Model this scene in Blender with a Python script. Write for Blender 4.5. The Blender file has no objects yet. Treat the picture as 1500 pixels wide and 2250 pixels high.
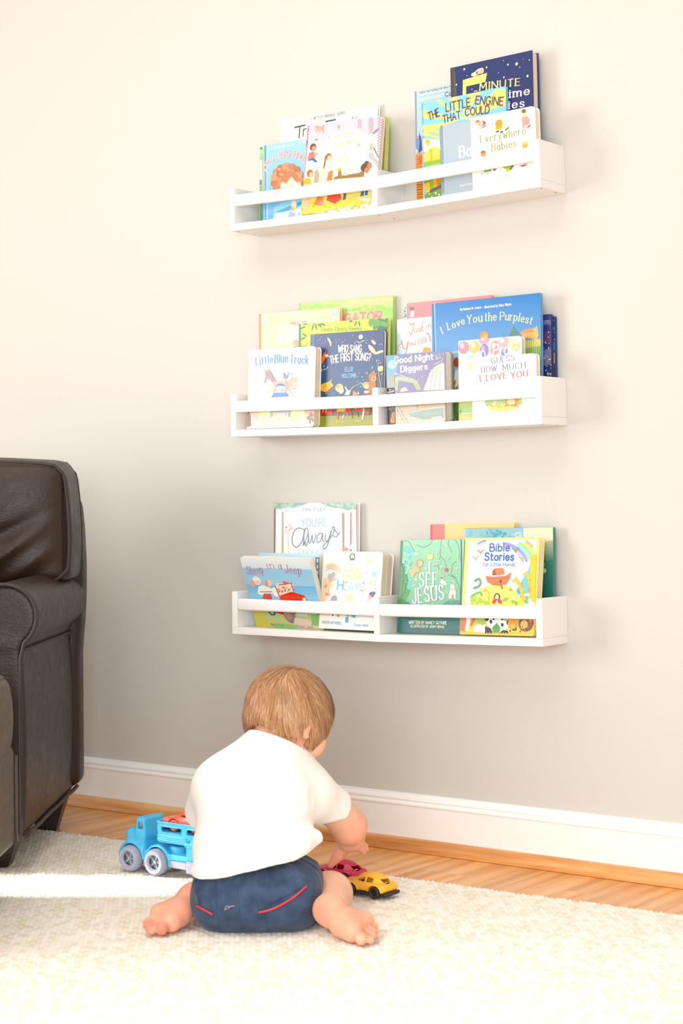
import bpy, math, random
import numpy as np
from mathutils import Matrix, Vector
R = math.radians
SC = bpy.context.scene
COL = SC.collection

# ------------------------------------------------------------------ camera
cam_data = bpy.data.cameras.new('camera')
cam = bpy.data.objects.new('camera', cam_data)
COL.objects.link(cam)
SC.camera = cam
cam_data.sensor_fit = 'VERTICAL'
cam_data.sensor_height = 36.0
cam_data.lens = 3963.67 / 2250 * 36.0
YAW, PITCH, ROLL = -0.6302, -0.0120, -0.0057
_f = Vector((math.sin(YAW) * math.cos(PITCH), math.cos(YAW) * math.cos(PITCH), math.sin(PITCH)))
_r = Vector((math.cos(YAW), -math.sin(YAW), 0))
_u = _r.cross(_f)
_r2 = _r * math.cos(ROLL) + _u * math.sin(ROLL)
_u2 = -_r * math.sin(ROLL) + _u * math.cos(ROLL)
cam.matrix_world = Matrix(((_r2.x, _u2.x, -_f.x, 2.5602), (_r2.y, _u2.y, -_f.y, -3.1959),
                           (_r2.z, _u2.z, -_f.z, 0.7678), (0, 0, 0, 1)))
cam_data.clip_start = 0.05
cam_data.dof.use_dof = True
cam_data.dof.focus_distance = 3.75
cam_data.dof.aperture_fstop = 7.0

# ------------------------------------------------------------------ light: a tall window to the left of the frame, sky light, white rooms behind
world = bpy.data.worlds.new('world')
SC.world = world
world.use_nodes = True
bg = world.node_tree.nodes['Background']
bg.inputs[0].default_value = (1.0, 0.945, 0.87, 1)
bg.inputs[1].default_value = 0.56

def area(name, loc, target, sx, sy, watts, color, spread=180):
    l = bpy.data.lights.new(name, 'AREA')
    l.shape = 'RECTANGLE'; l.size = sx; l.size_y = sy
    l.energy = watts; l.color = color; l.spread = R(spread)
    o = bpy.data.objects.new(name, l)
    COL.objects.link(o)
    o.location = loc
    o.rotation_euler = (Vector(target) - Vector(loc)).to_track_quat('-Z', 'Y').to_euler()
    return o

area('window_light', (-2.50, -3.15, 1.15), (0.35, 0.0, 0.70), 1.5, 2.0, 110, (1.0, 0.985, 0.965))
# sun lying on the rug in the foreground
area('sun_patch', (1.5, -5.0, 2.9), (1.25, -1.45, 0.0), 0.3, 0.3, 3.5, (1.0, 0.985, 0.96), 24)
# low sun slipping between the armchair and the ottoman
area('low_sun_beam', (-1.80, -2.06, 0.90), (0.00, -0.795, 0.0), 0.24, 0.24, 1.45, (1.0, 0.985, 0.96), 11)
area('far_window_light', (2.8, -4.0, 1.1), (0.4, 0.0, 0.20), 2.0, 1.4, 108, (0.97, 0.985, 1.0))
area('ceiling_bounce_fill', (0.5, -1.7, 2.62), (0.5, -1.65, 0.0), 1.8, 1.8, 36, (1.0, 0.93, 0.84))  # added overhead lamp, standing in for light bounced off the ceiling

SC.view_settings.view_transform = 'Standard'
SC.view_settings.look = 'None'
SC.view_settings.exposure = -0.10
SC.view_settings.gamma = 1.0
SC.view_settings.use_curve_mapping = False

# ------------------------------------------------------------------ helpers
def lin(c):
    c = c / 255.0
    return c / 12.92 if c <= 0.04045 else ((c + 0.055) / 1.055) ** 2.4

def rgb(h):
    """'rrggbb' (sRGB) -> linear rgba"""
    h = h.lstrip('#')
    if len(h) == 3:
        h = ''.join(c + c for c in h)
    return tuple(lin(int(h[i:i + 2], 16)) for i in (0, 2, 4)) + (1.0,)

def new_mat(name, color='ffffff', rough=0.5, metal=0.0, spec=0.5, sheen=0.0, sss=0.0, coat=0.0):
    m = bpy.data.materials.new(name)
    m.use_nodes = True
    b = m.node_tree.nodes['Principled BSDF']
    b.inputs['Base Color'].default_value = rgb(color) if isinstance(color, str) else color
    b.inputs['Roughness'].default_value = rough
    b.inputs['Metallic'].default_value = metal
    b.inputs['Specular IOR Level'].default_value = spec
    b.inputs['Sheen Weight'].default_value = sheen
    b.inputs['Coat Weight'].default_value = coat
    if sss:
        b.inputs['Subsurface Weight'].default_value = sss
        b.inputs['Subsurface Radius'].default_value = (0.012, 0.005, 0.003)
        b.inputs['Subsurface Scale'].default_value = 0.6
    return m

class NT:
    """small helper to wire nodes"""
    def __init__(s, m):
        s.t = m.node_tree; s.b = s.t.nodes['Principled BSDF']
    def n(s, kind, **kw):
        nd = s.t.nodes.new(kind)
        for k, v in kw.items():
            if k.startswith('i_'):
                key = k[2:]
                key = int(key) if key.isdigit() else key.replace('_', ' ')
                nd.inputs[key].default_value = v
            else:
                setattr(nd, k, v)
        return nd
    def l(s, a, b):
        s.t.links.new(a, b)
    def ramp(s, src, stops):
        r = s.t.nodes.new('ShaderNodeValToRGB')
        e = r.color_ramp.elements
        while len(e) < len(stops):
            e.new(0.5)
        for el, (p, c) in zip(e, stops):
            el.position = p; el.color = rgb(c) if isinstance(c, str) else c
        s.l(src, r.inputs[0])
        return r.outputs[0]
    def bump(s, src, strength, dist):
        b = s.t.nodes.new('ShaderNodeBump')
        b.inputs['Strength'].default_value = strength
        b.inputs['Distance'].default_value = dist
        s.l(src, b.inputs['Height'])
        s.l(b.outputs[0], s.b.inputs['Normal'])
        return b

def mesh(name, v, f, mat, parent=None, smooth=False, mi=None):
    me = bpy.data.meshes.new(name)
    if isinstance(v, np.ndarray):
        v = v.astype(float).tolist()
    if isinstance(f, np.ndarray):
        f = f.tolist()
    me.from_pydata(v, [], f)
    for m in (mat if isinstance(mat, (list, tuple)) else [mat]):
        me.materials.append(m)
    if mi is not None:
        me.polygons.foreach_set('material_index', np.asarray(mi, dtype=np.int32))
    if smooth:
        me.polygons.foreach_set('use_smooth', np.ones(len(me.polygons), dtype=bool))
    me.update()
    o = bpy.data.objects.new(name, me)
    COL.objects.link(o)
    if parent is not None:
        o.parent = parent
    return o

def tag(o, label=None, cat=None, group=None, kind=None):
    if label: o['label'] = label
    if cat: o['category'] = cat
    if group: o['group'] = group
    if kind: o['kind'] = kind
    return o

def thing(name, label, cat, loc=(0, 0, 0), group=None, mat=None):
    o = bpy.data.objects.new(name, None)
    COL.objects.link(o)
    o.empty_display_size = 0.05
    o.location = loc
    if mat is not None:
        o.matrix_world = mat
    return tag(o, label, cat, group)

class MB:
    """collects simple solids into one mesh"""
    def __init__(s):
        s.v = []; s.f = []
    def add(s, v, f):
        k = len(s.v); s.v += [tuple(p) for p in v]; s.f += [tuple(i + k for i in q) for q in f]
    def box(s, x0, y0, z0, x1, y1, z1, b=0.0):
        if b <= 0:
            v = [(x, y, z) for x in (x0, x1) for y in (y0, y1) for z in (z0, z1)]
            s.add(v, [(0, 1, 3, 2), (4, 6, 7, 5), (0, 4, 5, 1), (2, 3, 7, 6), (0, 2, 6, 4), (1, 5, 7, 3)])
            return
        # chamfered box: 24 vertices, one per corner and face
        idx = {}; v = []
        lo = (x0, y0, z0); hi = (x1, y1, z1)
        for c in range(8):
            sg = [(c >> k) & 1 for k in range(3)]
            for ax in range(3):
                p = []
                for k in range(3):
                    e = hi[k] if sg[k] else lo[k]
                    p.append(e if k == ax else e + (-b if sg[k] else b))
                idx[(c, ax)] = len(v); v.append(p)
        f = []
        def q(ids):
            P = [Vector(v[i]) for i in ids]
            cen = (Vector(lo) + Vector(hi)) / 2
            n = (P[1] - P[0]).cross(P[2] - P[0])
            m = sum(P, Vector()) / len(P)
            f.append(tuple(ids) if n.dot(m - cen) > 0 else tuple(reversed(ids)))
        for ax in range(3):
            a, c2 = [k for k in range(3) if k != ax]
            for sd in (0, 1):
                cs = [(sd << ax) | (i << a) | (j << c2) for i, j in ((0, 0), (1, 0), (1, 1), (0, 1))]
                q([idx[(c, ax)] for c in cs])
            for i in (0, 1):
                for j in (0, 1):
                    c0 = (i << a) | (j << c2); c1 = c0 | (1 << ax)
                    q([idx[(c0, a)], idx[(c1, a)], idx[(c1, c2)], idx[(c0, c2)]])
        for c in range(8):
            q([idx[(c, 0)], idx[(c, 1)], idx[(c, 2)]])
        s.add(v, f)
    def prism(s, poly, a0, a1, axis='y'):
        """extrude a closed 2-D outline along an axis"""
        n = len(poly)
        def P(p, a):
            return {'x': (a, p[0], p[1]), 'y': (p[0], a, p[1]), 'z': (p[0], p[1], a)}[axis]
        v = [P(p, a0) for p in poly] + [P(p, a1) for p in poly]
        area2 = sum(poly[i][0] * poly[(i + 1) % n][1] - poly[(i + 1) % n][0] * poly[i][1] for i in range(n))
        flip = (area2 > 0) ^ (axis == 'y') ^ (a1 < a0)
        f = [tuple(range(n)), tuple(range(2 * n - 1, n - 1, -1))] + \
            [(i, i + n, (i + 1) % n + n, (i + 1) % n) for i in range(n)]
        if flip:
            f = [tuple(reversed(q)) for q in f]
        s.add(v, [tuple(reversed(q)) for q in f])
    def tube(s, path, rad, n=8, closed=False, flat=1.0):
        P = [Vector(p) for p in path]; m = len(P)
        rr = rad if isinstance(rad, (list, tuple)) else [rad] * m
        v = []; prev = None
        for i in range(m):
            if closed:
                t = P[(i + 1) % m] - P[i - 1]
            else:
                t = P[min(i + 1, m - 1)] - P[max(i - 1, 0)]
            t.normalize()
            if prev is None:
                ref = Vector((0, 0, 1)) if abs(t.z) < 0.9 else Vector((1, 0, 0))
                a = t.cross(ref).normalized()
            else:
                a = (prev - t * prev.dot(t)).normalized()
            prev = a; b = t.cross(a)
            for k in range(n):
                an = 2 * math.pi * k / n
                v.append(P[i] + a * (rr[i] * math.cos(an)) + b * (rr[i] * math.sin(an) * flat))
        f = []
        for i in range(m if closed else m - 1):
            j = (i + 1) % m
            for k in range(n):
                l = (k + 1) % n
                f.append((i * n + k, i * n + l, j * n + l, j * n + k))
        if not closed:
            f.append(tuple(range(n - 1, -1, -1))); f.append(tuple(range((m - 1) * n, m * n)))
        s.add(v, f)
    def lathe(s, prof, n=32, axis='y', c=(0, 0, 0)):
        """prof: list of (radius, along)"""
        v = []
        for r_, a in prof:
            for k in range(n):
                an = 2 * math.pi * k / n
                p = (r_ * math.cos(an), r_ * math.sin(an))
                q = {'x': (a, p[0], p[1]), 'y': (p[0], a, p[1]), 'z': (p[0], p[1], a)}[axis]
                v.append((q[0] + c[0], q[1] + c[1], q[2] + c[2]))
        f = []
        for i in range(len(prof) - 1):
            for k in range(n):
                l = (k + 1) % n
                f.append((i * n + k, i * n + l, (i + 1) * n + l, (i + 1) * n + k))
        s.add(v, f)
    def build(s, name, mat, parent=None, smooth=False):
        return mesh(name, s.v, s.f, mat, parent, smooth)

def auto_smooth(o, ang=35):
    me = o.data
    me.polygons.foreach_set('use_smooth', np.ones(len(me.polygons), dtype=bool))
    me.set_sharp_from_angle(angle=R(ang))

# ---- signed-distance modelling: fields on a grid, meshed with surface nets
def smin(a, b, k):
    h = np.clip(0.5 + 0.5 * (b - a) / k, 0, 1)
    return b + (a - b) * h - k * h * (1 - h)
def smax(a, b, k):
    return -smin(-a, -b, k)
def A3(p):
    return np.asarray(p, dtype=np.float32)
def cone(P, a, b, ra, rb):
    """rounded cone from a to b"""
    a, b = A3(a), A3(b); d = b - a
    t = np.clip(((P - a) @ d) / (d @ d), 0, 1)
    return np.linalg.norm(P - a - t[..., None] * d, axis=-1) - (ra + (rb - ra) * t)
def ell(P, c, r, M=None):
    q = P - A3(c)
    if M is not None:
        q = q @ A3(M)
    r = A3(r)
    k0 = np.linalg.norm(q / r, axis=-1); k1 = np.linalg.norm(q / (r * r), axis=-1)
    return k0 * (k0 - 1) / np.maximum(k1, 1e-9)
def rbox(P, c, h, r, M=None):
    q = P - A3(c)
    if M is not None:
        q = q @ A3(M)
    d = np.abs(q) - (A3(h) - r)
    return np.linalg.norm(np.maximum(d, 0), axis=-1) + np.minimum(d.max(axis=-1), 0) - r
def cyl(P, c, ax, r, hl, e=0.0):
    q = P - A3(c)
    oth = [k for k in range(3) if k != ax]
    d0 = np.sqrt(q[..., oth[0]] ** 2 + q[..., oth[1]] ** 2) - r + e
    d1 = np.abs(q[..., ax]) - hl + e
    return np.minimum(np.maximum(d0, d1), 0) + np.sqrt(np.maximum(d0, 0) ** 2 + np.maximum(d1, 0) ** 2) - e
def plane(P, p, n):
    n = A3(n); n = n / np.linalg.norm(n)
    return (P - A3(p)) @ n
def chain(P, pts, rads, k=0.01):
    d = None
    for i in range(len(pts) - 1):
        c = cone(P, pts[i], pts[i + 1], rads[i], rads[i + 1])
        d = c if d is None else smin(d, c, k)
    return d

def nets(fn, lo, hi, h):
    lo = np.array(lo, float); hi = np.array(hi, float)
    n = np.ceil((hi - lo) / h).astype(int) + 1
    ax = [(lo[k] + h * np.arange(n[k])).astype(np.float32) for k in range(3)]
    F = np.empty(n, np.float32)
    step = max(1, int(1.2e6 / (n[1] * n[2])))
    Y, Z = np.meshgrid(ax[1], ax[2], indexing='ij')
    for i in range(0, n[0], step):
        xs = ax[0][i:i + step]
        P = np.empty((len(xs), n[1], n[2], 3), np.float32)
        P[..., 0] = xs[:, None, None]; P[..., 1] = Y; P[..., 2] = Z
        F[i:i + step] = fn(P)
    S = F < 0
    cs = [(i, j, k) for i in (0, 1) for j in (0, 1) for k in (0, 1)]
    sl = lambda A, c: A[c[0]:n[0] - 1 + c[0], c[1]:n[1] - 1 + c[1], c[2]:n[2] - 1 + c[2]]
    cnt = sum(sl(S, c).astype(np.int8) for c in cs)
    act = (cnt > 0) & (cnt < 8)
    I = np.argwhere(act)
    vid = np.full(act.shape, -1, np.int64); vid[act] = np.arange(len(I))
    acc = np.zeros((len(I), 3)); num = np.zeros(len(I))
    val = {c: F[I[:, 0] + c[0], I[:, 1] + c[1], I[:, 2] + c[2]] for c in cs}
    for a in cs:
        for k in range(3):
            if a[k]:
                continue
            b = list(a); b[k] = 1; b = tuple(b)
            va, vb = val[a], val[b]
            x = (va < 0) != (vb < 0)
            t = va[x] / (va[x] - vb[x])
            p = np.tile(np.array(a, float), (x.sum(), 1)); p[:, k] += t
            acc[x] += p; num[x] += 1
    V = lo + h * (I + acc / num[:, None])
    quads = []
    for k in range(3):
        u, w = [(1, 2), (2, 0), (0, 1)][k]
        s0 = [slice(0, n[d] - 1) if d == k else slice(1, n[d] - 1) for d in range(3)]
        s1 = list(s0); s1[k] = slice(1, n[k])
        a, b = S[tuple(s0)], S[tuple(s1)]
        for flip, m in ((False, a & ~b), (True, ~a & b)):
            E = np.argwhere(m)
            if not len(E):
                continue
            off = np.array([0 if d == k else 1 for d in range(3)])
            E = E + off
            du = np.zeros(3, int); du[u] = 1
            dw = np.zeros(3, int); dw[w] = 1
            q = [vid[tuple((E - du - dw).T)], vid[tuple((E - dw).T)], vid[tuple(E.T)], vid[tuple((E - du).T)]]
            q = np.stack(q if not flip else q[::-1], 1)
            quads.append(q)
    Q = np.concatenate(quads)
    return V, Q

def relax(V, Q, it=1, lam=0.5):
    n = len(V)
    a = np.concatenate([Q[:, [0, 1]], Q[:, [1, 2]], Q[:, [2, 3]], Q[:, [3, 0]]])
    a = np.concatenate([a, a[:, ::-1]])
    deg = np.bincount(a[:, 0], minlength=n)[:, None]
    for _ in range(it):
        s = np.stack([np.bincount(a[:, 0], V[a[:, 1], k], n) for k in range(3)], 1)
        V = V + lam * (s / deg - V)
    return V

def sdf_obj(name, fn, lo, hi, h, mat, parent=None, it=1, off=(0, 0, 0)):
    V, Q = nets(fn, lo, hi, h)
    if it:
        V = relax(V, Q, it)
    return mesh(name, V + np.array(off), Q, mat, parent, True)

rnd = random.Random(7)
# ------------------------------------------------------------------ the room
M_WALL = new_mat('wall_paint', 'cdcac4', 0.6, spec=0.25)
w = NT(M_WALL)
nz = w.n('ShaderNodeTexNoise', i_Scale=260.0, i_Detail=3.0)
w.bump(nz.outputs[0], 0.06, 0.001)
M_TRIM = new_mat('white_trim_paint', 'f6f4f1', 0.28)
M_OAKFLOOR = []
def wood(name, c0, c1, c2, axis, rough=0.32, scale=1.0):
    m = new_mat(name, c1, rough)
    t = NT(m)
    co = t.n('ShaderNodeTexCoord')
    info = t.n('ShaderNodeObjectInfo')
    mp = t.n('ShaderNodeMapping')
    mp.inputs['Scale'].default_value = {'x': (1.2, 14, 14), 'y': (9, 0.9, 9)}[axis]
    add = t.n('ShaderNodeVectorMath', operation='ADD')
    mul = t.n('ShaderNodeVectorMath', operation='SCALE')
    cmb = t.n('ShaderNodeCombineXYZ')
    for k in range(3):
        t.l(info.outputs['Random'], cmb.inputs[k])
    t.l(cmb.outputs[0], mul.inputs[0]); mul.inputs['Scale'].default_value = 37.0
    t.l(co.outputs['Object'], add.inputs[0]); t.l(mul.outputs[0], add.inputs[1])
    t.l(add.outputs[0], mp.inputs[0])
    n1 = t.n('ShaderNodeTexNoise', i_Scale=3.0 * scale, i_Detail=5.0, i_Distortion=1.2)
    t.l(mp.outputs[0], n1.inputs[0])
    wv = t.n('ShaderNodeTexWave', i_Scale=0.7 * scale, i_Distortion=7.0, i_Detail=2.0)
    wv.bands_direction = 'X' if axis == 'y' else 'Y'
    t.l(mp.outputs[0], wv.inputs[0])
    mx = t.n('ShaderNodeMath', operation='MULTIPLY_ADD')
    mx.inputs[1].default_value = 0.45
    t.l(wv.outputs['Fac'], mx.inputs[0]); t.l(n1.outputs[0], mx.inputs[2])
    col = t.ramp(mx.outputs[0], [(0.30, c0), (0.62, c1), (1.0, c2)])
    hsv = t.n('ShaderNodeHueSaturation')
    vr = t.n('ShaderNodeMapRange'); vr.inputs[3].default_value = 0.88; vr.inputs[4].default_value = 1.1
    t.l(info.outputs['Random'], vr.inputs[0]); t.l(vr.outputs[0], hsv.inputs['Value'])
    t.l(col, hsv.inputs['Color']); t.l(hsv.outputs[0], t.b.inputs['Base Color'])
    t.bump(mx.outputs[0], 0.08, 0.0006)
    return m
M_PLANK = wood('oak_floor_boards', 'c88648', 'dc9a58', 'e8ae72', 'y')
M_SHOE = wood('oak_shoe_moulding', 'b06a34', 'd0904f', 'e0b078', 'x')
M_DARKGAP = new_mat('dark_subfloor', '3a2416', 0.9)

wb = MB(); wb.box(-3.2, 0.0, -0.1, 3.4, 0.12, 2.75)
tag(wb.build('wall_back', M_WALL), kind='structure')
# floor: a subfloor that carries every board as a part of its own
fl = MB(); fl.box(-3.2, -5.2, -0.1, 3.4, 0.0, -0.0165)
floor = tag(fl.build('floor', M_DARKGAP), kind='structure')
PW = 0.0572
def plank(x, y0, y1):
    b = MB(); b.box(x + 0.0003, y0 + 0.0003, -0.0165, x + PW - 0.0003, y1 - 0.0003, 0.0, 0.0007)
    b.build('plank', M_PLANK, floor)
k = 0
x = -1.30
while x < 1.75:
    cut = rnd.choice([-0.62, -0.75, -0.9, -1.0, -0.16, -0.55, -0.7])
    plank(x, cut, -0.013)
    plank(x, -1.9, cut)
    x += PW
# boards beyond the frame, joined
rest = MB(); rest.box(-3.2, -5.2, -0.0165, -1.3005, -0.013, 0.0); rest.box(x, -5.2, -0.0165, 3.4, -0.013, 0.0)
rest.box(-1.3, -5.2, -0.0165, x - 0.0005, -1.901, 0.0)
tag(rest.build('far_boards', M_PLANK, floor), kind='stuff')

# baseboard with a moulded cap (profile in y, z)
prof = [(0, 0.0), (-0.0125, 0.0), (-0.0125, 0.094), (-0.0145, 0.0955), (-0.0145, 0.0985), (-0.0125, 0.1), (-0.0105, 0.1035),
        (-0.0118, 0.107), (-0.0105, 0.1105), (-0.0075, 0.1135), (-0.005, 0.1155), (-0.0045, 0.118), (0, 0.1195)]
bb = MB(); bb.prism(prof, -3.2, 3.4, 'x')
tag(bb.build('baseboard_back', M_TRIM), kind='structure')
# quarter-round shoe moulding, in lengths with hairline joints
r0 = 0.0185
sp = [(-0.0127, 0.0008), (-0.0127 - r0, 0.0008)] + \
     [(-0.0127 - r0 * math.cos(a), 0.0045 + (0.0225) * math.sin(a)) for a in np.linspace(0, math.pi / 2, 9)]
sm = MB(); sm.prism(sp, -3.2, 3.4, 'x')
o = tag(sm.build('trim_1', M_SHOE), kind='structure'); auto_smooth(o, 40)
# a few filled nail heads in the shoe moulding
nh = MB()
for nx in (-0.42, 0.02, 0.43, 0.845):
    nh.lathe([(0.0, -0.0004), (0.0013, -0.0003), (0.0013, 0.0002)], 8, 'z', (nx, -0.0205, 0.0247))
nh.build('nail_head', new_mat('nail_filler', '6b4a2e', 0.7), o)

# ------------------------------------------------------------------ rug
M_RUG = new_mat('cream_woven_wool', 'e6dcc8', 0.95, spec=0.1, sheen=0.15)
t = NT(M_RUG)
co = t.n('ShaderNodeTexCoord')
at = t.n('ShaderNodeAttribute', attribute_name='nub')
nz2 = t.n('ShaderNodeTexNoise', i_Scale=420.0, i_Detail=4.0)
nz3 = t.n('ShaderNodeTexNoise', i_Scale=9.0, i_Detail=3.0)
t.l(co.outputs['Object'], nz2.inputs[0]); t.l(co.outputs['Object'], nz3.inputs[0])
ad = t.n('ShaderNodeMath', operation='MULTIPLY_ADD'); ad.inputs[1].default_value = 0.35
t.l(nz2.outputs[0], ad.inputs[0]); t.l(at.outputs['Fac'], ad.inputs[2])
ad2 = t.n('ShaderNodeMath', operation='MULTIPLY_ADD'); ad2.inputs[1].default_value = 0.25
t.l(nz3.outputs[0], ad2.inputs[0]); t.l(ad.outputs[0], ad2.inputs[2])
t.l(t.ramp(ad2.outputs[0], [(0.25, 'd6c4a9'), (0.60, 'e8dcc8'), (0.95, 'f3eee4'), (1.0, 'f6f2ea')]), t.b.inputs['Base Color'])
t.bump(nz2.outputs[0], 0.35, 0.002)
# woven relief: columns of raised loops with staggered dark slots, edges rounded off
RX0, RX1, RY0, RY1 = -0.80, 1.95, -2.0, -0.285
hx = 0.0026
nx_ = int((RX1 - RX0) / hx); ny_ = int((RY1 - RY0) / hx)
gx = np.linspace(RX0, RX1, nx_); gy = np.linspace(RY0, RY1, ny_)
rs = np.random.RandomState(3)
X, Y = np.meshgrid(gx, gy, indexing='ij')
# the weave runs on the bias: columns of loops along dv, counted across du
du_ = X * 0.766 + Y * 0.643; dv_ = -X * 0.643 + Y * 0.766
cw, rl = 0.0088, 0.030
uu = du_ / cw + 0.25 * np.sin(dv_ * 9.0); ci = np.floor(uu).astype(int); fx = uu - ci; ci -= ci.min()
vo = rs.rand(ci.max() + 2)
yy = dv_ / rl + 0.5 * (ci % 2) + 0.35 * vo[ci]; ri = np.floor(yy).astype(int); fy = yy - ri; ri -= ri.min()
lev = rs.rand(ci.max() + 2, ri.max() + 2)
slot = np.clip((lev[ci, ri] - 0.30) / 0.5, 0, 1)
loop = np.sin(np.pi * fx) ** 0.6 * (0.65 + 0.35 * np.abs(np.sin(np.pi * dv_ / 0.0066 + 1.5 * ci)))
prof2 = np.clip(np.sin(np.pi * fy) * 1.7, 0, 1)
hgt = 0.0019 * loop - 0.0013 * slot * prof2 + 0.00025 * rs.randn(*X.shape)
nub = np.clip(0.40 + 0.26 * loop - 0.34 * slot * prof2 + 0.04 * rs.randn(*X.shape), 0, 1)
edge = np.clip((RY1 - Y) / 0.012, 0, 1)
edgew = 0.0025 * np.sin(X * 21.0) + 0.0016 * np.sin(X * 57.0 + 1.0)
Z = 0.0100 + hgt - 0.0095 * (1 - edge) ** 2
knob = (np.abs(Y - RY1) < 0.010) * 0.0028 * np.abs(np.sin(np.pi * X / 0.0095))
Z = np.maximum(Z + knob, 0.0006)
Y2 = Y + edgew * np.clip((Y - (RY1 - 0.1)) / 0.1, 0, 1) - 0.045 * np.clip((0.55 - X) / 1.0, -0.7, 1) * np.clip((Y + 0.9) / 0.6, 0, 1)
V = np.stack([X, Y2, Z], -1).reshape(-1, 3)
idx = np.arange(nx_ * ny_).reshape(nx_, ny_)
Q = np.stack([idx[:-1, :-1], idx[1:, :-1], idx[1:, 1:], idx[:-1, 1:]], -1).reshape(-1, 4)
me = bpy.data.meshes.new('area_rug')
me.vertices.add(len(V)); me.vertices.foreach_set('co', V.ravel())
me.loops.add(Q.size); me.loops.foreach_set('vertex_index', Q.ravel().astype(np.int32))
me.polygons.add(len(Q)); me.polygons.foreach_set('loop_start', np.arange(0, Q.size, 4, dtype=np.int32))
me.update(calc_edges=True)
a_ = me.attributes.new('nub', 'FLOAT', 'POINT'); a_.data.foreach_set('value', nub.ravel().astype(np.float32))
me.materials.append(M_RUG)
me.polygons.foreach_set('use_smooth', np.ones(len(Q), dtype=bool))
rug = bpy.data.objects.new('area_rug', me); COL.objects.link(rug)
tag(rug, 'cream woven wool area rug covering the oak floor', 'rug')
# ------------------------------------------------------------------ white picture ledges, two units per row
M_SHELF = new_mat('white_lacquered_wood', 'f4f1ee', 0.35)
M_HOLE = new_mat('dark_screw_hole', '5a4a40', 0.8)
SD, SH, BT, PT = 0.1014, 0.0947, 0.0155, 0.0145
ROWZ = (1.344, 0.888, 0.4498)
ROWR = (0.0427, 0.0198, 0.0210)
UW, SEAM = 0.4, 0.391
RAILZ = (0.0535, 0.0795)
def ledge(label, x, z, roll, width, left_panel, right_panel, board0, board1):
    M = Matrix.Translation((x, 0, z)) @ Matrix.Rotation(-roll, 4, 'Y')
    t = thing('picture_ledge', label, 'shelf', mat=M, group='white picture ledges on the wall')
    b = MB(); b.box(board0, -SD, 0, board1, 0, BT, 0.0008); b.build('board', M_SHELF, t)
    r0, r1 = 0.0004, width - 0.0004
    for on, px in ((left_panel, 0.0), (right_panel, width - PT)):
        if on:
            p = MB(); p.box(px, -SD, BT + 0.0002, px + PT, 0, SH, 0.0008); p.build('side_panel', M_SHELF, t)
    ra = PT + 0.0004 if left_panel else 0.0006
    rb = width - PT - 0.0004 if right_panel else width - 0.0006
    # rounded rail set between the panels, its ends eased
    rl = MB()
    y0, y1 = -SD - 0.0006, -SD + 0.0125
    z0, z1 = RAILZ
    out = []
    for cy, cz, a0 in ((y1 - 0.004, z1 - 0.004, 0), (y0 + 0.004, z1 - 0.004, 90), (y0 + 0.004, z0 + 0.004, 180), (y1 - 0.004, z0 + 0.004, 270)):
        for q in range(5):
            a = R(a0 + q * 22.5); out.append((cy + 0.004 * math.cos(a), cz + 0.004 * math.sin(a)))
    n = len(out); v = []; f = []
    cy = (y0 + y1) / 2; cz = (z0 + z1) / 2
    for xx, s in ((ra, 0.80), (ra + 0.0015, 0.93), (ra + 0.004, 1.0), (rb - 0.004, 1.0), (rb - 0.0015, 0.93), (rb, 0.80)):
        for (py, pz) in out:
            e = (1 - s) * 0.02
            dy = py - cy; dz = pz - cz
            v.append((xx, cy + math.copysign(max(abs(dy) - e * 0.35, 0), dy), cz + math.copysign(max(abs(dz) - e, 0), dz)))
    for i in range(5):
        for k in range(n):
            f.append((i * n + k, (i + 1) * n + k, (i + 1) * n + (k + 1) % n, i * n + (k + 1) % n))
    f.append(tuple(range(n))); f.append(tuple(range(6 * n - 1, 5 * n - 1, -1)))
    rl.add(v, f)
    o = rl.build('rail', M_SHELF, t); auto_smooth(o, 50)
    # two screw holes under every panel
    for on, px in ((left_panel, PT / 2), (right_panel, width - PT / 2)):
        if on:
            for hy in (-0.083, -0.026):
                h = MB(); h.lathe([(0.0, -0.0003), (0.0021, -0.0003), (0.0021, 0.0004)], 10, 'z', (px + (0.004 if px < width / 2 else -0.002), hy, 0.0))
                h.build('screw_hole', M_HOLE, t)
    return t
for i, (nm) in enumerate(('top', 'middle', 'bottom')):
    z = ROWZ[i]; ro = ROWR[i]
    own = i == 0                        # the divider belongs to the left unit in the top row, to the right unit below
    a = UW - PT
    ledge(f'white picture ledge, left unit of the {nm} row', 0.0, z, 0.0, UW if own else a, True, own, 0.0, (UW if own else a) - 0.0003)
    if own:
        ledge(f'white picture ledge, right unit of the {nm} row', UW, z, ro, SEAM, False, True, 0.0003, SEAM)
    else:
        ledge(f'white picture ledge, right unit of the {nm} row', a, z - PT * math.sin(ro), ro, SEAM + PT, True, True, 0.0003, SEAM + PT)
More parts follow.
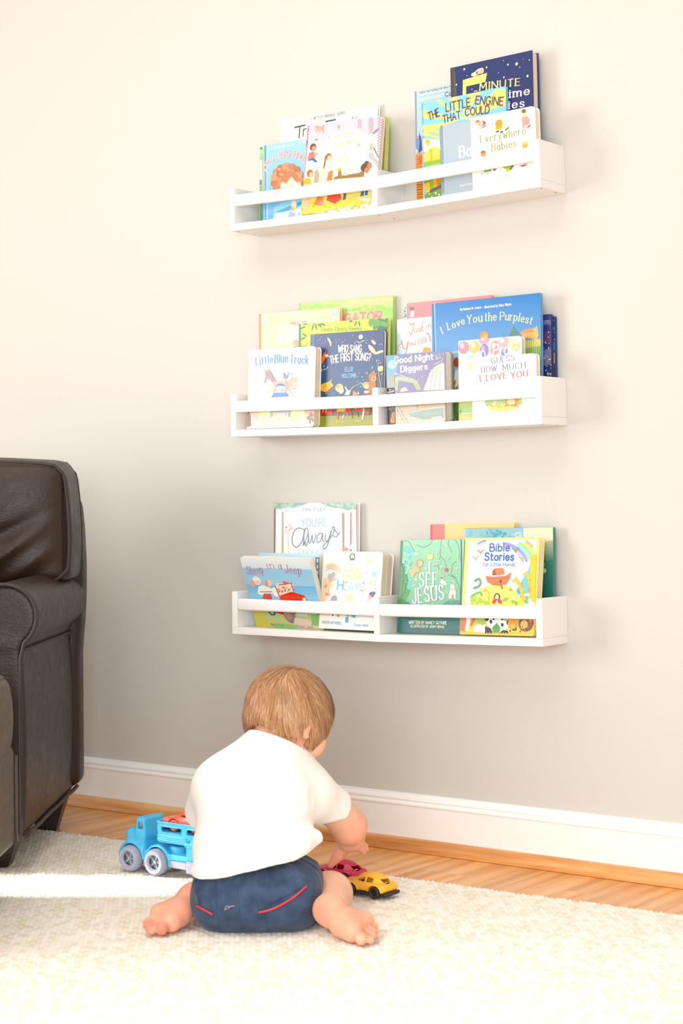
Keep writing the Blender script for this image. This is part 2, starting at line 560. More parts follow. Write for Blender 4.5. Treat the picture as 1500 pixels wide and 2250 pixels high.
# ------------------------------------------------------------------ leather armchair standing at an angle, and its ottoman
def leather(name, c0, c1):
    m = new_mat(name, c0, 0.42, spec=0.45)
    t = NT(m)
    co = t.n('ShaderNodeTexCoord')
    v = t.n('ShaderNodeTexVoronoi', i_Scale=330.0); v.feature = 'DISTANCE_TO_EDGE'
    n1 = t.n('ShaderNodeTexNoise', i_Scale=26.0, i_Detail=6.0, i_Distortion=1.5)
    n2 = t.n('ShaderNodeTexNoise', i_Scale=5.0, i_Detail=3.0)
    mp = t.n('ShaderNodeMapping'); mp.inputs['Scale'].default_value = (1.0, 1.0, 2.4)
    wr = t.n('ShaderNodeTexNoise', i_Scale=34.0, i_Detail=8.0, i_Distortion=3.5)
    t.l(co.outputs['Object'], mp.inputs[0]); t.l(mp.outputs[0], wr.inputs[0])
    for n in (v, n1, n2):
        t.l(co.outputs['Object'], n.inputs[0])
    t.l(t.ramp(n2.outputs[0], [(0.3, c0), (0.7, c1)]), t.b.inputs['Base Color'])
    a = t.n('ShaderNodeMath', operation='MULTIPLY_ADD'); a.inputs[1].default_value = 0.4
    t.l(v.outputs[0], a.inputs[0]); t.l(wr.outputs[0], a.inputs[2])
    t.bump(a.outputs[0], 0.28, 0.0035)
    t.l(t.ramp(n1.outputs[0], [(0.3, (0.36,) * 3 + (1,)), (0.7, (0.5,) * 3 + (1,))]), t.b.inputs['Roughness'])
    return m
M_LEATHER = leather('dark_taupe_leather', '27190f', '332214')
M_LEATHER2 = leather('sheen_lightened_leather', '4c4037', '5a4e44')  # ottoman: same leather, base colour lightened to paint in its sheen
M_WELT = new_mat('dark_leather_welt', '30251f', 0.5)
M_LEG = new_mat('dark_stained_wood', '2a1a12', 0.35)
CE = Vector((0.820, 0.572, 0)); CD = Vector((-0.572, 0.820, 0))
CM = Matrix(((CE.x, CD.x, 0, -0.04), (CE.y, CD.y, 0, -0.70), (0, 0, 1, 0.0), (0, 0, 0, 1)))
chair = thing('armchair', 'dark taupe leather rolled-arm armchair angled in the corner', 'armchair', mat=CM)
AX, AZ, AR = -0.036, 0.522, 0.066
def arm_side(P, y0, y1):
    yc, hl = (y0 + y1) / 2, (y1 - y0) / 2
    roll = cyl(P, (AX, yc, AZ), 1, AR, hl, 0.012)
    px = 0.006 * np.sin(np.pi * np.clip((P[..., 2] - 0.085) / 0.36, 0, 1))
    Pb = P.copy(); Pb[..., 0] -= px
    body = rbox(Pb, (-0.074, yc, 0.28), (0.072, hl, 0.195), 0.010)
    return smin(roll, body, 0.012)
def mir(P):
    Q = P.copy(); Q[..., 0] = -0.80 - Q[..., 0]
    return Q
def front_outline(xs=1.0):
    pts = [(-0.004, z) for z in np.linspace(0.09, 0.44, 8)]
    for a in np.linspace(-52, 232, 30):
        pts.append((AX + (AR - 0.002) * math.cos(R(a)), AZ + (AR - 0.002) * math.sin(R(a))))
    pts += [(-0.078, 0.44), (-0.115, 0.40), (-0.142, 0.36)] + [(-0.142, z) for z in np.linspace(0.30, 0.09, 5)]
    return pts
for side in (0, 1):
    fn = (lambda P: arm_side(P, 0.004, 0.615)) if side == 0 else (lambda P: arm_side(mir(P), 0.004, 0.615))
    lo, hi = ((-0.16, -0.01, 0.07), (0.05, 0.64, 0.61)) if side == 0 else ((-0.85, -0.01, 0.07), (-0.64, 0.64, 0.61))
    arm = sdf_obj('arm', fn, lo, hi, 0.0075, M_LEATHER, chair, 1)
    fx_ = (lambda x: x) if side == 0 else (lambda x: -0.80 - x)
    w = MB()
    w.tube([(fx_(x), 0.002, z) for x, z in front_outline()], 0.0042, 8)
    w.build('welt', M_WELT, arm, True)
    w = MB()
    w.tube([(fx_(0.0015), y, 0.087 + 0.001 * math.sin(y * 30)) for y in np.linspace(0.0, 0.62, 12)], 0.0045, 8)
    w.build('welt', M_WELT, arm, True)
    # gathered seam under the roll
    w = MB()
    w.tube([(fx_(0.0035 + 0.0008 * math.sin(y * 300)), y, 0.4575 - 0.012 * y + 0.0012 * math.sin(y * 410)) for y in np.linspace(0.01, 0.61, 90)], 0.0021, 6)
    w.build('seam', M_WELT, arm, True)
def back_frame(P):
    x = P[..., 0]; z = P[..., 2]
    Q = P.copy()
    Q[..., 0] = x - 0.010 * np.sin(np.pi * np.clip((z - 0.40) / 0.36, 0, 1)) * np.clip((x + 0.2) / 0.2, 0, 1)
    return rbox(Q, (-0.40, 0.605, 0.425), (0.417, 0.045, 0.332), 0.022)
sdf_obj('back_frame', back_frame, (-0.86, 0.54, 0.07), (0.06, 0.67, 0.78), 0.009, M_LEATHER, chair, 1)
def cushion(P):
    x, y, z = P[..., 0], P[..., 1], P[..., 2]
    u = np.clip((x + 0.295) / 0.315, -1, 1); v = np.clip((z - 0.702) / 0.14, -1, 1)
    puff = (1 - u ** 4) * (1 - v ** 4)
    front = (0.385 - 0.050 * puff ** 0.6) - y
    # pulled folds running up from the lower outer corner
    s = (x + 0.09) * 0.60 - (z - 0.66) * 0.80
    tt = (x + 0.09) * 0.80 + (z - 0.66) * 0.60
    en = np.exp(-((tt + 0.02) / 0.11) ** 2)
    fold = 0.0085 * np.exp(-((s - 0.012 + 0.25 * tt * tt) / 0.015) ** 2) - 0.0085 * np.exp(-((s + 0.024 - 0.2 * tt) / 0.016) ** 2) \
        + 0.006 * np.exp(-((s - 0.06) / 0.014) ** 2) + 0.004 * np.exp(-((s + 0.075 + 0.3 * tt) / 0.018) ** 2) - 0.004 * np.exp(-((s - 0.088) / 0.014) ** 2)
    front = front - 1.4 * fold * en * puff ** 0.4
    zt = 0.824 + 0.014 * np.cos(np.clip(u * 1.45, -1.5, 1.5)) - 0.012 * np.clip((u - 0.86) / 0.14, 0, 1) ** 2
    zt = zt + 0.011 * np.clip((y - 0.395) / 0.07, 0, 1)
    zb = 0.562 + 0.012 * np.clip(u, 0, 1) ** 2
    xr = 0.020 + 0.012 * np.sin(np.pi * np.clip((z - 0.52) / 0.30, 0, 1)) - 0.010 * np.clip((z - 0.80) / 0.04, 0, 1)
    d = smax(front, y - 0.535, 0.012)
    d = smax(d, z - zt, 0.012); d = smax(d, zb - z, 0.02)
    d = smax(d, x - xr, 0.012); d = smax(d, -0.61 - x, 0.02)
    return d * 0.8
bc = sdf_obj('back_cushion', cushion, (-0.63, 0.32, 0.54), (0.05, 0.55, 0.87), 0.0065, M_LEATHER, chair, 1)
def piping(y, dx, dz):
    p = []
    for u in np.linspace(-0.96, 0.93, 24):
        x = -0.295 + 0.315 * u
        p.append((x, y, 0.823 + 0.013 * math.cos(u * 1.45) - dz + (0.010 if y > 0.5 else 0) - 0.010 * max(0, (u - 0.86) / 0.14) ** 2))
    for z in np.linspace(0.808, 0.60, 16):
        p.append((0.017 + 0.012 * math.sin(math.pi * min(max((z - 0.52) / 0.30, 0), 1)) - dx - 0.008 * max(0, (z - 0.80) / 0.04), y, z))
    for u in np.linspace(0.95, -0.96, 18):
        p.append((-0.295 + 0.315 * u, y, 0.566 + 0.012 * max(u, 0) ** 2 + 0.002))
    return p
for y, dx, dz in ((0.379, 0.001, -0.002), (0.531, 0.0, 0.002)):
    w = MB(); w.tube(piping(y, dx, dz), 0.0042, 8, closed=True); w.build('welt', M_WELT, bc, True)
seat = sdf_obj('seat_cushion', lambda P: rbox(P, (-0.40, 0.25, 0.37), (0.245, 0.26, 0.075), 0.035), (-0.67, -0.03, 0.27), (-0.13, 0.53, 0.47), 0.012, M_LEATHER, chair, 1)
f = MB(); f.box(-0.655, 0.01, 0.09, -0.145, 0.57, 0.29, 0.006); f.build('seat_frame', M_LEATHER, chair)
def leg(parent, x, y, zt, sx, sy, name='leg', h0=0.0):
    b = MB()
    w0, w1 = 0.034, 0.024
    v = []
    for z, wd, sh in ((h0, w1, 1.0), (zt, w0, 0.0)):
        cx = x - sx * 0.016 * sh; cy = y - sy * 0.010 * sh
        v += [(cx - wd, cy - wd, z), (cx + wd, cy - wd, z), (cx + wd, cy + wd, z), (cx - wd, cy + wd, z)]
    b.add(v, [(3, 2, 1, 0), (4, 5, 6, 7), (0, 1, 5, 4), (1, 2, 6, 5), (2, 3, 7, 6), (3, 0, 4, 7)])
    o = b.build(name, M_LEG, parent)
    return o
leg(chair, -0.040, 0.555, 0.088, 1, 1); leg(chair, -0.76, 0.555, 0.088, -1, 1)
leg(chair, -0.055, 0.09, 0.088, 1, -1, h0=0.013); leg(chair, -0.745, 0.09, 0.088, -1, -1, h0=0.013)

OMX = CM @ Matrix.Translation((0.0, -0.17, 0))
ott = thing('ottoman', 'matching taupe leather ottoman at the lower left, before the armchair', 'ottoman', mat=OMX)
sdf_obj('body', lambda P: rbox(P, (-0.31, -0.235, 0.20), (0.330, 0.232, 0.095), 0.012), (-0.66, -0.49, 0.09), (0.05, 0.02, 0.31), 0.009, M_LEATHER2, ott, 1)
def otop(P):
    z = P[..., 2]
    bul = 0.022 * np.sqrt(np.clip(1 - ((z - 0.348) / 0.085) ** 2, 0, 1))
    Q = P.copy()
    h = A3((0.312, 0.222, 0.0))
    q = np.abs(Q[..., :2] - A3((-0.31, -0.235))) - (h[:2] - 0.03)
    d2 = np.linalg.norm(np.maximum(q, 0), axis=-1) + np.minimum(q.max(axis=-1), 0) - 0.03 - bul
    u = (P[..., 0] + 0.31) / 0.31; v = (P[..., 1] + 0.235) / 0.22
    top = z - (0.424 + 0.02 * np.clip(1 - u * u, 0, 1) * np.clip(1 - v * v, 0, 1))
    return smax(smax(d2, top, 0.012), 0.276 - z, 0.012)
op = sdf_obj('cushion_top', otop, (-0.68, -0.51, 0.26), (0.06, 0.04, 0.46), 0.008, M_LEATHER2, ott, 1)
def ring(z, ex):
    p = []
    hx_, hy_, rr = 0.312 + ex, 0.222 + ex, 0.03
    for cx, cy, a0 in ((hx_ - rr, hy_ - rr, 0), (-hx_ + rr, hy_ - rr, 90), (-hx_ + rr, -hy_ + rr, 180), (hx_ - rr, -hy_ + rr, 270)):
        for q in range(7):
            a = R(a0 + q * 15); p.append((-0.31 + cx + rr * math.cos(a), -0.235 + cy + rr * math.sin(a), z))
    return p
for z, ex in ((0.4235, 0.001), (0.283, 0.010)):
    w = MB(); w.tube(ring(z, ex), 0.0042, 8, closed=True); w.build('welt', M_LEATHER2, op, True)
w = MB(); w.tube([(0.0205, -0.0035, z) for z in np.linspace(0.11, 0.275, 6)], 0.004, 8); w.build('welt', M_LEATHER2, ott, True)
for x, y, sx, sy in ((-0.045, -0.055, 1, 1), (-0.575, -0.055, -1, 1), (-0.045, -0.41, 1, -1), (-0.575, -0.41, -1, -1)):
    leg(ott, x, y, 0.108, sx, sy, h0=0.0140)
# ------------------------------------------------------------------ printed covers: flat print built as thin coloured shapes on each cover
GL = {
 'A': (7, '0,0 3.5,10 7,0/1.2,3.5 5.8,3.5'), 'B': (6, '0,0 0,10/~0,10 3.5,10 5,8.8 5,6.5 3.5,5.3 0,5.3/~0,5.3 4,5.3 6,4 6,1.5 4,0 0,0'),
 'C': (7, '~6.8,8.3 5,9.8 2.5,9.8 .3,7 .3,3 2.5,.2 5,.2 6.8,1.8'), 'D': (6.5, '0,0 0,10/~0,10 3.5,10 6.5,7.8 6.5,2.2 3.5,0 0,0'),
 'E': (5.5, '5.3,10 0,10/0,10 0,0/0,0 5.5,0/0,5.2 4.5,5.2'), 'F': (5.2, '5.2,10 0,10/0,10 0,0/0,5.2 4.2,5.2'),
 'G': (7.2, '~6.6,8.5 5,9.8 2.5,9.8 .3,7 .3,3 2.5,.2 5,.2 6.8,1.8/6.8,1.5 6.8,4.5 4.3,4.5'), 'H': (6.8, '0,0 0,10/6.8,0 6.8,10/0,5.2 6.8,5.2'),
 'I': (.8, '.4,0 .4,10'), 'J': (4.5, '~4.5,10 4.5,5 4.3,2 2.8,.1 1,.4 0,2'), 'K': (6.5, '0,0 0,10/6,10 0,4/2,5.8 6.5,0'),
 'L': (5, '0,10 0,0/0,0 5,0'), 'M': (8.5, '0,0 .6,10/.6,10 4.25,2.5/4.25,2.5 7.9,10/7.9,10 8.5,0'), 'N': (7, '0,0 0,10/0,10 7,0/7,0 7,10'),
 'O': (7.6, 'o3.8,5,3.8,5'), 'P': (6, '0,0 0,10/~0,10 4,10 6,8.8 6,6 4,4.8 0,4.8'), 'Q': (7.6, 'o3.8,5,3.8,5/4.6,2.6 7.4,-.8'),
 'R': (6.3, '0,0 0,10/~0,10 4,10 6,8.8 6,6 4,4.8 0,4.8/2.5,4.8 6.3,0'), 'S': (5.8, '~5.5,8.4 4,9.8 1.8,9.8 .4,8.2 .7,6.3 2.9,5.2 5,4.1 5.7,2.2 4.4,.4 2,.1 .1,1.8'),
 'T': (6.5, '0,10 6.5,10/3.25,10 3.25,0'), 'U': (6.8, '~0,10 0,6 0,3.5 .9,.9 3.4,0 5.9,.9 6.8,3.5 6.8,6 6.8,10'), 'V': (7, '0,10 3.5,0/3.5,0 7,10'),
 'W': (10, '0,10 2.5,0/2.5,0 5,8/5,8 7.5,0/7.5,0 10,10'), 'X': (6.6, '0,10 6.6,0/6.6,10 0,0'), 'Y': (6.6, '0,10 3.3,5/3.3,5 6.6,10/3.3,5 3.3,0'), 'Z': (6.4, '0,10 6.4,10/6.4,10 0,0/0,0 6.4,0'),
 'a': (5, 'o2.4,3.2,2.4,3.2/4.9,6.5 4.9,0'), 'b': (5, '0,10 0,0/o2.5,3.2,2.5,3.2'), 'c': (4.6, '~4.5,5.2 3.3,6.4 1.6,6.3 .1,4.3 .1,2.2 1.6,.2 3.3,.1 4.6,1.3'),
 'd': (5, 'o2.4,3.2,2.4,3.2/4.9,10 4.9,0'), 'e': (5, '.1,3.4 4.8,3.4/~4.8,3.4 4.4,5.4 2.6,6.5 .8,5.5 .1,3.3 .9,.9 2.7,0 4.7,1.2'), 'f': (3.4, '~3.4,9.5 2.3,10 1.2,8.8 1.2,7 1.2,0/0,6.3 3.1,6.3'),
 'g': (5, 'o2.4,3.2,2.4,3.2/~4.9,6.5 4.9,2 4.9,-1 4,-3 2,-3.2 .4,-2.2'), 'h': (4.8, '0,10 0,0/~0,4 1,6 2.9,6.4 4.5,5.2 4.7,3 4.7,0'), 'i': (.8, '.4,6.5 .4,0/.4,8.9 .4,9'),
 'j': (1.8, '1.5,8.9 1.5,9/~1.5,6.5 1.5,-1.5 .8,-3 0,-3'), 'k': (4.5, '0,10 0,0/4.2,6.5 0,2.3/1.5,3.8 4.5,0'), 'l': (.8, '.4,10 .4,0'),
 'm': (7.6, '0,6.5 0,0/~0,4 1,6 2.4,6.4 3.5,5.3 3.7,3 3.7,0/~3.7,4 4.8,6 6.2,6.4 7.3,5.3 7.5,3 7.5,0'), 'n': (4.8, '0,6.5 0,0/~0,4 1,6 2.9,6.4 4.5,5.2 4.7,3 4.7,0'),
 'o': (5.2, 'o2.6,3.2,2.6,3.2'), 'p': (5, '0,6.5 0,-3.2/o2.5,3.2,2.5,3.2'), 'q': (5, '4.9,6.5 4.9,-3.2/o2.4,3.2,2.4,3.2'), 'r': (3.2, '0,6.5 0,0/~0,3.8 .9,5.8 2.2,6.5 3.2,6.2'),
 's': (4, '~3.9,5.3 2.8,6.4 1.2,6.3 .3,5.2 .8,3.9 2.2,3.3 3.6,2.5 3.9,1.2 2.7,.1 1.1,.1 0,1.2'), 't': (3.4, '~1.3,9 1.3,5 1.3,2 1.9,.3 3.3,.3/0,6.4 3.2,6.4'),
 'u': (4.8, '~0,6.5 0,2.5 .5,.6 2,0 3.8,.7 4.8,3/4.8,6.5 4.8,0'), 'v': (4.6, '0,6.5 2.3,0/2.3,0 4.6,6.5'), 'w': (7, '0,6.5 1.8,0/1.8,0 3.5,5.6/3.5,5.6 5.2,0/5.2,0 7,6.5'),
 'x': (4.6, '0,6.5 4.6,0/4.6,6.5 0,0'), 'y': (4.8, '0,6.5 2.4,0/4.8,6.5 1.4,-3.2'), 'z': (4.4, '0,6.5 4.4,6.5/4.4,6.5 0,0/0,0 4.4,0'),
 "'": (.8, '.4,10 .4,7.5'), '?': (4.6, '~0,8.3 1,9.7 3,9.9 4.5,8.3 4,6.3 2.3,4.8 2.2,3/2.2,.4 2.2,.5'), '.': (.8, '.4,.2 .4,.3'), '-': (3.5, '0,4.2 3.5,4.2'), ' ': (2.6, ''),
}
def catmull(p, n=5):
    q = [p[0]] + list(p) + [p[-1]]; out = []
    for i in range(1, len(q) - 2):
        a, b, c, d = q[i - 1:i + 3]
        for k in range(n):
            t = k / n
            out.append(tuple(0.5 * (2 * b[j] + (c[j] - a[j]) * t + (2 * a[j] - 5 * b[j] + 4 * c[j] - d[j]) * t * t + (3 * b[j] - a[j] - 3 * c[j] + d[j]) * t ** 3) for j in (0, 1)))
    out.append(tuple(p[-1])); return out
def strokes(ch):
    w, s = GL[ch]; out = []
    for part in s.split('/'):
        if not part: continue
        if part[0] == 'o':
            cx, cy, rx, ry = map(float, part[1:].split(','))
            out.append([(cx + rx * math.cos(a), cy + ry * math.sin(a)) for a in np.linspace(0, 2 * math.pi, 19)])
            continue
        sm = part[0] == '~'
        p = [tuple(map(float, q.split(','))) for q in part.lstrip('~').split()]
        out.append(catmull(p, 4) if sm else p)
    return w, out
def clip(poly, cl):
    """Sutherland-Hodgman against a convex counter-clockwise outline"""
    for i in range(len(cl)):
        a, b = cl[i], cl[(i + 1) % len(cl)]
        ex, ey = b[0] - a[0], b[1] - a[1]
        sd = [ex * (p[1] - a[1]) - ey * (p[0] - a[0]) for p in poly]
        if all(s >= 0 for s in sd): continue
        out = []
        for k in range(len(poly)):
            p, q = poly[k - 1], poly[k]; sp, sq = sd[k - 1], sd[k]
            if (sp < 0) != (sq < 0):
                t = sp / (sp - sq); out.append((p[0] + t * (q[0] - p[0]), p[1] + t * (q[1] - p[1])))
            if sq >= 0: out.append(q)
        poly = out
        if len(poly) < 3: return []
    return poly
class Print:
    def __init__(s, outline):
        s.cl = outline; s.v = []; s.f = []; s.c = []; s.y = 0.0
    def poly(s, p, col):
        p = clip(p, s.cl)
        if len(p) < 3: return
        k = len(s.v)
        ar = sum(p[i - 1][0] * p[i][1] - p[i][0] * p[i - 1][1] for i in range(len(p)))
        if ar < 0: p = p[::-1]
        s.v += [(x / 1000, s.y, z / 1000) for x, z in p]
        s.f.append(tuple(range(k, k + len(p))))
        if '>' in col:
            a, b = (np.array(rgb(h)) for h in col.split('>'))
            z0 = min(q[1] for q in p); z1 = max(q[1] for q in p)
            s.c += [tuple(a + (b - a) * (q[1] - z0) / max(z1 - z0, 1e-6)) for q in p]
        else:
            s.c += [rgb(col)] * len(p)
    def line(s, p, w, col, contrast=False):
        """one mitred ribbon with round ends: no piece of a stroke lies over another"""
        p = [q for i, q in enumerate(p) if i == 0 or math.hypot(q[0] - p[i - 1][0], q[1] - p[i - 1][1]) > 1e-4]
        n = len(p)
        if n < 2: return
        closed = n > 3 and math.hypot(p[0][0] - p[-1][0], p[0][1] - p[-1][1]) < 1e-3
        L_, R_ = [], []
        for i in range(n):
            a = p[i - 1] if i else (p[-2] if closed else p[0]); b = p[i + 1] if i < n - 1 else (p[1] if closed else p[-1]); c = p[i]
            t0 = (c[0] - a[0], c[1] - a[1]); t1 = (b[0] - c[0], b[1] - c[1])
            l0, l1 = math.hypot(*t0), math.hypot(*t1)
            u0 = (t0[0] / l0, t0[1] / l0) if l0 > 1e-9 else (t1[0] / l1, t1[1] / l1)
            u1 = (t1[0] / l1, t1[1] / l1) if l1 > 1e-9 else u0
            tx, ty = u0[0] + u1[0], u0[1] + u1[1]; tl = math.hypot(tx, ty) or 1.0
            tx, ty = tx / tl, ty / tl
            mit = min(1.0 / max(abs(tx * u1[0] + ty * u1[1]), 0.5), 1.6)
            h = w / 2 * mit * ((0.42 + 0.72 * abs(ty)) if contrast else 1.0)
            L_.append((c[0] - ty * h, c[1] + tx * h)); R_.append((c[0] + ty * h, c[1] - tx * h))
            if not closed and w > 0.35 and i in (0, n - 1):
                k0 = math.atan2(-ty, -tx) if i == 0 else math.atan2(ty, tx)
                s.poly([(c[0] + h * math.cos(k0 + R(q)), c[1] + h * math.sin(k0 + R(q))) for q in (-90, -54, -18, 18, 54, 90)], col)
        for i in range(n - 1):
            s.poly([L_[i], R_[i], R_[i + 1], L_[i + 1]], col)
    def text(s, txt, x0, z0, x1, z1, cap, wt, st, arc, col):
        ser = 's' in st
        lay = []; x = 0.0; gap = 2.2 if not ser else 2.6
        for ch in txt:
            w, ss = strokes(ch)
            if ser: w += 0.6
            lay.append((x, w, ss)); x += w + gap
        tot = max(x - gap, 1e-3)
        D = math.hypot(x1 - x0, z1 - z0); ux, uz = (x1 - x0) / D, (z1 - z0) / D
        kx = D / tot if len(txt) > 1 or tot > 2 else cap / 10
        kz = cap / 10
        def mp(px, pz):
            u = px * kx; t = min(max(u / D, 0), 1)
            sag = arc * (1 - (2 * t - 1) ** 2); sl = arc * 4 * (1 - 2 * t) / D
            L = math.hypot(1, sl)
            # glyphs lean with the arc
            bx, bz = u - pz * kz * sl / L, sag + pz * kz / L
            return (x0 + ux * bx - uz * bz, z0 + uz * bx + ux * bz)
        for gx, w, ss in lay:
            y0 = s.y; lv = 0
            for st_ in ss:
                s.y = y0 - 0.000005 * lv; lv += 1
                s.line([mp(gx + px, pz) for px, pz in st_], wt, col, ser)
                if ser:
                    for e, o in ((st_[0], st_[1]), (st_[-1], st_[-2])):
                        if abs(e[1] - o[1]) > 3 * abs(e[0] - o[0]) and abs(e[1] - o[1]) > 0.8:
                            s.y = y0 - 0.000005 * lv; lv += 1
                            s.line([mp(gx + e[0] - 1.1, e[1]), mp(gx + e[0] + 1.1, e[1])], wt * 0.5, col)
            s.y = y0
    def build(s, name, mat, parent):
        if not s.f: return
        o = mesh(name, s.v, s.f, mat, parent)
        a = o.data.color_attributes.new('print', 'FLOAT_COLOR', 'CORNER')
        idx = np.array([i for q in s.f for i in q])
        a.data.foreach_set('color', np.array(s.c, dtype=np.float32)[idx].ravel())
M_PRINT = new_mat('printed_cover', 'ffffff', 0.32)
t = NT(M_PRINT)
at = t.n('ShaderNodeAttribute', attribute_name='print'); hs_ = t.n('ShaderNodeHueSaturation'); hs_.inputs['Saturation'].default_value = 1.12; hs_.inputs['Value'].default_value = 0.88
t.l(at.outputs['Color'], hs_.inputs['Color']); t.l(hs_.outputs[0], t.b.inputs['Base Color'])
BOOKS = {
 'trash': (0.0758, -0.0205, 1.3602, 0.0, 2.2, 0.2643, 0.2341, 0.01, 'hard', 'f6f8f4', 'eef0ec', 'tall white picture book with handwritten Tr title behind the pink book'),
 'green_spine': (0.0288, -0.034, 1.3601, 0.0, 2.0, 0.1212, 0.1784, 0.01, 'hard', '9fcf9a', '8fbf8c', 'thin green book of which only a spine strip shows left of the blue book'),
 'brother': (0.0589, -0.057, 1.3602, 0.0, 2.0, 0.1366, 0.1751, 0.012, 'hard', '8fc0ea', '6fa3d6', 'blue picture book with curly-haired child and red arched title'),
 'pink': (0.1834, -0.08, 1.3657, -1.32, 6.0, 0.1966, 0.198, 0.013, 'board', 'f6d5d8', 'd99aa4', 'pink board book with zebra, children and hanging leaves'),
 'leafy': (0.1852, -0.047, 1.3607, 0.0, 4.0, 0.1908, 0.2027, 0.014, 'hard', 'c4d35a', '6f9a3a', 'leafy yellow-green book whose edge shows right of the pink book'),
 'corduroy': (0.444, -0.018, 1.362, 2.45, 2.0, 0.2072, 0.2493, 0.009, 'hard', 'b5ccd3', '8db2c0', 'pale blue-grey picture book at the far left of the top right unit'),
 'five': (0.552, -0.046, 1.3672, 2.45, 2.0, 0.1951, 0.2734, 0.026, 'hard', '2c3560', '3a3550', 'tallest navy storybook with a big yellow 5 and MINUTE title'),
 'engine': (0.4852, -0.056, 1.3637, 2.45, 2.0, 0.2043, 0.2097, 0.009, 'hard', '8ccdf2', '5fa8d8', 'picture book with blue and yellow sunrays titled about a little engine'),
 'grey': (0.5347, -0.065, 1.3658, 2.45, 2.0, 0.1307, 0.153, 0.008, 'hard', 'a3b3c0', '93a4b2', 'plain grey-blue book lettered Ba beside the white board book'),
 'babies': (0.6252, -0.0865, 1.3696, 2.45, 0.6, 0.1498, 0.149, 0.019, 'board', 'fbf5f2', 'f3e6e0', 'white board book with crawling babies and green lettering'),
 'gator': (0.1245, -0.024, 0.9045, 0.0, 2.2, 0.2541, 0.2789, 0.012, 'hard', 'a9d672', '7fb04a', 'large grass-green book with pink capitals at the back of the middle row'),
 'friend': (0.0228, -0.036, 0.9044, 0.0, 2.0, 0.2248, 0.2611, 0.01, 'hard', 'fcd0ac', 'f0875a', 'peach-orange book with white capitals FRI behind the truck book'),
 'cleere': (0.1449, -0.049, 0.9045, 0.0, 2.2, 0.2388, 0.2297, 0.011, 'hard', 'd3de6a', '3f7a4a', 'lime-yellow book with dark green leaves just behind the navy song book'),
 'sang': (0.189, -0.064, 0.9046, 0.0, 2.3, 0.195, 0.2033, 0.014, 'board', '37506f', '44608a', 'navy board book with music notes, bear and song question title'),
 'truck': (0.0344, -0.087, 0.9052, 0.0, 3.0, 0.1853, 0.1749, 0.022, 'board', 'fdfaf0', 'e9b9a8', 'white board book with blue slab title and farm animals on a truck'),
 'red': (0.4094, -0.022, 0.9046, 1.14, 2.0, 0.2181, 0.2592, 0.011, 'hard', 'f28a8e', 'cfe4dc', 'coral red book with patterned spine behind the blue sky book'),
 'justin': (0.401, -0.032, 0.9043, 1.14, 1.5, 0.1296, 0.2255, 0.008, 'hard', 'cfe3ee', 'bcd5e2', 'pale blue book with copper script title behind the digger book'),
 'purplest': (0.497, -0.044, 0.9062, 1.14, 1.5, 0.2601, 0.2501, 0.01, 'hard', '6fa3d6', '3f78b4', 'wide sky-blue picture book with arched cream title and barn'),
 'night_front': (0.6339, -0.0275, 0.9089, 1.14, 1.0, 0.1381, 0.2073, 0.01, 'hard', '343a6a', '282d58', 'dark starry night book, nearer of two beside the right end panel'),
 'night_back': (0.6378, -0.016, 0.9089, 1.14, 1.0, 0.1362, 0.2037, 0.01, 'hard', '2f4a86', '233a70', 'navy starry book with teal streak, rearmost beside the right end panel'),
 'diggers': (0.4084, -0.082, 0.9045, 1.14, 0.6, 0.1476, 0.1455, 0.028, 'board', '8d8fae', 'b9c4cc', 'worn purple-grey board book of diggers at night with a moon'),
 'pray': (0.5732, -0.062, 0.908, 1.14, 1.8, 0.15, 0.1653, 0.015, 'board', 'dff0f0', 'd5e6e6', 'board book with pastel balloons and white script title'),
 'guess': (0.6201, -0.084, 0.9086, 1.14, 0.7, 0.1495, 0.1258, 0.015, 'board', 'fdfcf8', 'f0ece2', 'cream board book with grey and coral capitals above a grassy vignette'),
 'always': (0.0529, -0.02, 0.4658, 0.0, 1.0, 0.231, 0.2749, 0.01, 'hard', 'f4f6fb', '7a4a3a', 'tall white book with trees and grey cursive title on the bottom row'),
 'city': (0.0246, -0.045, 0.4666, 0.0, 3.0, 0.1721, 0.1626, 0.018, 'board', 'bcd9ea', 'a9c9dc', 'pale blue board book with brick townhouse behind the sheep book'),
 'sheep': (0.0376, -0.062, 0.4656, 0.0, -20.0, 0.1922, 0.1644, 0.015, 'board', 'b9dcea', 'e8f2f4', 'board book of sheep in a red jeep, tipped forward over the rail'),
 'hears': (0.2268, -0.083, 0.4708, 0.0, 7.1, 0.156, 0.1673, 0.042, 'board', 'fcfbf8', 'f7d9c0', 'thick white board book with rainbow and pastel capitals'),
 'orange': (0.4725, -0.016, 0.4674, 1.2, 1.5, 0.2057, 0.2284, 0.01, 'hard', 'fccf86', 'ef7f7f', 'orange book with a red spine band at the back of the bottom row'),
 'teal': (0.5616, -0.03, 0.4694, 1.2, 2.0, 0.2134, 0.2179, 0.01, 'hard', '4e8f86', 'c3d0c4', 'teal and gold book lettered GOD behind the yellow stories book'),
 'jesus': (0.4168, -0.062, 0.4673, 1.2, 6.3, 0.159, 0.196, 0.012, 'hard', '8fcaa4', '4a7f5a', 'green forest book with white hand-drawn capitals and a gold crown'),
 'bible': (0.5854, -0.08, 0.4726, 1.2, 8.5, 0.1748, 0.198, 0.021, 'board', 'fbe27a', 'f3cf5a', 'yellow-bordered board book with rainbow and brown ark'),
}
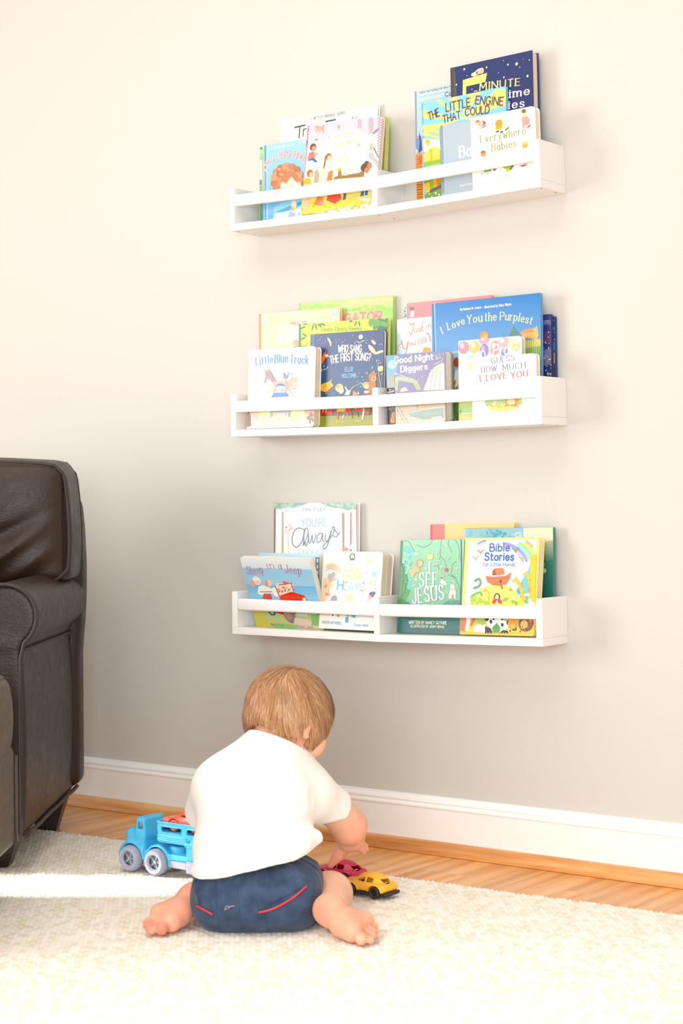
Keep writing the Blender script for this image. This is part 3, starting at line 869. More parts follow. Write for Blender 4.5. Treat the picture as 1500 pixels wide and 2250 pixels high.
ART = {
 'trash': [
  ('p','f6f8f4',[0,0,264.3,0,264.3,234.1,0,234.1]),
  ('p','e6e9e4',[0.3,232.7,8,232.7,12.6,23.6,4.9,23.3]),
  ('t', '6a6a62', ['A', 81.9, 224.4, 85.7, 224.4, 6.1, 0.91, '', 0]),
  ('t', '6a6a62', ['NETFLIX', 92, 224.2, 117, 225, 6.1, 0.91, '', 0]),
  ('t', '6a6a62', ['ORIGINAL', 122, 224.9, 150.4, 225.8, 6, 0.9, '', 0]),
  ('t', '6a6a62', ['SERIES', 156.6, 225.5, 178.6, 226.1, 6, 0.9, '', 0]),
  ('l','4a4844',[3.5,40.4,213.4,68.3,215]),
  ('l','4a4844',[3.2,54.4,213.7,52.4,188.7]),
  ('l','4a4844',[2.6,64.7,206.4,63.7,191.3]),
  ('s','4a4844',[2.4,63.5,201.5,67.2,206.1,72.3,206.5]),
  ('l','4a4844',[3.4,125.9,215.9,151.8,216.6]),
  ('e','4a4844',[198.4,214.7,1.8,1.5,0]),
  ('e','4a4844',[208.1,214,1.8,1,0]),
  ('p','dfe6e0',[259.4,233.5,264.2,233.8,264.8,203.3,260,203.9]),
 ],
 'green_spine': [
  ('p','9fcf9a',[0,0,121.2,0,121.2,178.4,0,178.4]),
  ('p','8fc48c>bfe0a0',[0,178,11.8,177.6,12.3,148.9,0.6,149.2]),
  ('e','5a8f4a',[4,174.4,3.9,3.1,0]),
  ('p','e8e4d8',[0.6,148.2,12.4,147.9,13.3,102.9,1.5,103.1]),
  ('p','f2b088',[7.2,147.5,11.1,148.1,12.4,82.6,8.5,81.9]),
  ('p','5a6a80',[1.5,104.1,6.7,103.6,7,92.3,1.7,92.9]),
  ('p','7fae86',[1.8,90.8,7,90.3,7.2,80,2,79.6]),
  ('p','78a886',[2.4,58,14.2,57.9,15.1,11.9,3.4,12]),
 ],
 'brother': [
  ('p','76b0e0>a9d4f4',[0,0,136.6,0,136.6,175.1,0,175.1]),
  ('p','5f9fd8',[1.3,173.8,6.5,174.2,11,8.7,7.2,8.1]),
  ('p','c2e0f6',[6.5,174.2,9,174.9,13.6,8.5,11,8.7]),
  ('t', 'fff8dc', ['J', 15.4, 163, 21.1, 162.7, 6.1, 1.22, '', 0]),
  ('t', 'fff8dc', ['O', 28.3, 162.5, 33.9, 162.3, 6.1, 1.21, '', 0]),
  ('t', 'fff8dc', ['A', 41, 163, 46.7, 162.8, 6.1, 1.21, '', 0]),
  ('t', 'fff8dc', ['N', 52.5, 163.7, 58.1, 163.5, 6.1, 1.21, '', 0]),
  ('t', 'fff8dc', ['N', 65.2, 163.7, 70.8, 163.5, 6, 1.21, '', 0]),
  ('t', 'fff8dc', ['A', 77.8, 164.3, 83.4, 164, 6, 1.21, '', 0]),
  ('t', 'fff8dc', ['C', 97.9, 165.4, 103.4, 165.2, 6, 1.2, '', 0]),
  ('t', 'fff8dc', ['O', 109.8, 165.5, 115.3, 165.2, 6, 1.2, '', 0]),
  ('t', 'fff0ee', ['I', 7.6, 117, 8.7, 118.8, 13.2, 3.86, '', 0]),
  ('t', 'f49a9a', ['I', 7.6, 117, 8.7, 118.8, 13.2, 2.03, '', 0]),
  ('t', 'fff0ee', ["'", 12.1, 123.1, 13.5, 124.7, 13.2, 3.85, '', 0]),
  ('t', 'f49a9a', ["'", 12.1, 123.1, 13.5, 124.7, 13.2, 2.03, '', 0]),
  ('t', 'fff0ee', ['M', 15.1, 126.5, 21.9, 131.9, 13.2, 3.85, '', 0]),
  ('t', 'f49a9a', ['M', 15.1, 126.5, 21.9, 131.9, 13.2, 2.03, '', 0]),
  ('t', 'fff0ee', ['A', 28.5, 135.6, 37.1, 139, 13.2, 3.85, '', 0]),
  ('t', 'f49a9a', ['A', 28.5, 135.6, 37.1, 139, 13.2, 2.02, '', 0]),
  ('t', 'fff0ee', ['B', 45, 141, 54.8, 142.2, 13.1, 3.84, '', 0]),
  ('t', 'f49a9a', ['B', 45, 141, 54.8, 142.2, 13.1, 2.02, '', 0]),
  ('t', 'fff0ee', ['I', 57.8, 142.2, 60.4, 142.2, 13.1, 3.83, '', 0]),
  ('t', 'f49a9a', ['I', 57.8, 142.2, 60.4, 142.2, 13.1, 2.02, '', 0]),
  ('t', 'fff0ee', ['G', 63.4, 142.3, 73.6, 141.3, 13.1, 3.83, '', 0]),
  ('t', 'f49a9a', ['G', 63.4, 142.3, 73.6, 141.3, 13.1, 2.01, '', 0]),
  ('t', 'fff0ee', ['B', 82.2, 139.5, 92, 136.3, 13.1, 3.82, '', 0]),
  ('t', 'f49a9a', ['B', 82.2, 139.5, 92, 136.3, 13.1, 2.01, '', 0]),
  ('t', 'fff0ee', ['R', 91.3, 136.6, 100.7, 132.4, 13, 3.81, '', 0]),
  ('t', 'f49a9a', ['R', 91.3, 136.6, 100.7, 132.4, 13, 2.01, '', 0]),
  ('t', 'fff0ee', ['O', 100, 132.8, 108.8, 127.7, 13, 3.8, '', 0]),
  ('t', 'f49a9a', ['O', 100, 132.8, 108.8, 127.7, 13, 2.0, '', 0]),
  ('t', 'fff0ee', ['T', 108.1, 128.1, 116.1, 122.2, 13, 3.8, '', 0]),
  ('t', 'f49a9a', ['T', 108.1, 128.1, 116.1, 122.2, 13, 2.0, '', 0]),
  ('t', 'fff0ee', ['H', 115.6, 122.7, 122.6, 116.1, 13, 3.8, '', 0]),
  ('t', 'f49a9a', ['H', 115.6, 122.7, 122.6, 116.1, 13, 2.0, '', 0]),
  ('t', 'fff0ee', ['E', 122.1, 116.6, 128.1, 109.5, 13, 3.79, '', 0]),
  ('t', 'f49a9a', ['E', 122.1, 116.6, 128.1, 109.5, 13, 2.0, '', 0]),
  ('t', 'fff0ee', ['R', 127.7, 110, 132.6, 102.4, 13, 3.79, '', 0]),
  ('t', 'f49a9a', ['R', 127.7, 110, 132.6, 102.4, 13, 1.99, '', 0]),
  ('e','c98a64',[68.2,87.6,38,34.2,0]),
  ('e','c4835c',[104.7,85.8,10.1,8,0]),
  ('e','b87650',[101.8,73.9,10.1,8,0]),
  ('e','d29a72',[93.1,64.7,10.1,8,0]),
  ('e','c4835c',[80,59.8,10.1,8,0]),
  ('e','b87650',[64.9,60,10.2,8,0]),
  ('e','d29a72',[50.2,65.4,10.2,8.1,0]),
  ('e','c4835c',[38.6,75,10.3,8.1,0]),
  ('e','b87650',[32.1,87.2,10.3,8.1,0]),
  ('e','d29a72',[31.9,99.8,10.3,8.1,0]),
  ('e','c4835c',[37.9,110.6,10.3,8.1,0]),
  ('e','b87650',[49.2,117.8,10.2,8.1,0]),
  ('e','d29a72',[63.7,120.1,10.2,8.1,0]),
  ('e','c4835c',[78.9,117.1,10.2,8,0]),
  ('e','b87650',[92.2,109.4,10.1,8,0]),
  ('e','d29a72',[101.3,98.3,10.1,8,0]),
  ('e','b5734e',[71,99.2,5.3,5.1,0]),
  ('e','b5734e',[91.9,93.2,4.4,3.8,0]),
  ('e','b5734e',[40.4,107.9,4,4.9,0]),
  ('e','b5734e',[76.9,107.2,7.3,5.4,0]),
  ('e','b5734e',[38.8,105.7,5.2,4.7,0]),
  ('e','b5734e',[54.7,101.3,6.1,3.7,0]),
  ('e','b5734e',[70.7,97.8,5.4,3.9,0]),
  ('e','b5734e',[61.2,95.7,8.8,5.7,0]),
  ('e','b5734e',[92.4,94.1,5.7,3.4,0]),
  ('e','b5734e',[77.2,101.5,5.7,3.9,0]),
  ('e','b5734e',[62.2,105,5.2,4.2,0]),
  ('e','b5734e',[65.4,96.7,6.8,4.2,0]),
  ('e','b5734e',[54.3,106.1,4.9,3.8,0]),
  ('e','b5734e',[68.6,111.9,6.3,4.5,0]),
  ('e','b5734e',[80.6,97.4,7.3,5.8,0]),
  ('e','b5734e',[60.2,101.2,5.6,5.3,0]),
  ('e','b5734e',[57.2,106,4.2,4,0]),
  ('e','b5734e',[96.4,106,7.3,5.6,0]),
  ('e','b5734e',[81.5,102.7,6.8,3.3,0]),
  ('e','b5734e',[41.6,112.6,4.6,3.4,0]),
  ('e','b5734e',[45.3,105.1,4.8,6.9,0]),
  ('e','b5734e',[78.9,101.7,7.4,4.1,0]),
  ('e','dba27c',[98.6,96,7,4.7,0]),
  ('e','dba27c',[80.8,107.8,7,2.4,0]),
  ('e','dba27c',[51.6,104.4,6.3,3.1,0]),
  ('e','dba27c',[92.1,83.6,3.7,4.3,0]),
  ('e','dba27c',[35.3,107.6,3.3,5.5,0]),
  ('e','dba27c',[64,87.6,6.3,5.2,0]),
  ('e','dba27c',[46.1,115.9,5.5,3,0]),
  ('e','dba27c',[83.2,101.8,5.2,5.4,0]),
  ('e','dba27c',[69.1,112.4,3.7,4.2,0]),
  ('e','dba27c',[69.6,96.4,4.7,4.5,0]),
  ('e','dba27c',[61.2,97.7,6.2,3,0]),
  ('e','dba27c',[59.7,101.5,5.9,3.2,0]),
  ('e','dba27c',[71.6,96.5,6.7,3.6,0]),
  ('e','dba27c',[76.8,109,5.1,3,0]),
  ('e','dba27c',[95.4,99.8,6.4,3.7,0]),
  ('e','dba27c',[94.5,100.7,4.4,4.2,0]),
  ('e','dba27c',[90.8,87.4,5.4,2.7,0]),
  ('e','dba27c',[74.2,107.7,6,5.3,0]),
  ('e','fbe2c8',[78.6,70.5,29.1,26.1,0]),
  ('p','bf7f5a',[52.9,89.2,65.8,81.9,80.6,96.3,93.5,82.9,103.6,79.9,98.2,98.4,77.8,110.6,57.7,104.8]),
  ('e','fbe2c8',[57,78.8,6.4,8.1,0]),
  ('e','e8b090',[81.1,72.2,2.5,1.5,0]),
  ('p','8fcbe2',[29.1,5,33.6,33.8,51.3,41.1,79.1,44.4,114.2,44.9,115,5]),
  ('p','4f9fc6',[36.4,22.5,79.4,32.4,109.4,39.4,109.5,31.4,67,19.5]),
  ('p','d2e8f2',[31.6,4.8,36.5,18.4,79.6,22.3,114.6,24.9,115,3]),
  ('e','fbd8c8',[88.2,33.5,7.6,9,0]),
  ('e','f2b060',[85.8,24.7,5.1,5,0]),
  ('e','b9b6dc',[75.7,6.2,3.9,5.4,0]),
  ('e','b9b6dc',[85.7,8.4,6.1,4.1,0]),
  ('e','b9b6dc',[78.3,14.2,3.4,4.8,0]),
  ('e','b9b6dc',[83.8,14,6.6,3.3,0]),
  ('e','b9b6dc',[82.8,12.5,5.6,4.3,0]),
  ('e','b9b6dc',[89.8,12.2,4.2,3.2,0]),
  ('e','b9b6dc',[79.5,14.6,3.7,5.5,0]),
  ('e','b9b6dc',[103.4,11.8,3.1,3.1,0]),
 ],
 'pink': [
  ('p','fbe3d8>f3d3e4',[0,0,196.6,0,196.6,198,0,198]),
  ('p','fdf3d8>fdeedd',[-4.8,32.2,216.9,39.3,209.6,122.5,-2.4,112.3]),
  ('p','d99aa4',[0.7,196.5,4.4,197.1,0.6,1.8,-3,1]),
  ('e','fdf2e4',[110.6,131.8,69.8,46.1,0]),
  ('l','c9a06a',[1.3,22.1,193.3,17.9,185.7]),
  ('l','c9a06a',[1.3,23.3,193.2,22,181.3]),
  ('l','c9a06a',[1.3,24.6,193,26.1,176.8]),
  ('l','c9a06a',[1.3,25.8,192.9,29.1,184.6]),
  ('l','c9a06a',[1.3,27.1,192.8,33.2,180.1]),
  ('l','d0b07a',[1.3,30.9,191.4,26.7,183.8]),
  ('l','d0b07a',[1.3,32.1,191.3,30.8,179.4]),
  ('l','d0b07a',[1.3,33.4,191.1,34.9,175]),
  ('l','d0b07a',[1.3,34.6,191,37.8,182.7]),
  ('l','d0b07a',[1.3,35.9,190.9,41.9,178.3]),
  ('l','d0b07a',[1.3,37.1,190.8,46,173.9]),
  ('l','caa070',[1.3,41.8,193.3,37.6,185.7]),
  ('l','caa070',[1.3,43,193.2,41.7,181.3]),
  ('l','caa070',[1.3,44.2,193,45.7,176.9]),
  ('l','b07a62',[1.2,167.8,196.1,162.3,191.7]),
  ('l','b07a62',[1.2,167.8,196.1,174.2,190.5]),
  ('l','b07a62',[1.2,168.3,191.1,162.7,186.8]),
  ('l','b07a62',[1.2,168.3,191.1,174.6,185.5]),
  ('l','b07a62',[1.2,168.7,186.2,163.2,181.8]),
  ('l','b07a62',[1.2,168.7,186.2,175.1,180.6]),
  ('l','b07a62',[1.2,169.1,181.2,163.6,176.9]),
  ('l','b07a62',[1.2,169.1,181.2,175.5,175.7]),
  ('l','b07a62',[1.2,169.6,176.3,164.1,171.9]),
  ('l','b07a62',[1.2,169.6,176.3,176,170.7]),
  ('l','b07a62',[1.2,170,171.3,164.5,167]),
  ('l','b07a62',[1.2,170,171.3,176.4,165.8]),
  ('l','b07a62',[1.2,170.5,166.4,165,162]),
  ('l','b07a62',[1.2,170.5,166.4,176.9,160.8]),
  ('l','b0715c',[1.3,192.5,196.4,185.9,191.2]),
  ('l','b0715c',[1.3,192.5,196.4,200.1,189.7]),
  ('l','b0715c',[1.3,193,190.5,186.4,185.3]),
  ('l','b0715c',[1.3,193,190.5,200.6,183.8]),
  ('l','b0715c',[1.3,193.5,184.6,187,179.4]),
  ('l','b0715c',[1.3,193.5,184.6,201.1,177.9]),
  ('l','b0715c',[1.3,194,178.6,187.5,173.5]),
  ('l','b0715c',[1.3,194,178.6,201.7,172]),
  ('l','b0715c',[1.3,194.6,172.7,188,167.5]),
  ('l','b0715c',[1.3,194.6,172.7,202.2,166.1]),
  ('l','b0715c',[1.3,195.1,166.8,188.5,161.6]),
  ('l','b0715c',[1.3,195.1,166.8,202.7,160.2]),
  ('l','b0715c',[1.3,195.6,160.9,189.1,155.7]),
  ('l','b0715c',[1.3,195.6,160.9,203.2,154.3]),
  ('l','b0715c',[1.3,196.2,155,189.6,149.8]),
  ('l','b0715c',[1.3,196.2,155,203.8,148.4]),
  ('l','b0715c',[1.3,196.7,149.1,190.1,143.9]),
  ('l','b0715c',[1.3,196.7,149.1,204.3,142.5]),
  ('l','b0715c',[1.3,197.2,143.2,190.7,138]),
  ('l','b0715c',[1.3,197.2,143.2,204.8,136.6]),
  ('l','b0715c',[1.3,197.7,137.3,191.2,132]),
  ('l','b0715c',[1.3,197.7,137.3,205.3,130.7]),
  ('l','b0715c',[1.3,198.3,131.4,191.7,126.1]),
  ('l','b0715c',[1.3,198.3,131.4,205.9,124.8]),
  ('l','b0715c',[1.3,198.8,125.5,192.2,120.2]),
  ('l','b0715c',[1.3,198.8,125.5,206.4,118.9]),
  ('l','b0715c',[1.3,199.3,119.6,192.8,114.3]),
  ('l','b0715c',[1.3,199.3,119.6,206.9,113]),
  ('l','b0715c',[1.3,199.8,113.7,193.3,108.4]),
  ('l','b0715c',[1.3,199.8,113.7,207.4,107.1]),
  ('l','b0715c',[1.3,200.4,107.8,193.8,102.5]),
  ('l','b0715c',[1.3,200.4,107.8,207.9,101.3]),
  ('l','b0715c',[1.3,200.9,101.9,194.3,96.6]),
  ('l','b0715c',[1.3,200.9,101.9,208.5,95.4]),
  ('l','b0715c',[1.3,201.4,96,194.9,90.7]),
  ('l','b0715c',[1.3,201.4,96,209,89.5]),
  ('l','b0715c',[1.3,201.9,90.1,195.4,84.9]),
  ('l','b0715c',[1.3,201.9,90.1,209.5,83.6]),
  ('l','b0715c',[1.3,202.5,84.2,195.9,79]),
  ('l','b0715c',[1.3,202.5,84.2,210,77.7]),
  ('l','c99484',[1.2,138.2,196.2,133.7,192.7]),
  ('l','c99484',[1.2,138.2,196.2,143.3,191.7]),
  ('l','c99484',[1.2,138.6,191.2,134.2,187.8]),
  ('l','c99484',[1.2,138.6,191.2,143.8,186.8]),
  ('l','c99484',[1.2,139.1,186.3,134.6,182.8]),
  ('l','c99484',[1.2,139.1,186.3,144.2,181.8]),
  ('l','c99484',[1.2,139.5,181.3,135.1,177.8]),
  ('l','c99484',[1.2,139.5,181.3,144.7,176.8]),
  ('l','a8655a',[1.2,202.9,197.3,198.7,191.8]),
  ('l','a8655a',[1.2,202.9,197.3,208.1,190.9]),
  ('l','a8655a',[1.2,203.5,190.4,199.3,184.9]),
  ('l','a8655a',[1.2,203.5,190.4,208.8,184]),
  ('l','a8655a',[1.2,204.1,183.5,199.9,178]),
  ('l','a8655a',[1.2,204.1,183.5,209.4,177.1]),
  ('l','a8655a',[1.2,204.7,176.6,200.6,171.1]),
  ('l','a8655a',[1.2,204.7,176.6,210,170.2]),
  ('l','a8655a',[1.2,205.4,169.7,201.2,164.3]),
  ('l','a8655a',[1.2,205.4,169.7,210.6,163.3]),
  ('l','a8655a',[1.2,206,162.8,201.8,157.4]),
  ('l','a8655a',[1.2,206,162.8,211.2,156.4]),
  ('l','a8655a',[1.2,206.6,155.9,202.4,150.5]),
  ('l','a8655a',[1.2,206.6,155.9,211.8,149.6]),
  ('l','a8655a',[1.2,207.2,149,203,143.6]),
  ('l','a8655a',[1.2,207.2,149,212.4,142.7]),
  ('l','a8655a',[1.2,207.8,142.2,203.6,136.7]),
  ('l','a8655a',[1.2,207.8,142.2,213,135.8]),
  ('l','a8655a',[1.2,208.4,135.3,204.2,129.8]),
  ('l','a8655a',[1.2,208.4,135.3,213.6,128.9]),
  ('l','a8655a',[1.2,209,128.4,204.9,123]),
  ('l','a8655a',[1.2,209,128.4,214.2,122.1]),
  ('l','a8655a',[1.2,209.6,121.5,205.5,116.1]),
  ('l','a8655a',[1.2,209.6,121.5,214.9,115.2]),
  ('l','a8655a',[1.2,210.2,114.7,206.1,109.2]),
  ('l','a8655a',[1.2,210.2,114.7,215.5,108.3]),
  ('l','a8655a',[1.2,210.9,107.8,206.7,102.3]),
  ('l','a8655a',[1.2,210.9,107.8,216.1,101.5]),
  ('l','b87682',[3.1,0.1,190.5,-2.8,142.5]),
  ('l','a8606a',[4.1,0.3,162.3,-1.1,150.4]),
  ('t', 'cfe6d2', ["DON'T FORGET TO", 59.7, 158.5, 152.9, 165.2, 10.1, 1.31, '', 0]),
  ('t', 'd6e9cc', ['REMEMBER', 77.1, 140.9, 134.5, 144.3, 10.1, 1.31, '', 0]),
  ('t', 'e6e0b4', ['ELLIE', 95, 117.4, 114.2, 118.7, 6, 0.8, '', 0]),
  ('t', 'ece2bc', ['HOLCOMB', 87.5, 107.2, 119.8, 109.3, 6, 0.8, '', 0]),
  ('e','b99060',[26.2,162.8,3.7,1.5,0]),
  ('e','e2b48a',[84,185,3.1,4,0]),
  ('e','8f93b4',[183.5,166,8.3,2.5,35]),
  ('e','d8c0a8',[140.8,140.8,2.4,5,0]),
  ('e','7a5a44',[19,147.5,8.1,7.6,0]),
  ('e','d9a080',[21.8,144.2,5.6,5.1,0]),
  ('p','ee8f88',[6.6,121.5,10.3,135.3,20,137.4,28.1,129.6,21.6,120.2]),
  ('p','4f82b8',[5.7,117.6,16.4,122.7,23.8,123,34.6,113,29.7,112.4,19.3,118.4]),
  ('s','e8b496',[2.4,23.1,130,34.1,131]),
  ('e','a87850',[63.1,122.4,7.4,7.1,0]),
  ('e','f6d2b4',[65.8,119.1,5.5,5.5,0]),
  ('s','94683f',[3.4,55.7,123,53.2,97.4]),
  ('p','fbf0dc',[53.4,95.4,61.3,114.6,74,109.4,82.8,67,58.6,65.1]),
  ('e','c07a52',[15.8,89.6,8.1,8.1,0]),
  ('e','f3c6a4',[19.8,86.3,5.6,5.6,0]),
  ('p','eebc4c',[-0.6,67,5.5,80.5,18.1,78.4,21.7,66.1]),
  ('p','b8aaa0',[29,67.5,29.2,91.5,36.1,96.9,46.1,68.1]),
  ('p','f8e4c6',[41.4,66.5,43.5,96.2,55.6,97.2,60.9,66.9]),
  ('p','e89068',[63.2,68.7,66.2,88.3,78.1,91.2,77.7,69.4]),
  ('p','a5855a',[92,72.2,92.6,91.9,97.1,95.5,103.9,73.1]),
  ('e','e8cf5a',[93.8,91.8,4.3,4,0]),
  ('p','9a7a58',[80,71.2,86.7,76.6,148.8,79.1,160,86,161.4,70.2]),
  ('p','f3d48a',[106,76.9,110.1,84.5,118.1,75.9]),
  ('e','6a4f40',[160.8,89.9,9.6,8.9,0]),
  ('e','c98a6a',[167.3,83.4,6,5.9,0]),
  ('e','6a4f40',[165.9,99.2,6,4,0]),
  ('e','d08a6c',[173.6,92.6,6,6.9,0]),
  ('p','fbf7f2',[154.6,107.1,170.9,122.2,177.2,130.4,184.6,126.8,200.7,103.9,208.8,91.4,210.2,75.8,183.8,83.9,174.5,108.2,165.2,107.1]),
  ('l','4a4440',[1.3,174.4,122.9,170.6,112.5]),
  ('l','4a4440',[1.3,177.4,119.5,174,109.1]),
  ('l','4a4440',[1.3,180.4,116.1,177.3,105.8]),
  ('l','4a4440',[1.3,183.4,112.7,180.7,102.5]),
  ('l','4a4440',[1.3,186.4,109.3,184,99.1]),
  ('l','4a4440',[1.3,189.4,105.9,187.4,95.8]),
  ('l','4a4440',[1.3,192.4,102.5,190.7,92.5]),
  ('l','4a4440',[1.3,195.4,99.1,194.1,89.2]),
  ('l','4a4440',[1.3,198.4,95.7,197.4,85.8]),
  ('l','4a4440',[1.3,201.4,92.3,200.7,82.5]),
  ('l','4a4440',[1.3,204.4,88.9,204.1,79.2]),
  ('l','4a4440',[1.3,207.4,85.5,207.4,75.9]),
  ('s','5a5450',[2,182.1,129,192.9,112.4,206.1,95.6]),
  ('p','ecc08a',[170.6,126.2,172.7,141.6,177.8,137.2,179.9,127.3]),
  ('p','d2d85e>e4d872',[-5.2,-1.8,213.3,15.3,211.9,31,45.5,22.4,1.4,19.7]),
  ('p','f0d884',[-2.3,32,187.5,42.7,188.5,30.9,1.4,19.7]),
  ('e','f2cf58',[1.1,17.7,3.7,2.1,0]),
  ('e','f2cf58',[25.5,22.6,3.5,2.4,0]),
  ('e','f2cf58',[14.8,20.4,2.7,4,0]),
  ('e','f2cf58',[175.2,15.4,4.1,3.1,0]),
  ('e','f2cf58',[167,1.4,3.7,3.4,0]),
  ('e','f2cf58',[72.7,7.7,4.6,2.9,0]),
  ('e','f2cf58',[175,-2.4,4.9,2.2,0]),
  ('e','f2cf58',[98.3,-0.1,4.1,3.9,0]),
  ('e','f2cf58',[179.1,11.7,2.8,3.8,0]),
  ('e','f2cf58',[168.6,-0.9,3.1,2.9,0]),
  ('e','f2cf58',[113.9,9.3,3.6,2.8,0]),
  ('e','f2cf58',[160.9,13.1,4.1,3.4,0]),
  ('e','f2cf58',[170.6,15.8,4,3.3,0]),
  ('e','f2cf58',[85.3,22,2.3,2.2,0]),
  ('e','f2cf58',[147,14.7,2.6,2.6,0]),
  ('e','f2cf58',[91,6.3,4.5,2.4,0]),
  ('e','f2cf58',[167.7,16.4,3.2,2.2,0]),
  ('e','f2cf58',[63.9,14.3,3.7,2.8,0]),
  ('e','f2cf58',[39.2,21.7,2.9,3.6,0]),
  ('e','f2cf58',[77.9,10,3.7,2.8,0]),
  ('e','f2cf58',[136.9,6.2,3,4.1,0]),
  ('e','f2cf58',[41,23.4,4.1,3,0]),
  ('e','f2cf58',[33.1,24.7,3.8,2.5,0]),
  ('e','f2cf58',[18.7,16.6,4.1,1.9,0]),
  ('e','f2cf58',[92.5,20.7,4.5,3.6,0]),
  ('e','f2cf58',[48,23.7,4.9,3.1,0]),
  ('e','b8cc4a',[143.9,8.6,3.3,3,0]),
  ('e','b8cc4a',[94.5,8.7,2.3,3,0]),
  ('e','b8cc4a',[33.3,15.7,3.6,3.4,0]),
  ('e','b8cc4a',[3,10.4,3.9,2.8,0]),
  ('e','b8cc4a',[135.4,4.5,4,2.9,0]),
  ('e','b8cc4a',[102.5,9.6,2.7,2.8,0]),
  ('e','b8cc4a',[84.5,5.7,3.3,2.5,0]),
  ('e','b8cc4a',[122.9,-0.1,3.8,2.5,0]),
  ('e','b8cc4a',[169.1,1.4,2,2.1,0]),
  ('e','b8cc4a',[24.3,3.1,2,2.8,0]),
  ('e','b8cc4a',[104.5,-2.6,2.3,3.2,0]),
  ('e','b8cc4a',[68.4,1.2,2.6,3.3,0]),
  ('e','b8cc4a',[62.6,12.2,2.8,1.7,0]),
  ('e','b8cc4a',[153.1,5.6,2.7,3.4,0]),
  ('e','b8cc4a',[183.4,-2,3.7,2,0]),
  ('e','b8cc4a',[113.7,-4.8,3.1,2.7,0]),
  ('e','b8cc4a',[9.4,12.7,2.1,2.1,0]),
  ('e','b8cc4a',[64.5,1.1,1.9,2.4,0]),
  ('p','f0ccc0',[7.4,9.3,8.4,37.2,19.4,38.3,17.5,6.5]),
  ('p','e09062',[33.6,19.3,41.7,36.6,59.2,33.2,56,15.6]),
  ('p','e86a5a',[67.1,26.7,70.7,40.3,99.6,41.9,108.1,27.4,89.8,17]),
  ('e','d8a0b0',[52.9,21.8,6.2,4,0]),
  ('p','3f6a8a',[110.9,23.3,111.9,39,118.9,40.4,118,24.7]),
  ('p','46709e',[155.8,27.6,158.2,41.1,165.1,42.5,165.2,28.8]),
  ('p','46709e',[167.6,28.7,168.5,44.2,175.5,44.6,174.6,29.1]),
  ('p','ecdcd2',[149,24.2,161.5,17.4,180.8,12,184.7,21.5,165.5,24.9]),
  ('t', 'faf6d0', ['ILLUSTRATED BY', 64.4, 3.1, 92.1, 5.5, 4, 0.6, '', 0]),
  ('t', 'faf6d0', ['KAYLA HARREN', 100.6, 5.3, 142.1, 8.6, 4, 0.7, '', 0]),
 ],
 'leafy': [
  ('p','c4d35a',[0,0,190.8,0,190.8,202.7,0,202.7]),
  ('e','7fae4a',[195.8,195.4,4.9,3.7,0]),
  ('e','7fae4a',[197.1,159,3.6,4.3,0]),
  ('e','7fae4a',[194.8,166.9,5.2,4,0]),
  ('e','7fae4a',[193.3,137.6,3.6,4.8,0]),
  ('e','7fae4a',[205,138.5,6,2.6,0]),
  ('e','7fae4a',[197.2,190.6,4.5,2.7,0]),
  ('e','7fae4a',[193.6,127.7,3.7,2.7,0]),
  ('e','7fae4a',[193.9,157.1,4.6,3,0]),
  ('e','7fae4a',[201.5,140.3,4.8,3.6,0]),
  ('e','7fae4a',[204.5,128.4,3.5,4.5,0]),
  ('e','7fae4a',[206.9,137.6,6.2,3.4,0]),
  ('e','7fae4a',[200,147.1,4.5,4.8,0]),
  ('e','7fae4a',[202.1,84.3,4.9,2.6,0]),
  ('e','7fae4a',[198.8,96.9,4.4,2.4,0]),
  ('e','7fae4a',[192.9,190.9,6.6,5.4,0]),
  ('e','7fae4a',[204.7,125.8,5.7,2.9,0]),
  ('e','7fae4a',[195.9,136.1,4.2,2.5,0]),
  ('e','7fae4a',[206.9,144.6,4.7,3.4,0]),
  ('e','7fae4a',[194.7,152.6,6,4.7,0]),
  ('e','7fae4a',[194.8,197.1,5.9,3.2,0]),
  ('e','7fae4a',[198.2,195.2,5.4,3.6,0]),
  ('e','7fae4a',[198.8,148.7,4.2,4.1,0]),
  ('e','7fae4a',[205.1,183.9,4,2.5,0]),
  ('e','7fae4a',[204,119.3,3.7,3.7,0]),
  ('e','e0e08a',[204.3,113.2,3,3,0]),
  ('e','e0e08a',[208.4,90.4,2.5,2.2,0]),
  ('e','e0e08a',[198.3,145.7,2.2,2.8,0]),
  ('e','e0e08a',[203.1,164.4,4.1,3.2,0]),
  ('e','e0e08a',[198.6,131.6,2.9,2.7,0]),
  ('e','e0e08a',[201.7,115.3,3.4,2.1,0]),
  ('e','e0e08a',[204.6,104.6,3,2.3,0]),
  ('e','e0e08a',[203.9,86.1,4.9,3.3,0]),
  ('e','e0e08a',[208.3,96.4,3.2,2,0]),
  ('e','e0e08a',[204.5,131.1,3.2,2.3,0]),
  ('e','e0e08a',[201.7,142,2.9,2.5,0]),
  ('e','e0e08a',[204.2,95.1,3.8,2.4,0]),
  ('e','e0e08a',[200.5,143.8,2.7,2.2,0]),
  ('e','e0e08a',[200.9,187.5,3.5,2.6,0]),
  ('e','e0e08a',[206,108.4,4.1,3.4,0]),
  ('e','e0e08a',[202.4,118.2,3.1,3.1,0]),
 ],
 'corduroy': [
  ('p','b2c8d0>c2d6dc',[0,0,207.2,0,207.2,249.3,0,249.3]),
  ('p','7fa6b4',[0.4,252.1,5.1,252.2,2.6,19.7,-2.1,19.4]),
  ('l','c9dade',[1.2,10.5,240.6,88.2,241.1]),
  ('l','a6bec6',[1.2,10.4,234.5,88,235.1]),
  ('l','c9dade',[1.2,10.2,228.4,87.9,229.1]),
  ('l','a6bec6',[1.2,10.1,222.3,87.7,223.1]),
  ('l','c9dade',[1.2,9.9,216.2,87.5,217]),
  ('l','a6bec6',[1.2,9.8,210.1,87.4,211]),
  ('l','c9dade',[1.2,9.6,204,87.2,205]),
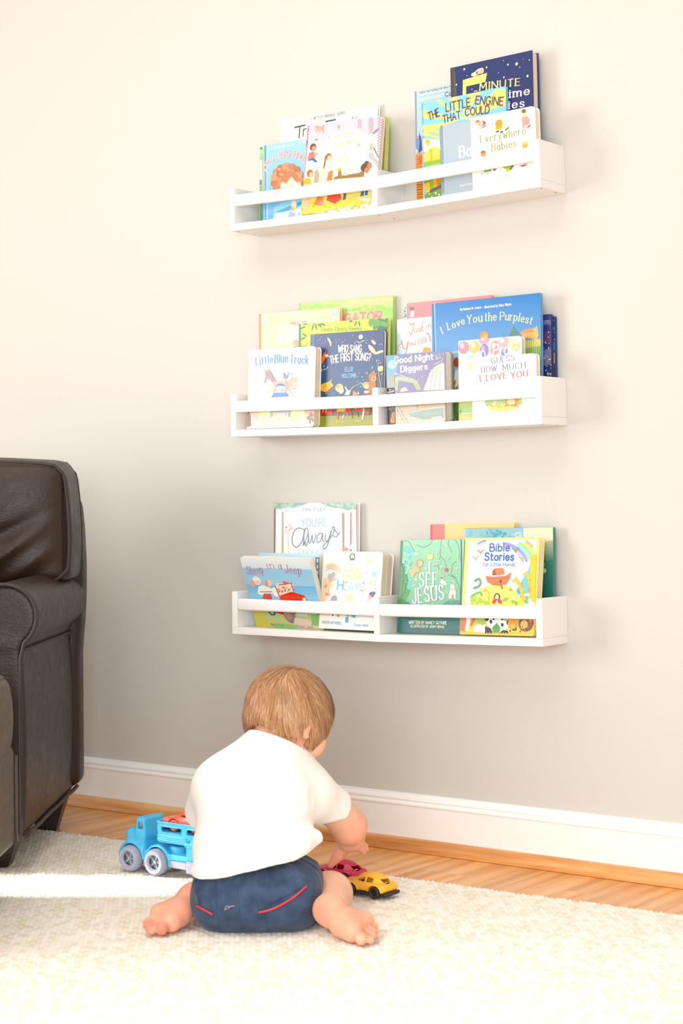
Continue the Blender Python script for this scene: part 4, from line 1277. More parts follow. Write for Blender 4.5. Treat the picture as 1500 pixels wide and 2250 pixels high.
  ('t', '5a6468', ['FROM THE WORLD OF NEW YORK', 12.9, 242.1, 100.6, 241.8, 3.5, 0.68, '', 0]),
  ('t', '3f4a52', ['Corduroy', 76.4, 225, 137, 224.7, 8.6, 1.53, '', 0]),
  ('p','6aa0c8',[-1,153.1,15.2,152.4,14.3,119.6,-1.8,119.3]),
  ('p','e08ab0',[-1,152.2,15.2,151.5,15.1,147.6,-1.1,148.3]),
  ('p','b87ab8',[-1.3,139.6,14.9,139.9,14.8,138,-1.4,137.7]),
  ('p','5a4a80',[8.5,161.3,15,145.7,16.7,121.2,6.2,115.1,10.3,139.7]),
  ('p','f0d8d8',[-1.6,129,5.2,123,0.4,114.1]),
  ('p','f09a44',[-1.9,114.5,16.6,117.3,15.2,16.9,-3.3,16.7]),
  ('l','c26a2c',[1.6,-0.9,109.4,15.2,109.8]),
  ('l','8a4a24',[1.6,-1.1,104,15.1,103.4]),
  ('l','c26a2c',[1.6,-1.2,98.6,14.9,97.1]),
  ('l','8a4a24',[1.6,-1.3,93.2,14.8,93.6]),
  ('l','c26a2c',[1.6,-1.5,87.8,14.7,87.2]),
  ('l','8a4a24',[1.6,-1.6,82.4,14.5,80.9]),
  ('l','c26a2c',[1.6,-1.8,77,14.4,77.4]),
  ('l','8a4a24',[1.6,-1.9,71.5,14.3,71]),
  ('l','c26a2c',[1.6,-2,66.1,14.1,64.7]),
  ('l','8a4a24',[1.6,-2.2,60.7,14,61.2]),
  ('l','c26a2c',[1.6,-2.3,55.3,13.8,54.8]),
  ('l','8a4a24',[1.6,-2.4,49.9,13.7,48.5]),
  ('l','c26a2c',[1.6,-2.6,44.5,13.6,45]),
  ('l','8a4a24',[1.6,-2.7,39.1,13.4,38.7]),
  ('l','c26a2c',[1.6,-2.9,33.7,13.3,32.3]),
  ('l','8a4a24',[1.6,-3,28.3,13.2,28.8]),
  ('l','c26a2c',[1.6,-3.1,22.9,13,22.5]),
  ('p','e86a4a',[7.1,108.2,15.2,108.8,15.9,92.3,7.9,91.6]),
 ],
 'five': [
  ('p','2a3258>30396a',[0,0,195.1,0,195.1,273.4,0,273.4]),
  ('p','4a4048',[0,271.9,11.2,272.7,14.3,222.7,5.1,167.4,-1.6,168.5]),
  ('p','5c5048',[6.7,271.6,12,261.1,15,208.3,8.4,209.5]),
  ('p','f6ea8a',[30.4,242.5,88.6,246.9,83.8,229,37.7,227.9,37.1,203.5,28.2,203.1]),
  ('e','e8d2b8',[69.1,253.3,12.1,5.6,15]),
  ('e','f2e2cc',[59.2,249.5,8.9,4.2,0]),
  ('e','d8b898',[75.7,252.1,5.5,4.7,0]),
  ('e','a87a60',[64.7,251.3,2.8,3.8,0]),
  ('t', 'f2e490', ['-', 57.1, 212.2, 63.7, 211.9, 5.6, 1.69, '', 0]),
  ('t', 'f2e49a', ['MINUTE', 70.3, 214.5, 165.8, 207.5, 14, 2.43, 's', 0]),
  ('t', 'ffffff', ['Bedtime', 65.2, 189.1, 187.3, 185.1, 15.9, 3.0, 's', 0]),
  ('t', 'eef4f0', ['Stories', 71.2, 167.3, 174.1, 162.6, 15.9, 2.99, 's', 0]),
  ('e','e6f2fb',[34.3,264.5,2.2,2.3,0]),
  ('e','e6f2fb',[87.8,258.3,1.9,1.9,0]),
  ('e','e6f2fb',[138.3,254.4,1.8,1.9,0]),
  ('e','e6f2fb',[158.5,252,3,3.1,0]),
  ('e','e6f2fb',[188.2,254.2,1.3,1.3,0]),
  ('e','e6f2fb',[14.7,235.9,1.9,1.9,0]),
  ('e','e6f2fb',[128.1,230.2,1.8,1.9,0]),
  ('e','e6f2fb',[183.1,222.8,2.3,2.4,0]),
  ('e','e6f2fb',[115.5,241.9,0.9,0.9,0]),
  ('e','e6f2fb',[165.7,243.7,1.1,1.1,0]),
  ('e','e6f2fb',[40.5,250.1,0.9,0.9,0]),
  ('e','e6f2fb',[127.9,264.8,0.9,0.9,0]),
  ('e','e6f2fb',[147.2,224.8,0.9,0.9,0]),
  ('e','e6f2fb',[51.8,219.7,1.1,1.1,0]),
  ('e','e6f2fb',[174.6,258.7,0.7,0.8,0]),
 ],
 'engine': [
  ('p','8fd0f4>9ad6f6',[0,0,204.3,0,204.3,209.7,0,209.7]),
  ('p','fbe48a',[95.9,160.3,-0.1,179.6,0.4,197.6]),
  ('p','fbe48a',[95.9,160.3,1.5,239.7,1.5,239.7]),
  ('p','fbe48a',[95.9,160.3,1.5,239.7,21.7,236]),
  ('p','fbe48a',[95.9,160.3,57.3,229.6,88.8,223.9]),
  ('p','fbe48a',[95.9,160.3,120.4,218.2,150.7,212.8]),
  ('p','fbe48a',[95.9,160.3,183.7,206.8,204.5,203.1]),
  ('p','fbe48a',[95.9,160.3,204.5,203.1,203.6,171.7]),
  ('p','fbe48a',[95.9,160.3,-1,142.8,-0.5,161.9]),
  ('p','fbe48a',[95.9,160.3,203.2,156.5,202.7,139.3]),
  ('p','74b8e6',[0.7,210.1,4.1,210.4,6.9,9.3,3.5,8.8]),
  ('t', 'e8937c', ['THE', 19, 170.1, 45, 175.2, 16.2, 2.28, '', 0]),
  ('t', 'e8937c', ['LITTLE', 60.9, 181, 119.5, 182.2, 17, 2.27, '', 0]),
  ('t', 'e8937c', ['ENGINE', 131.6, 184.7, 196.1, 170.7, 15.9, 2.24, '', 0]),
  ('t', 'e8937c', ['THAT', 53.6, 158.5, 95.9, 161.7, 15.1, 2.08, '', 0]),
  ('t', 'e8937c', ['COULD', 107, 164.6, 163.6, 160.5, 15, 2.06, '', 0]),
  ('t', '3f4f5c', ['THE', 19, 171.5, 45.1, 176.6, 16.2, 2.28, '', 0]),
  ('t', '3f4f5c', ['LITTLE', 60.9, 182.4, 119.6, 183.6, 17, 2.27, '', 0]),
  ('t', '3f4f5c', ['ENGINE', 131.7, 186.1, 196.1, 172.1, 15.9, 2.24, '', 0]),
  ('t', '3f4f5c', ['THAT', 53.6, 159.9, 95.9, 163.2, 15.1, 2.08, '', 0]),
  ('t', '3f4f5c', ['COULD', 107, 166, 163.6, 161.9, 15, 2.06, '', 0]),
  ('p','fbe48a',[3,164.7,44.2,144.4,44,136.8,2.7,155.1]),
  ('p','fbe48a',[3.7,149.2,43.9,133,43.8,128.3,3.5,141.6]),
  ('p','f6f2e2',[3.3,134.9,43.8,127.4,45.4,104.3,3.7,107.1]),
  ('e','f2c65a',[13.3,125.7,6.9,6.7,0]),
  ('e','e8eef4',[7.5,119.9,4.6,5.7,0]),
  ('p','f6cf5e>fbdc80',[3.6,101.4,14.1,111.2,27.8,116.6,43.3,108.4,44.7,75.9,4.1,76.5]),
  ('l','f2b45a',[2.8,21.8,104.3,23.4,79.2]),
  ('e','f2b45a',[21.9,107.1,3.4,2.8,0]),
  ('e','d86a9a',[16.7,82.2,5.7,3.8,0]),
  ('p','8fb84a',[4.1,76.5,44.7,77.8,44.9,85.4,4.3,86]),
  ('p','6f9a4a',[3.6,55.6,44.2,57,45.2,7.5,4.6,8.6]),
  ('p','f6b83a',[3.2,40.3,16.8,43.1,18.6,22.8,4.9,21]),
  ('p','f6a03c',[25.9,45.5,35,47,35.6,29.8,26.6,29.2]),
  ('p','7fb83a',[19.1,43.7,24.8,44.7,24.4,29.6,19.8,28.3]),
  ('p','5a4a44',[16.4,25,45.8,32.1,47.9,26.1,18.5,19]),
  ('p','f08a54',[37.3,52.4,44.1,53.2,45.9,37.8,38.1,37]),
  ('e','f6e6a0',[39.7,12.5,2.5,1.8,0]),
  ('e','f6e6a0',[30.8,18.2,2.5,0.9,0]),
  ('e','f6e6a0',[15.7,17.4,2.2,1.2,0]),
  ('e','f6e6a0',[36,7.2,1.3,1.6,0]),
  ('e','f6e6a0',[7.5,19.3,1.2,2.1,0]),
  ('e','f6e6a0',[21.7,9.7,2.2,2,0]),
  ('e','f6e6a0',[13.1,22.6,2,1.1,0]),
  ('e','f6e6a0',[31.9,15.4,1.9,2,0]),
 ],
 'grey': [
  ('p','8c9dac',[0.7,154.3,8.6,154.4,9.3,12,2.6,12]),
  ('p','bccad4',[8.6,154.4,10.8,154.5,11.6,12.6,9.3,12]),
  ('t', 'ffffff', ['Babe', 47.6, 79.7, 108.7, 79.3, 22.5, 3.74, 's', 0]),
  ('t', 'eef2f4', ['honoring', 47.1, 19.6, 74.6, 20.2, 4.7, 0.94, 's', 0]),
 ],
 'babies': [
  ('p','fbf5f2',[0,0,149.8,0,149.8,149,0,149]),
  ('e','e9706a',[27.4,134.3,8.6,5.5,0]),
  ('e','f6cfa0',[16.7,137.9,5.4,5,0]),
  ('e','b98a5a',[16.8,140.2,5,2.8,0]),
  ('l','f6cfa8',[2.8,19.8,133.7,18.4,125.7]),
  ('l','f3c29c',[2.7,23,132.3,23.7,124.8]),
  ('e','8a5a44',[32.4,127,6.5,1.1,20]),
  ('e','f6f2f0',[26.3,134.5,3.2,4.6,0]),
  ('e','f0a842',[66.6,127.7,8.5,7.7,0]),
  ('e','f4b65a',[66.2,119.5,8.5,4.5,0]),
  ('e','5a6068',[62.7,111.9,4.3,2,0]),
  ('e','5a6068',[72.2,109.4,4.3,2,0]),
  ('e','f6dcc0',[81,118.9,5.3,4.5,0]),
  ('e','7a5a48',[85,113.7,6.4,1.5,25]),
  ('l','d88a2c',[0.5,59.5,135.3,61,122.2]),
  ('l','d88a2c',[0.5,62.6,134.8,64.2,121.7]),
  ('l','d88a2c',[0.5,65.8,134.3,67.4,121.2]),
  ('l','d88a2c',[0.5,68.9,133.7,70.5,120.6]),
  ('l','d88a2c',[0.5,72.1,133.2,73.7,120.1]),
  ('e','f6cfa0',[125.8,138.6,5.2,5.4,0]),
  ('e','8a6a4c',[124.5,142.5,5.2,4.1,0]),
  ('p','f2aaa4',[119.3,130.7,131.8,131.2,137.7,123.9,135.2,113.5,120.7,114.1]),
  ('l','f6cfa8',[2.2,119.2,128.9,113.9,127]),
  ('e','f0b8a0',[123.7,110.9,3.1,3.2,0]),
  ('e','f0b8a0',[131.9,109.5,3.1,3.2,0]),
  ('e','8a5a44',[136.1,110.6,4.2,1.4,30]),
  ('t', 'a09a44', ['Everywhere', 22.5, 95.5, 127.2, 96.7, 14.7, 1.56, 's', 0]),
  ('t', 'a09a44', ['Babies', 48.4, 74.8, 104.4, 75, 14.6, 1.55, 's', 0]),
  ('e','eaa46a',[28,72.5,6.5,5.9,0]),
  ('e','a0744c',[27.1,76.3,5.9,2.7,0]),
  ('e','f2b25a',[124.3,75.4,6.3,6.3,0]),
  ('e','f6cf8a',[124.4,79,6.3,3.6,0]),
  ('e','8a4440',[21.4,42.2,7.6,3.2,0]),
  ('p','7fb36a',[26.8,45.1,43.9,44.3,45.7,34.8,28.5,33.8]),
  ('e','f0b45a',[50.2,40.6,4.3,3.6,0]),
  ('e','ead2b8',[23.1,33.7,4.3,2.4,0]),
  ('e','ead2b8',[34.8,31,5.4,2.2,0]),
  ('e','6a5a48',[53.2,36.4,4.3,1.5,20]),
  ('e','4a7a9a',[85.2,42.5,6.3,3.2,0]),
  ('p','a8c43c',[71.3,38.2,84.1,41.7,94.6,40.1,92.1,31.4,79.3,27.9,79.6,33.3]),
  ('p','f4c95a',[77.4,31.8,83.7,32.7,81.4,27.6]),
  ('e','6a6a4a',[92.3,35,6.3,2.2,40]),
  ('e','f2b0a8',[127,41.5,4.2,3.2,0]),
  ('e','f6c8b8',[124.7,36.4,4.7,3.2,0]),
  ('e','9a6a58',[119.4,34.5,7.3,1.8,0]),
  ('l','b0605a',[1.4,111.4,42.1,116.7,44]),
  ('t', 'c9b8b0', ['SUSAN MEYERS', 45, 19.3, 105.2, 18.5, 4.1, 0.55, 's', 0]),
  ('t', 'c9b8b0', ['MARLA FRAZEE', 63.7, 8.3, 121.5, 8.8, 4.1, 0.55, 's', 0]),
 ],
 'gator': [
  ('p','8fc95a>b4dc82',[0,0,254.1,0,254.1,278.9,0,278.9]),
  ('p','86b64c',[1,281.2,6,281.3,9.4,183.7,3.1,184]),
  ('p','f8c590>fbd2a2',[119.9,269.3,147.8,275.4,254.4,275.1,254.6,265.4,238.1,261.6,166.2,266.3,122.5,261.2]),
  ('e','9ccf62',[249.8,247.3,8.1,5.7,0]),
  ('e','9ccf62',[226.7,254.6,8.2,3,0]),
  ('e','9ccf62',[188.5,253.2,7.4,3.7,0]),
  ('e','9ccf62',[241.1,240.2,4.3,5.3,0]),
  ('e','9ccf62',[167.2,255.4,3.9,6.7,0]),
  ('e','9ccf62',[204.5,243.1,7.4,6.4,0]),
  ('e','9ccf62',[181.4,260,6.5,3.6,0]),
  ('e','9ccf62',[229.8,251,6.1,6.6,0]),
  ('e','9ccf62',[211.5,257.5,4.3,5.1,0]),
  ('e','9ccf62',[212,248.1,5.5,5.5,0]),
  ('e','9ccf62',[201,249.1,7.3,3.7,0]),
  ('e','9ccf62',[199.1,251.3,6.9,3.9,0]),
  ('e','9ccf62',[214.6,248.2,7.9,4.4,0]),
  ('e','9ccf62',[221.5,255.4,6,3.7,0]),
  ('e','9ccf62',[245.6,249.6,7.5,4.6,0]),
  ('e','9ccf62',[244.4,250.2,5.1,5.2,0]),
  ('e','9ccf62',[239.5,242.5,6.4,3.3,0]),
  ('e','9ccf62',[218.1,254.7,7.1,6.5,0]),
  ('e','9fd068',[95.1,267.7,6.2,2.5,0]),
  ('e','9fd068',[20.5,269.9,5.2,3.8,0]),
  ('e','9fd068',[42.3,268.2,4.8,4.8,0]),
  ('e','9fd068',[59.7,267.5,5.6,5.6,0]),
  ('e','9fd068',[88.2,267.3,6.5,5,0]),
  ('e','9fd068',[15.4,268.9,6.3,4.8,0]),
  ('e','9fd068',[77.8,266.7,3.5,5.5,0]),
  ('e','9fd068',[48.7,271.8,5.9,5.6,0]),
  ('e','9fd068',[34.7,268.2,5.4,4.7,0]),
  ('e','9fd068',[99.3,267.2,4,3.7,0]),
  ('t', 'f58f9c', ['NAVIGATOR', 56.3, 229.4, 224.6, 228.2, 18.1, 5.22, '', 0]),
  ('t', '6f9a4a', ['the great', 130, 252.8, 166.5, 254.4, 4, 0.6, '', 0]),
  ('t', 'f6b08a', ['GATOR', 170, 257.2, 209.7, 254.6, 4.9, 1.19, '', 0]),
  ('p','e6d0a0',[129.5,276.7,153.9,277,153.9,276,129.5,275.7]),
 ],
 'friend': [
  ('p','fbcdb0>fde2b4',[0,0,224.8,0,224.8,261.1,0,261.1]),
  ('p','f2905e',[-0.3,263.5,6.2,263.5,8,176.1,1.4,176.4]),
  ('p','fdeee2',[7.6,257.9,22,254.9,17.1,243,9.3,238.3]),
  ('p','8fd0c4',[10.4,252.6,15.6,252.3,13.1,245.3]),
  ('p','fdeee2',[199.4,251.9,214.1,253,212,237.3,205.8,239.6]),
  ('p','6fc4c0',[203.1,249.7,213,250.1,210.6,243.3]),
  ('e','fdf0c8',[110.6,254.5,20.3,1.5,0]),
  ('e','f5a3a0',[111,234.3,25.3,4,0]),
  ('t', 'fff4e8', ['THE', 103.4, 232.8, 122.4, 232.7, 5, 1.21, '', 0]),
  ('t', 'ffffff', ['FRIEND', 63.4, 190.5, 168.3, 192, 32.5, 6.29, '', 0]),
  ('e','f4a892',[105.5,189.3,8.9,9.1,0]),
  ('e','d88a7a',[108.2,181.1,7.6,4,0]),
  ('p','fbd0b0',[63.7,173.3,118.4,174.5,118.3,182.6,92.8,188,64.7,187.4]),
  ('l','5a4038',[1.4,100.6,181.5,113.2,182.9]),
  ('t', 'f6c894', ['JAKE', 41.7, 241.5, 58.5, 241.5, 6.1, 0.82, '', 0]),
  ('t', 'f6c0a0', ['DREW', 172.4, 238.7, 202.1, 238.9, 6, 0.8, '', 0]),
 ],
 'cleere': [
  ('p','d9e25c>c6d85a',[0,0,238.8,0,238.8,229.7,0,229.7]),
  ('p','4a7f4a',[-0.5,232.8,5.8,232.8,8.3,176.1,0.8,176.5]),
  ('e','3f7a44',[18.5,228.7,6.3,2.1,180]),
  ('e','3f7a44',[39.4,220.9,8.7,2.1,250]),
  ('e','3f7a44',[47.7,220.8,8.1,2.1,290]),
  ('e','3f7a44',[57.5,223.4,7.5,2.1,330]),
  ('e','3f7a44',[65.6,225.1,8.7,2.1,345]),
  ('e','3f7a44',[141.6,227.3,4.8,2.1,180]),
  ('e','3f7a44',[154.1,221.9,6,2.1,250]),
  ('e','3f7a44',[163.9,220.7,6.6,2.1,285]),
  ('e','3f7a44',[11.9,221.1,7.6,2.1,20]),
  ('e','3f7a44',[16.8,204.7,7.5,2.1,330]),
  ('e','3f7a44',[12.6,197.5,7.5,2.1,15]),
  ('e','3f7a44',[16.9,179.5,8.8,2.1,350]),
  ('e','4a8048',[205.7,212.2,5.6,5.7,0]),
  ('e','4a8048',[237.5,215,5.9,3.2,0]),
  ('e','4a8048',[212.4,217.2,6.8,6,0]),
  ('e','4a8048',[216.2,225.4,4.9,6.5,0]),
  ('e','4a8048',[210.5,218.3,8,3,0]),
  ('e','4a8048',[224.4,207.8,4.6,5,0]),
  ('e','4a8048',[235,223,6,5.8,0]),
  ('e','4a8048',[226.6,217,4.5,4.8,0]),
  ('e','4a8048',[216.1,217.4,5.3,6.2,0]),
  ('e','4a8048',[230.1,219.8,6.2,4,0]),
  ('e','4a8048',[218.9,219.7,6.7,4.4,0]),
  ('e','4a8048',[219.3,212.5,5.5,6.4,0]),
  ('e','4a8048',[209.4,212.7,5.6,4.6,0]),
  ('e','4a8048',[225.4,216,5.5,2.9,0]),
  ('e','4a8048',[206.2,213.5,6.1,5.6,0]),
  ('e','4a8048',[236.8,212.2,3.8,4.1,0]),
  ('e','4a8048',[223.8,221.7,8.1,6.6,0]),
  ('e','4a8048',[233,216.5,7.5,3.4,0]),
  ('e','4a8048',[213.8,217.8,7.1,4.8,0]),
  ('e','4a8048',[207.7,220.5,5.1,4.1,0]),
  ('e','4a8048',[208.7,219.1,5.7,5.9,0]),
  ('e','4a8048',[231.1,215.7,5.7,5.9,0]),
  ('e','4a8048',[234.4,212.5,7.3,6.6,0]),
  ('e','4a8048',[204.5,210.4,4.9,4.8,0]),
  ('e','4a8048',[231.2,211.9,4.2,5.5,0]),
  ('e','4a8048',[205.3,220.4,7.4,4.6,0]),
  ('e','6a9c52',[230.3,214.5,7.6,5,0]),
  ('e','6a9c52',[201.3,225.5,5.6,4.5,0]),
  ('e','6a9c52',[214.5,220.2,6.2,5,0]),
  ('e','6a9c52',[225.2,217.3,6.5,4.6,0]),
  ('e','6a9c52',[204.1,216,5.2,3.8,0]),
  ('e','6a9c52',[194,216.5,4.2,4.2,0]),
  ('e','6a9c52',[194.1,223.9,5.5,6.4,0]),
  ('e','6a9c52',[206.6,215.8,3.7,4.3,0]),
  ('e','6a9c52',[208.2,217.8,8,4.2,0]),
  ('e','6a9c52',[210.4,222.5,7.4,5.4,0]),
  ('e','6a9c52',[194.1,220.2,7.4,3.1,0]),
  ('e','6a9c52',[211.5,217.4,8.2,5.2,0]),
  ('e','2f6a4a',[224.4,204.9,14.1,6.8,0]),
  ('e','b6c65a',[18.2,183.6,10,3,10]),
  ('t', '5a7a46', ['Cleere Cherry Reaves', 62.5, 209.7, 170.9, 206.9, 8.5, 0.9, 's', 0]),
 ],
 'sang': [
  ('p','2c5f84>3f4c78',[0,0,195,0,195,203.3,0,203.3]),
  ('p','4a6698',[1,205,8.4,205.6,9.2,167.9,1.8,168.2]),
  ('p','5a78a8',[7.1,205.7,9.6,205.6,10.5,167.8,8,167.9]),
  ('p','a8a43c>8a9a3a',[26.6,1.9,173.7,-1.9,173.2,22.3,26.1,24.6]),
  ('p','5a4a40>8a7434',[26.1,24.6,173.2,23.3,172.7,45.5,25.6,48.4]),
  ('t', 'fbf1da', ['WHO SANG', 75.7, 160.6, 137.1, 158.5, 14.8, 2.26, '', 0]),
  ('t', 'fbf1da', ['THE FIRST SONG?', 55.5, 137, 160.1, 138, 15.8, 2.27, '', 3.9]),
  ('t', '8fc0da', ['ELLIE', 94.8, 118.5, 116.4, 118.6, 8.8, 1.18, '', 0]),
  ('t', '8fc0da', ['HOLCOMB', 86.6, 105.2, 123.9, 104.6, 8.3, 1.18, '', 0]),
  ('e','cfd8e4',[120.3,179.1,1,1,0]),
  ('e','cfd8e4',[183.4,171.3,0.8,0.7,0]),
  ('e','cfd8e4',[26,190.8,0.8,1,0]),
  ('e','cfd8e4',[138.3,188.6,1.4,1,0]),
  ('e','cfd8e4',[20.8,188.1,1,0.9,0]),
  ('e','cfd8e4',[70.3,182.2,1.2,0.7,0]),
  ('e','cfd8e4',[119.2,177.4,1,0.8,0]),
  ('e','cfd8e4',[90,175.2,1.7,1.1,0]),
  ('e','cfd8e4',[185.2,172.4,1.1,0.7,0]),
  ('e','cfd8e4',[139.3,181.8,1.1,0.8,0]),
  ('e','cfd8e4',[93.3,186.4,1,0.8,0]),
  ('e','cfd8e4',[103.1,176.3,1.3,0.8,0]),
  ('e','cfd8e4',[69.1,188.1,0.9,0.7,0]),
  ('e','cfd8e4',[113.2,194.7,1.2,0.9,0]),
  ('e','cfd8e4',[149.4,176.7,1.4,1.1,0]),
  ('e','cfd8e4',[87.2,181.9,1.1,1,0]),
  ('e','cfd8e4',[78.1,187.8,0.8,0.8,0]),
  ('e','cfd8e4',[197.4,186.6,1.4,1.1,0]),
  ('e','cfd8e4',[152.3,183.1,1.3,0.6,0]),
  ('e','cfd8e4',[29.9,196.5,0.9,0.7,0]),
  ('e','cfd8e4',[40.9,187.2,0.9,1.3,0]),
  ('e','cfd8e4',[144.5,181.9,1.4,0.8,0]),
  ('e','cfd8e4',[189.6,172.3,1.4,1,0]),
  ('e','cfd8e4',[174.1,175.4,1.3,1.3,0]),
  ('e','cfd8e4',[135.5,186.7,1.2,0.7,0]),
  ('e','cfd8e4',[53,182.3,1.5,1.4,0]),
  ('e','d8c8a8',[175,107.1,1,1.4,0]),
  ('e','d8c8a8',[184.8,118,1.6,1.1,0]),
  ('e','d8c8a8',[177.2,136.7,0.9,1.3,0]),
  ('e','d8c8a8',[182.6,137.8,1.7,0.9,0]),
  ('e','d8c8a8',[181.8,131.8,1.4,1.1,0]),
  ('e','d8c8a8',[188.7,132.8,1.1,0.9,0]),
  ('e','d8c8a8',[178.4,138.6,1,1.5,0]),
  ('e','d8c8a8',[202.2,135.5,0.8,0.8,0]),
  ('e','d8c8a8',[192.9,110.3,0.8,1.1,0]),
  ('e','d8c8a8',[166.4,123,1.4,1.5,0]),
  ('e','d8c8a8',[176.4,110,1.7,1.4,0]),
  ('e','d8c8a8',[166.4,125,1.8,1,0]),
  ('e','d8c8a8',[197,120.2,1.6,1,0]),
  ('e','d8c8a8',[167,141.6,0.9,0.9,0]),
  ('e','d8c8a8',[202.7,116.3,1.6,1.1,0]),
  ('e','d8c8a8',[190.6,109,1.7,1.4,0]),
  ('e','d8d8d0',[48.7,129.8,1.5,0.6,0]),
  ('e','d8d8d0',[33.3,125.2,1.3,0.9,0]),
  ('e','d8d8d0',[37.8,124.5,1.2,1.2,0]),
  ('e','d8d8d0',[41.4,125.2,1.4,1.4,0]),
  ('e','d8d8d0',[47.3,128.2,1.6,1.2,0]),
  ('e','d8d8d0',[32.3,122.8,1.5,1.2,0]),
  ('e','d8d8d0',[45.1,125.8,0.9,1.3,0]),
  ('e','d8d8d0',[39,132.5,1.4,1.4,0]),
  ('e','e8d8b8',[155.9,83.8,1.5,1,0]),
  ('e','e8d8b8',[133.9,112.6,1.1,0.9,0]),
  ('e','e8d8b8',[143.9,98.6,1.2,1,0]),
  ('e','e8d8b8',[152,91.4,1.3,0.9,0]),
  ('e','e8d8b8',[136.4,84.4,1,0.8,0]),
  ('e','e8d8b8',[129,84.4,0.8,0.8,0]),
  ('e','e8d8b8',[128.6,106.6,1.1,1.3,0]),
  ('e','e8d8b8',[138.3,84,0.7,0.9,0]),
  ('e','e8d8b8',[139.4,90.4,1.6,0.8,0]),
  ('e','e8d8b8',[140.8,104.8,1.5,1.1,0]),
  ('e','e8d8b8',[128.8,95.5,1.5,0.6,0]),
  ('e','e8d8b8',[141.9,89.6,1.7,1,0]),
  ('e','f3ded0',[51.9,187.4,8.6,2.4,-50]),
  ('e','c4c878',[55.8,178.3,2.4,3.9,0]),
  ('e','f3d6c8',[135.2,190.7,6,4.9,0]),
  ('s','e8dca0',[1.4,124.6,181.6,133.1,178.2,142.5,182.5]),
  ('e','f0d0c4',[168.7,177.3,7.1,3.3,-40]),
  ('e','f0cfae',[165.5,161.9,14.2,4.9,-45]),
  ('e','f0cfae',[183.3,155.2,11.8,2.9,15]),
  ('l','f3dcc0',[2.3,186.8,155.1,198.5,156.4]),
  ('p','e2703a',[27.1,145.2,35.4,156.7,43.8,166.1,45.2,158.2,52.7,152.9,41.8,148.5,33.4,137]),
  ('e','fbf0e4',[45.3,155.2,4.9,2.2,0]),
  ('p','e2b458',[30.7,92.6,39.3,95.3,53.9,98.6,61.1,104.2,58.8,96.5,66.3,88.3,51.9,81,44.6,75.3,31,79.8]),
  ('l','d88a44',[1.4,67.5,91.2,43.5,71.4]),
  ('e','f2c878',[81,83.8,10.9,8.8,0]),
  ('e','f8dcc8',[86,77.7,7.3,6.9,0]),
  ('e','e89a8a',[76.1,87.9,4.9,2.9,0]),
  ('p','f3e2d2',[94.7,67.6,100.5,77.2,94.3,85.3,99.1,85.1,104.1,77.1,112.5,78.7,108,67.2]),
  ('l','e8a860',[2.5,106.6,75,118.4,84.3]),
  ('l','d8c8b0',[1,118.4,84.3,139.7,93.2]),
  ('e','e89a6a',[123.5,68.6,7.2,3.9,0]),
  ('p','e89a6a',[117.4,72.7,119.7,77.5,124.7,70.5]),
  ('p','f3ded0',[129.5,68.3,131.7,76,134.3,68.2]),
  ('e','b87a44',[167.9,103.7,10.6,9.7,0]),
  ('e','d8a468',[171.5,99.7,7.1,5.8,0]),
  ('e','5a3a28',[171.5,99.7,2.4,1.5,0]),
  ('p','b87a48',[158.1,65.4,155.1,94.6,176.4,93.7,179.4,64.6]),
  ('e','b87a44',[153.5,112.1,3.6,2.9,0]),
  ('e','c08448',[171.3,113.3,3.5,2.9,0]),
  ('e','e8b068',[150.5,87,8.3,6.8,0]),
  ('e','f6d6b8',[153,83,5.9,4.9,0]),
  ('p','a85a4a',[143.9,65.9,146,75.5,162.6,74.9,162.8,65.2]),
  ('e','d2d4d0',[153.2,72.3,7.1,2.9,0]),
  ('s','d8a860',[1.9,181.5,128.3,185.6,101.1,190.8,79.6]),
  ('e','f8e09a',[188.8,120.2,8.2,5.8,0]),
  ('l','d8a860',[1.4,181.5,130.2,189.6,133.7]),
  ('p','c8382c',[28.3,36.4,65,37.3,64,27.5,31,26.5]),
  ('l','f0e6dc',[2,38.2,33.2,40.5,42]),
  ('l','f0e6dc',[2,45.6,32.9,47.9,39.8]),
  ('p','e8c45a',[74.9,32,77.1,43.7,96.4,44.1,101.5,32.2]),
  ('l','e0604a',[3.9,79.8,31.9,77.6,19.2]),
  ('l','e0604a',[3.9,97.8,34.3,106.5,24.3]),
  ('l','f3ece4',[2.2,94.4,24.6,91,16.9]),
  ('e','d84a44',[108.6,37.9,6,6.8,0]),
  ('e','f0c080',[134.9,38,10.7,6.8,0]),
  ('e','d8503f',[135,35.1,10.7,3.9,0]),
  ('l','4a3630',[1.4,114.8,29.9,117.4,18.1]),
  ('l','4a3630',[1.4,130.4,29.4,133,19.6]),
  ('l','ecdcc8',[4.9,146.9,34.7,143.8,15.4]),
  ('e','9a5a30',[156.4,34.4,8.3,11.6,0]),
  ('t', 'd8d890', ['Illustrated by', 75.4, 9.5, 99.6, 9.3, 3.9, 0.59, '', 0]),
  ('t', 'e0dc9a', ['KAYLA HARREN', 102, 9.2, 141.5, 8.7, 3.9, 0.68, '', 0]),
 ],
 'truck': [
  ('p','fdfaf0',[0,0,185.3,0,185.3,174.9,0,174.9]),
  ('p','fdfcf2>e2f0f2',[-0.3,177.4,185.6,171.9,186.8,135.4,-0.3,142]),
  ('p','fbeab0>fdfaf0',[0,93.4,188.2,90,189.9,36.9,-0.7,37.7]),
  ('p','fbf0c0>fbe89c',[-0.7,37.7,189.9,38.8,190.4,23.1,-0.2,24.6]),
  ('t', '5f8fd0', ['Little', 21.7, 140, 69, 144.8, 16.2, 2.93, 's', 0]),
  ('t', '5f8fd0', ['Blue', 74.1, 143.6, 110.7, 143.9, 17.1, 3.31, 's', 0]),
  ('t', '5f8fd0', ['Truck', 115.8, 141.7, 165.8, 137.4, 17, 2.99, 's', 0]),
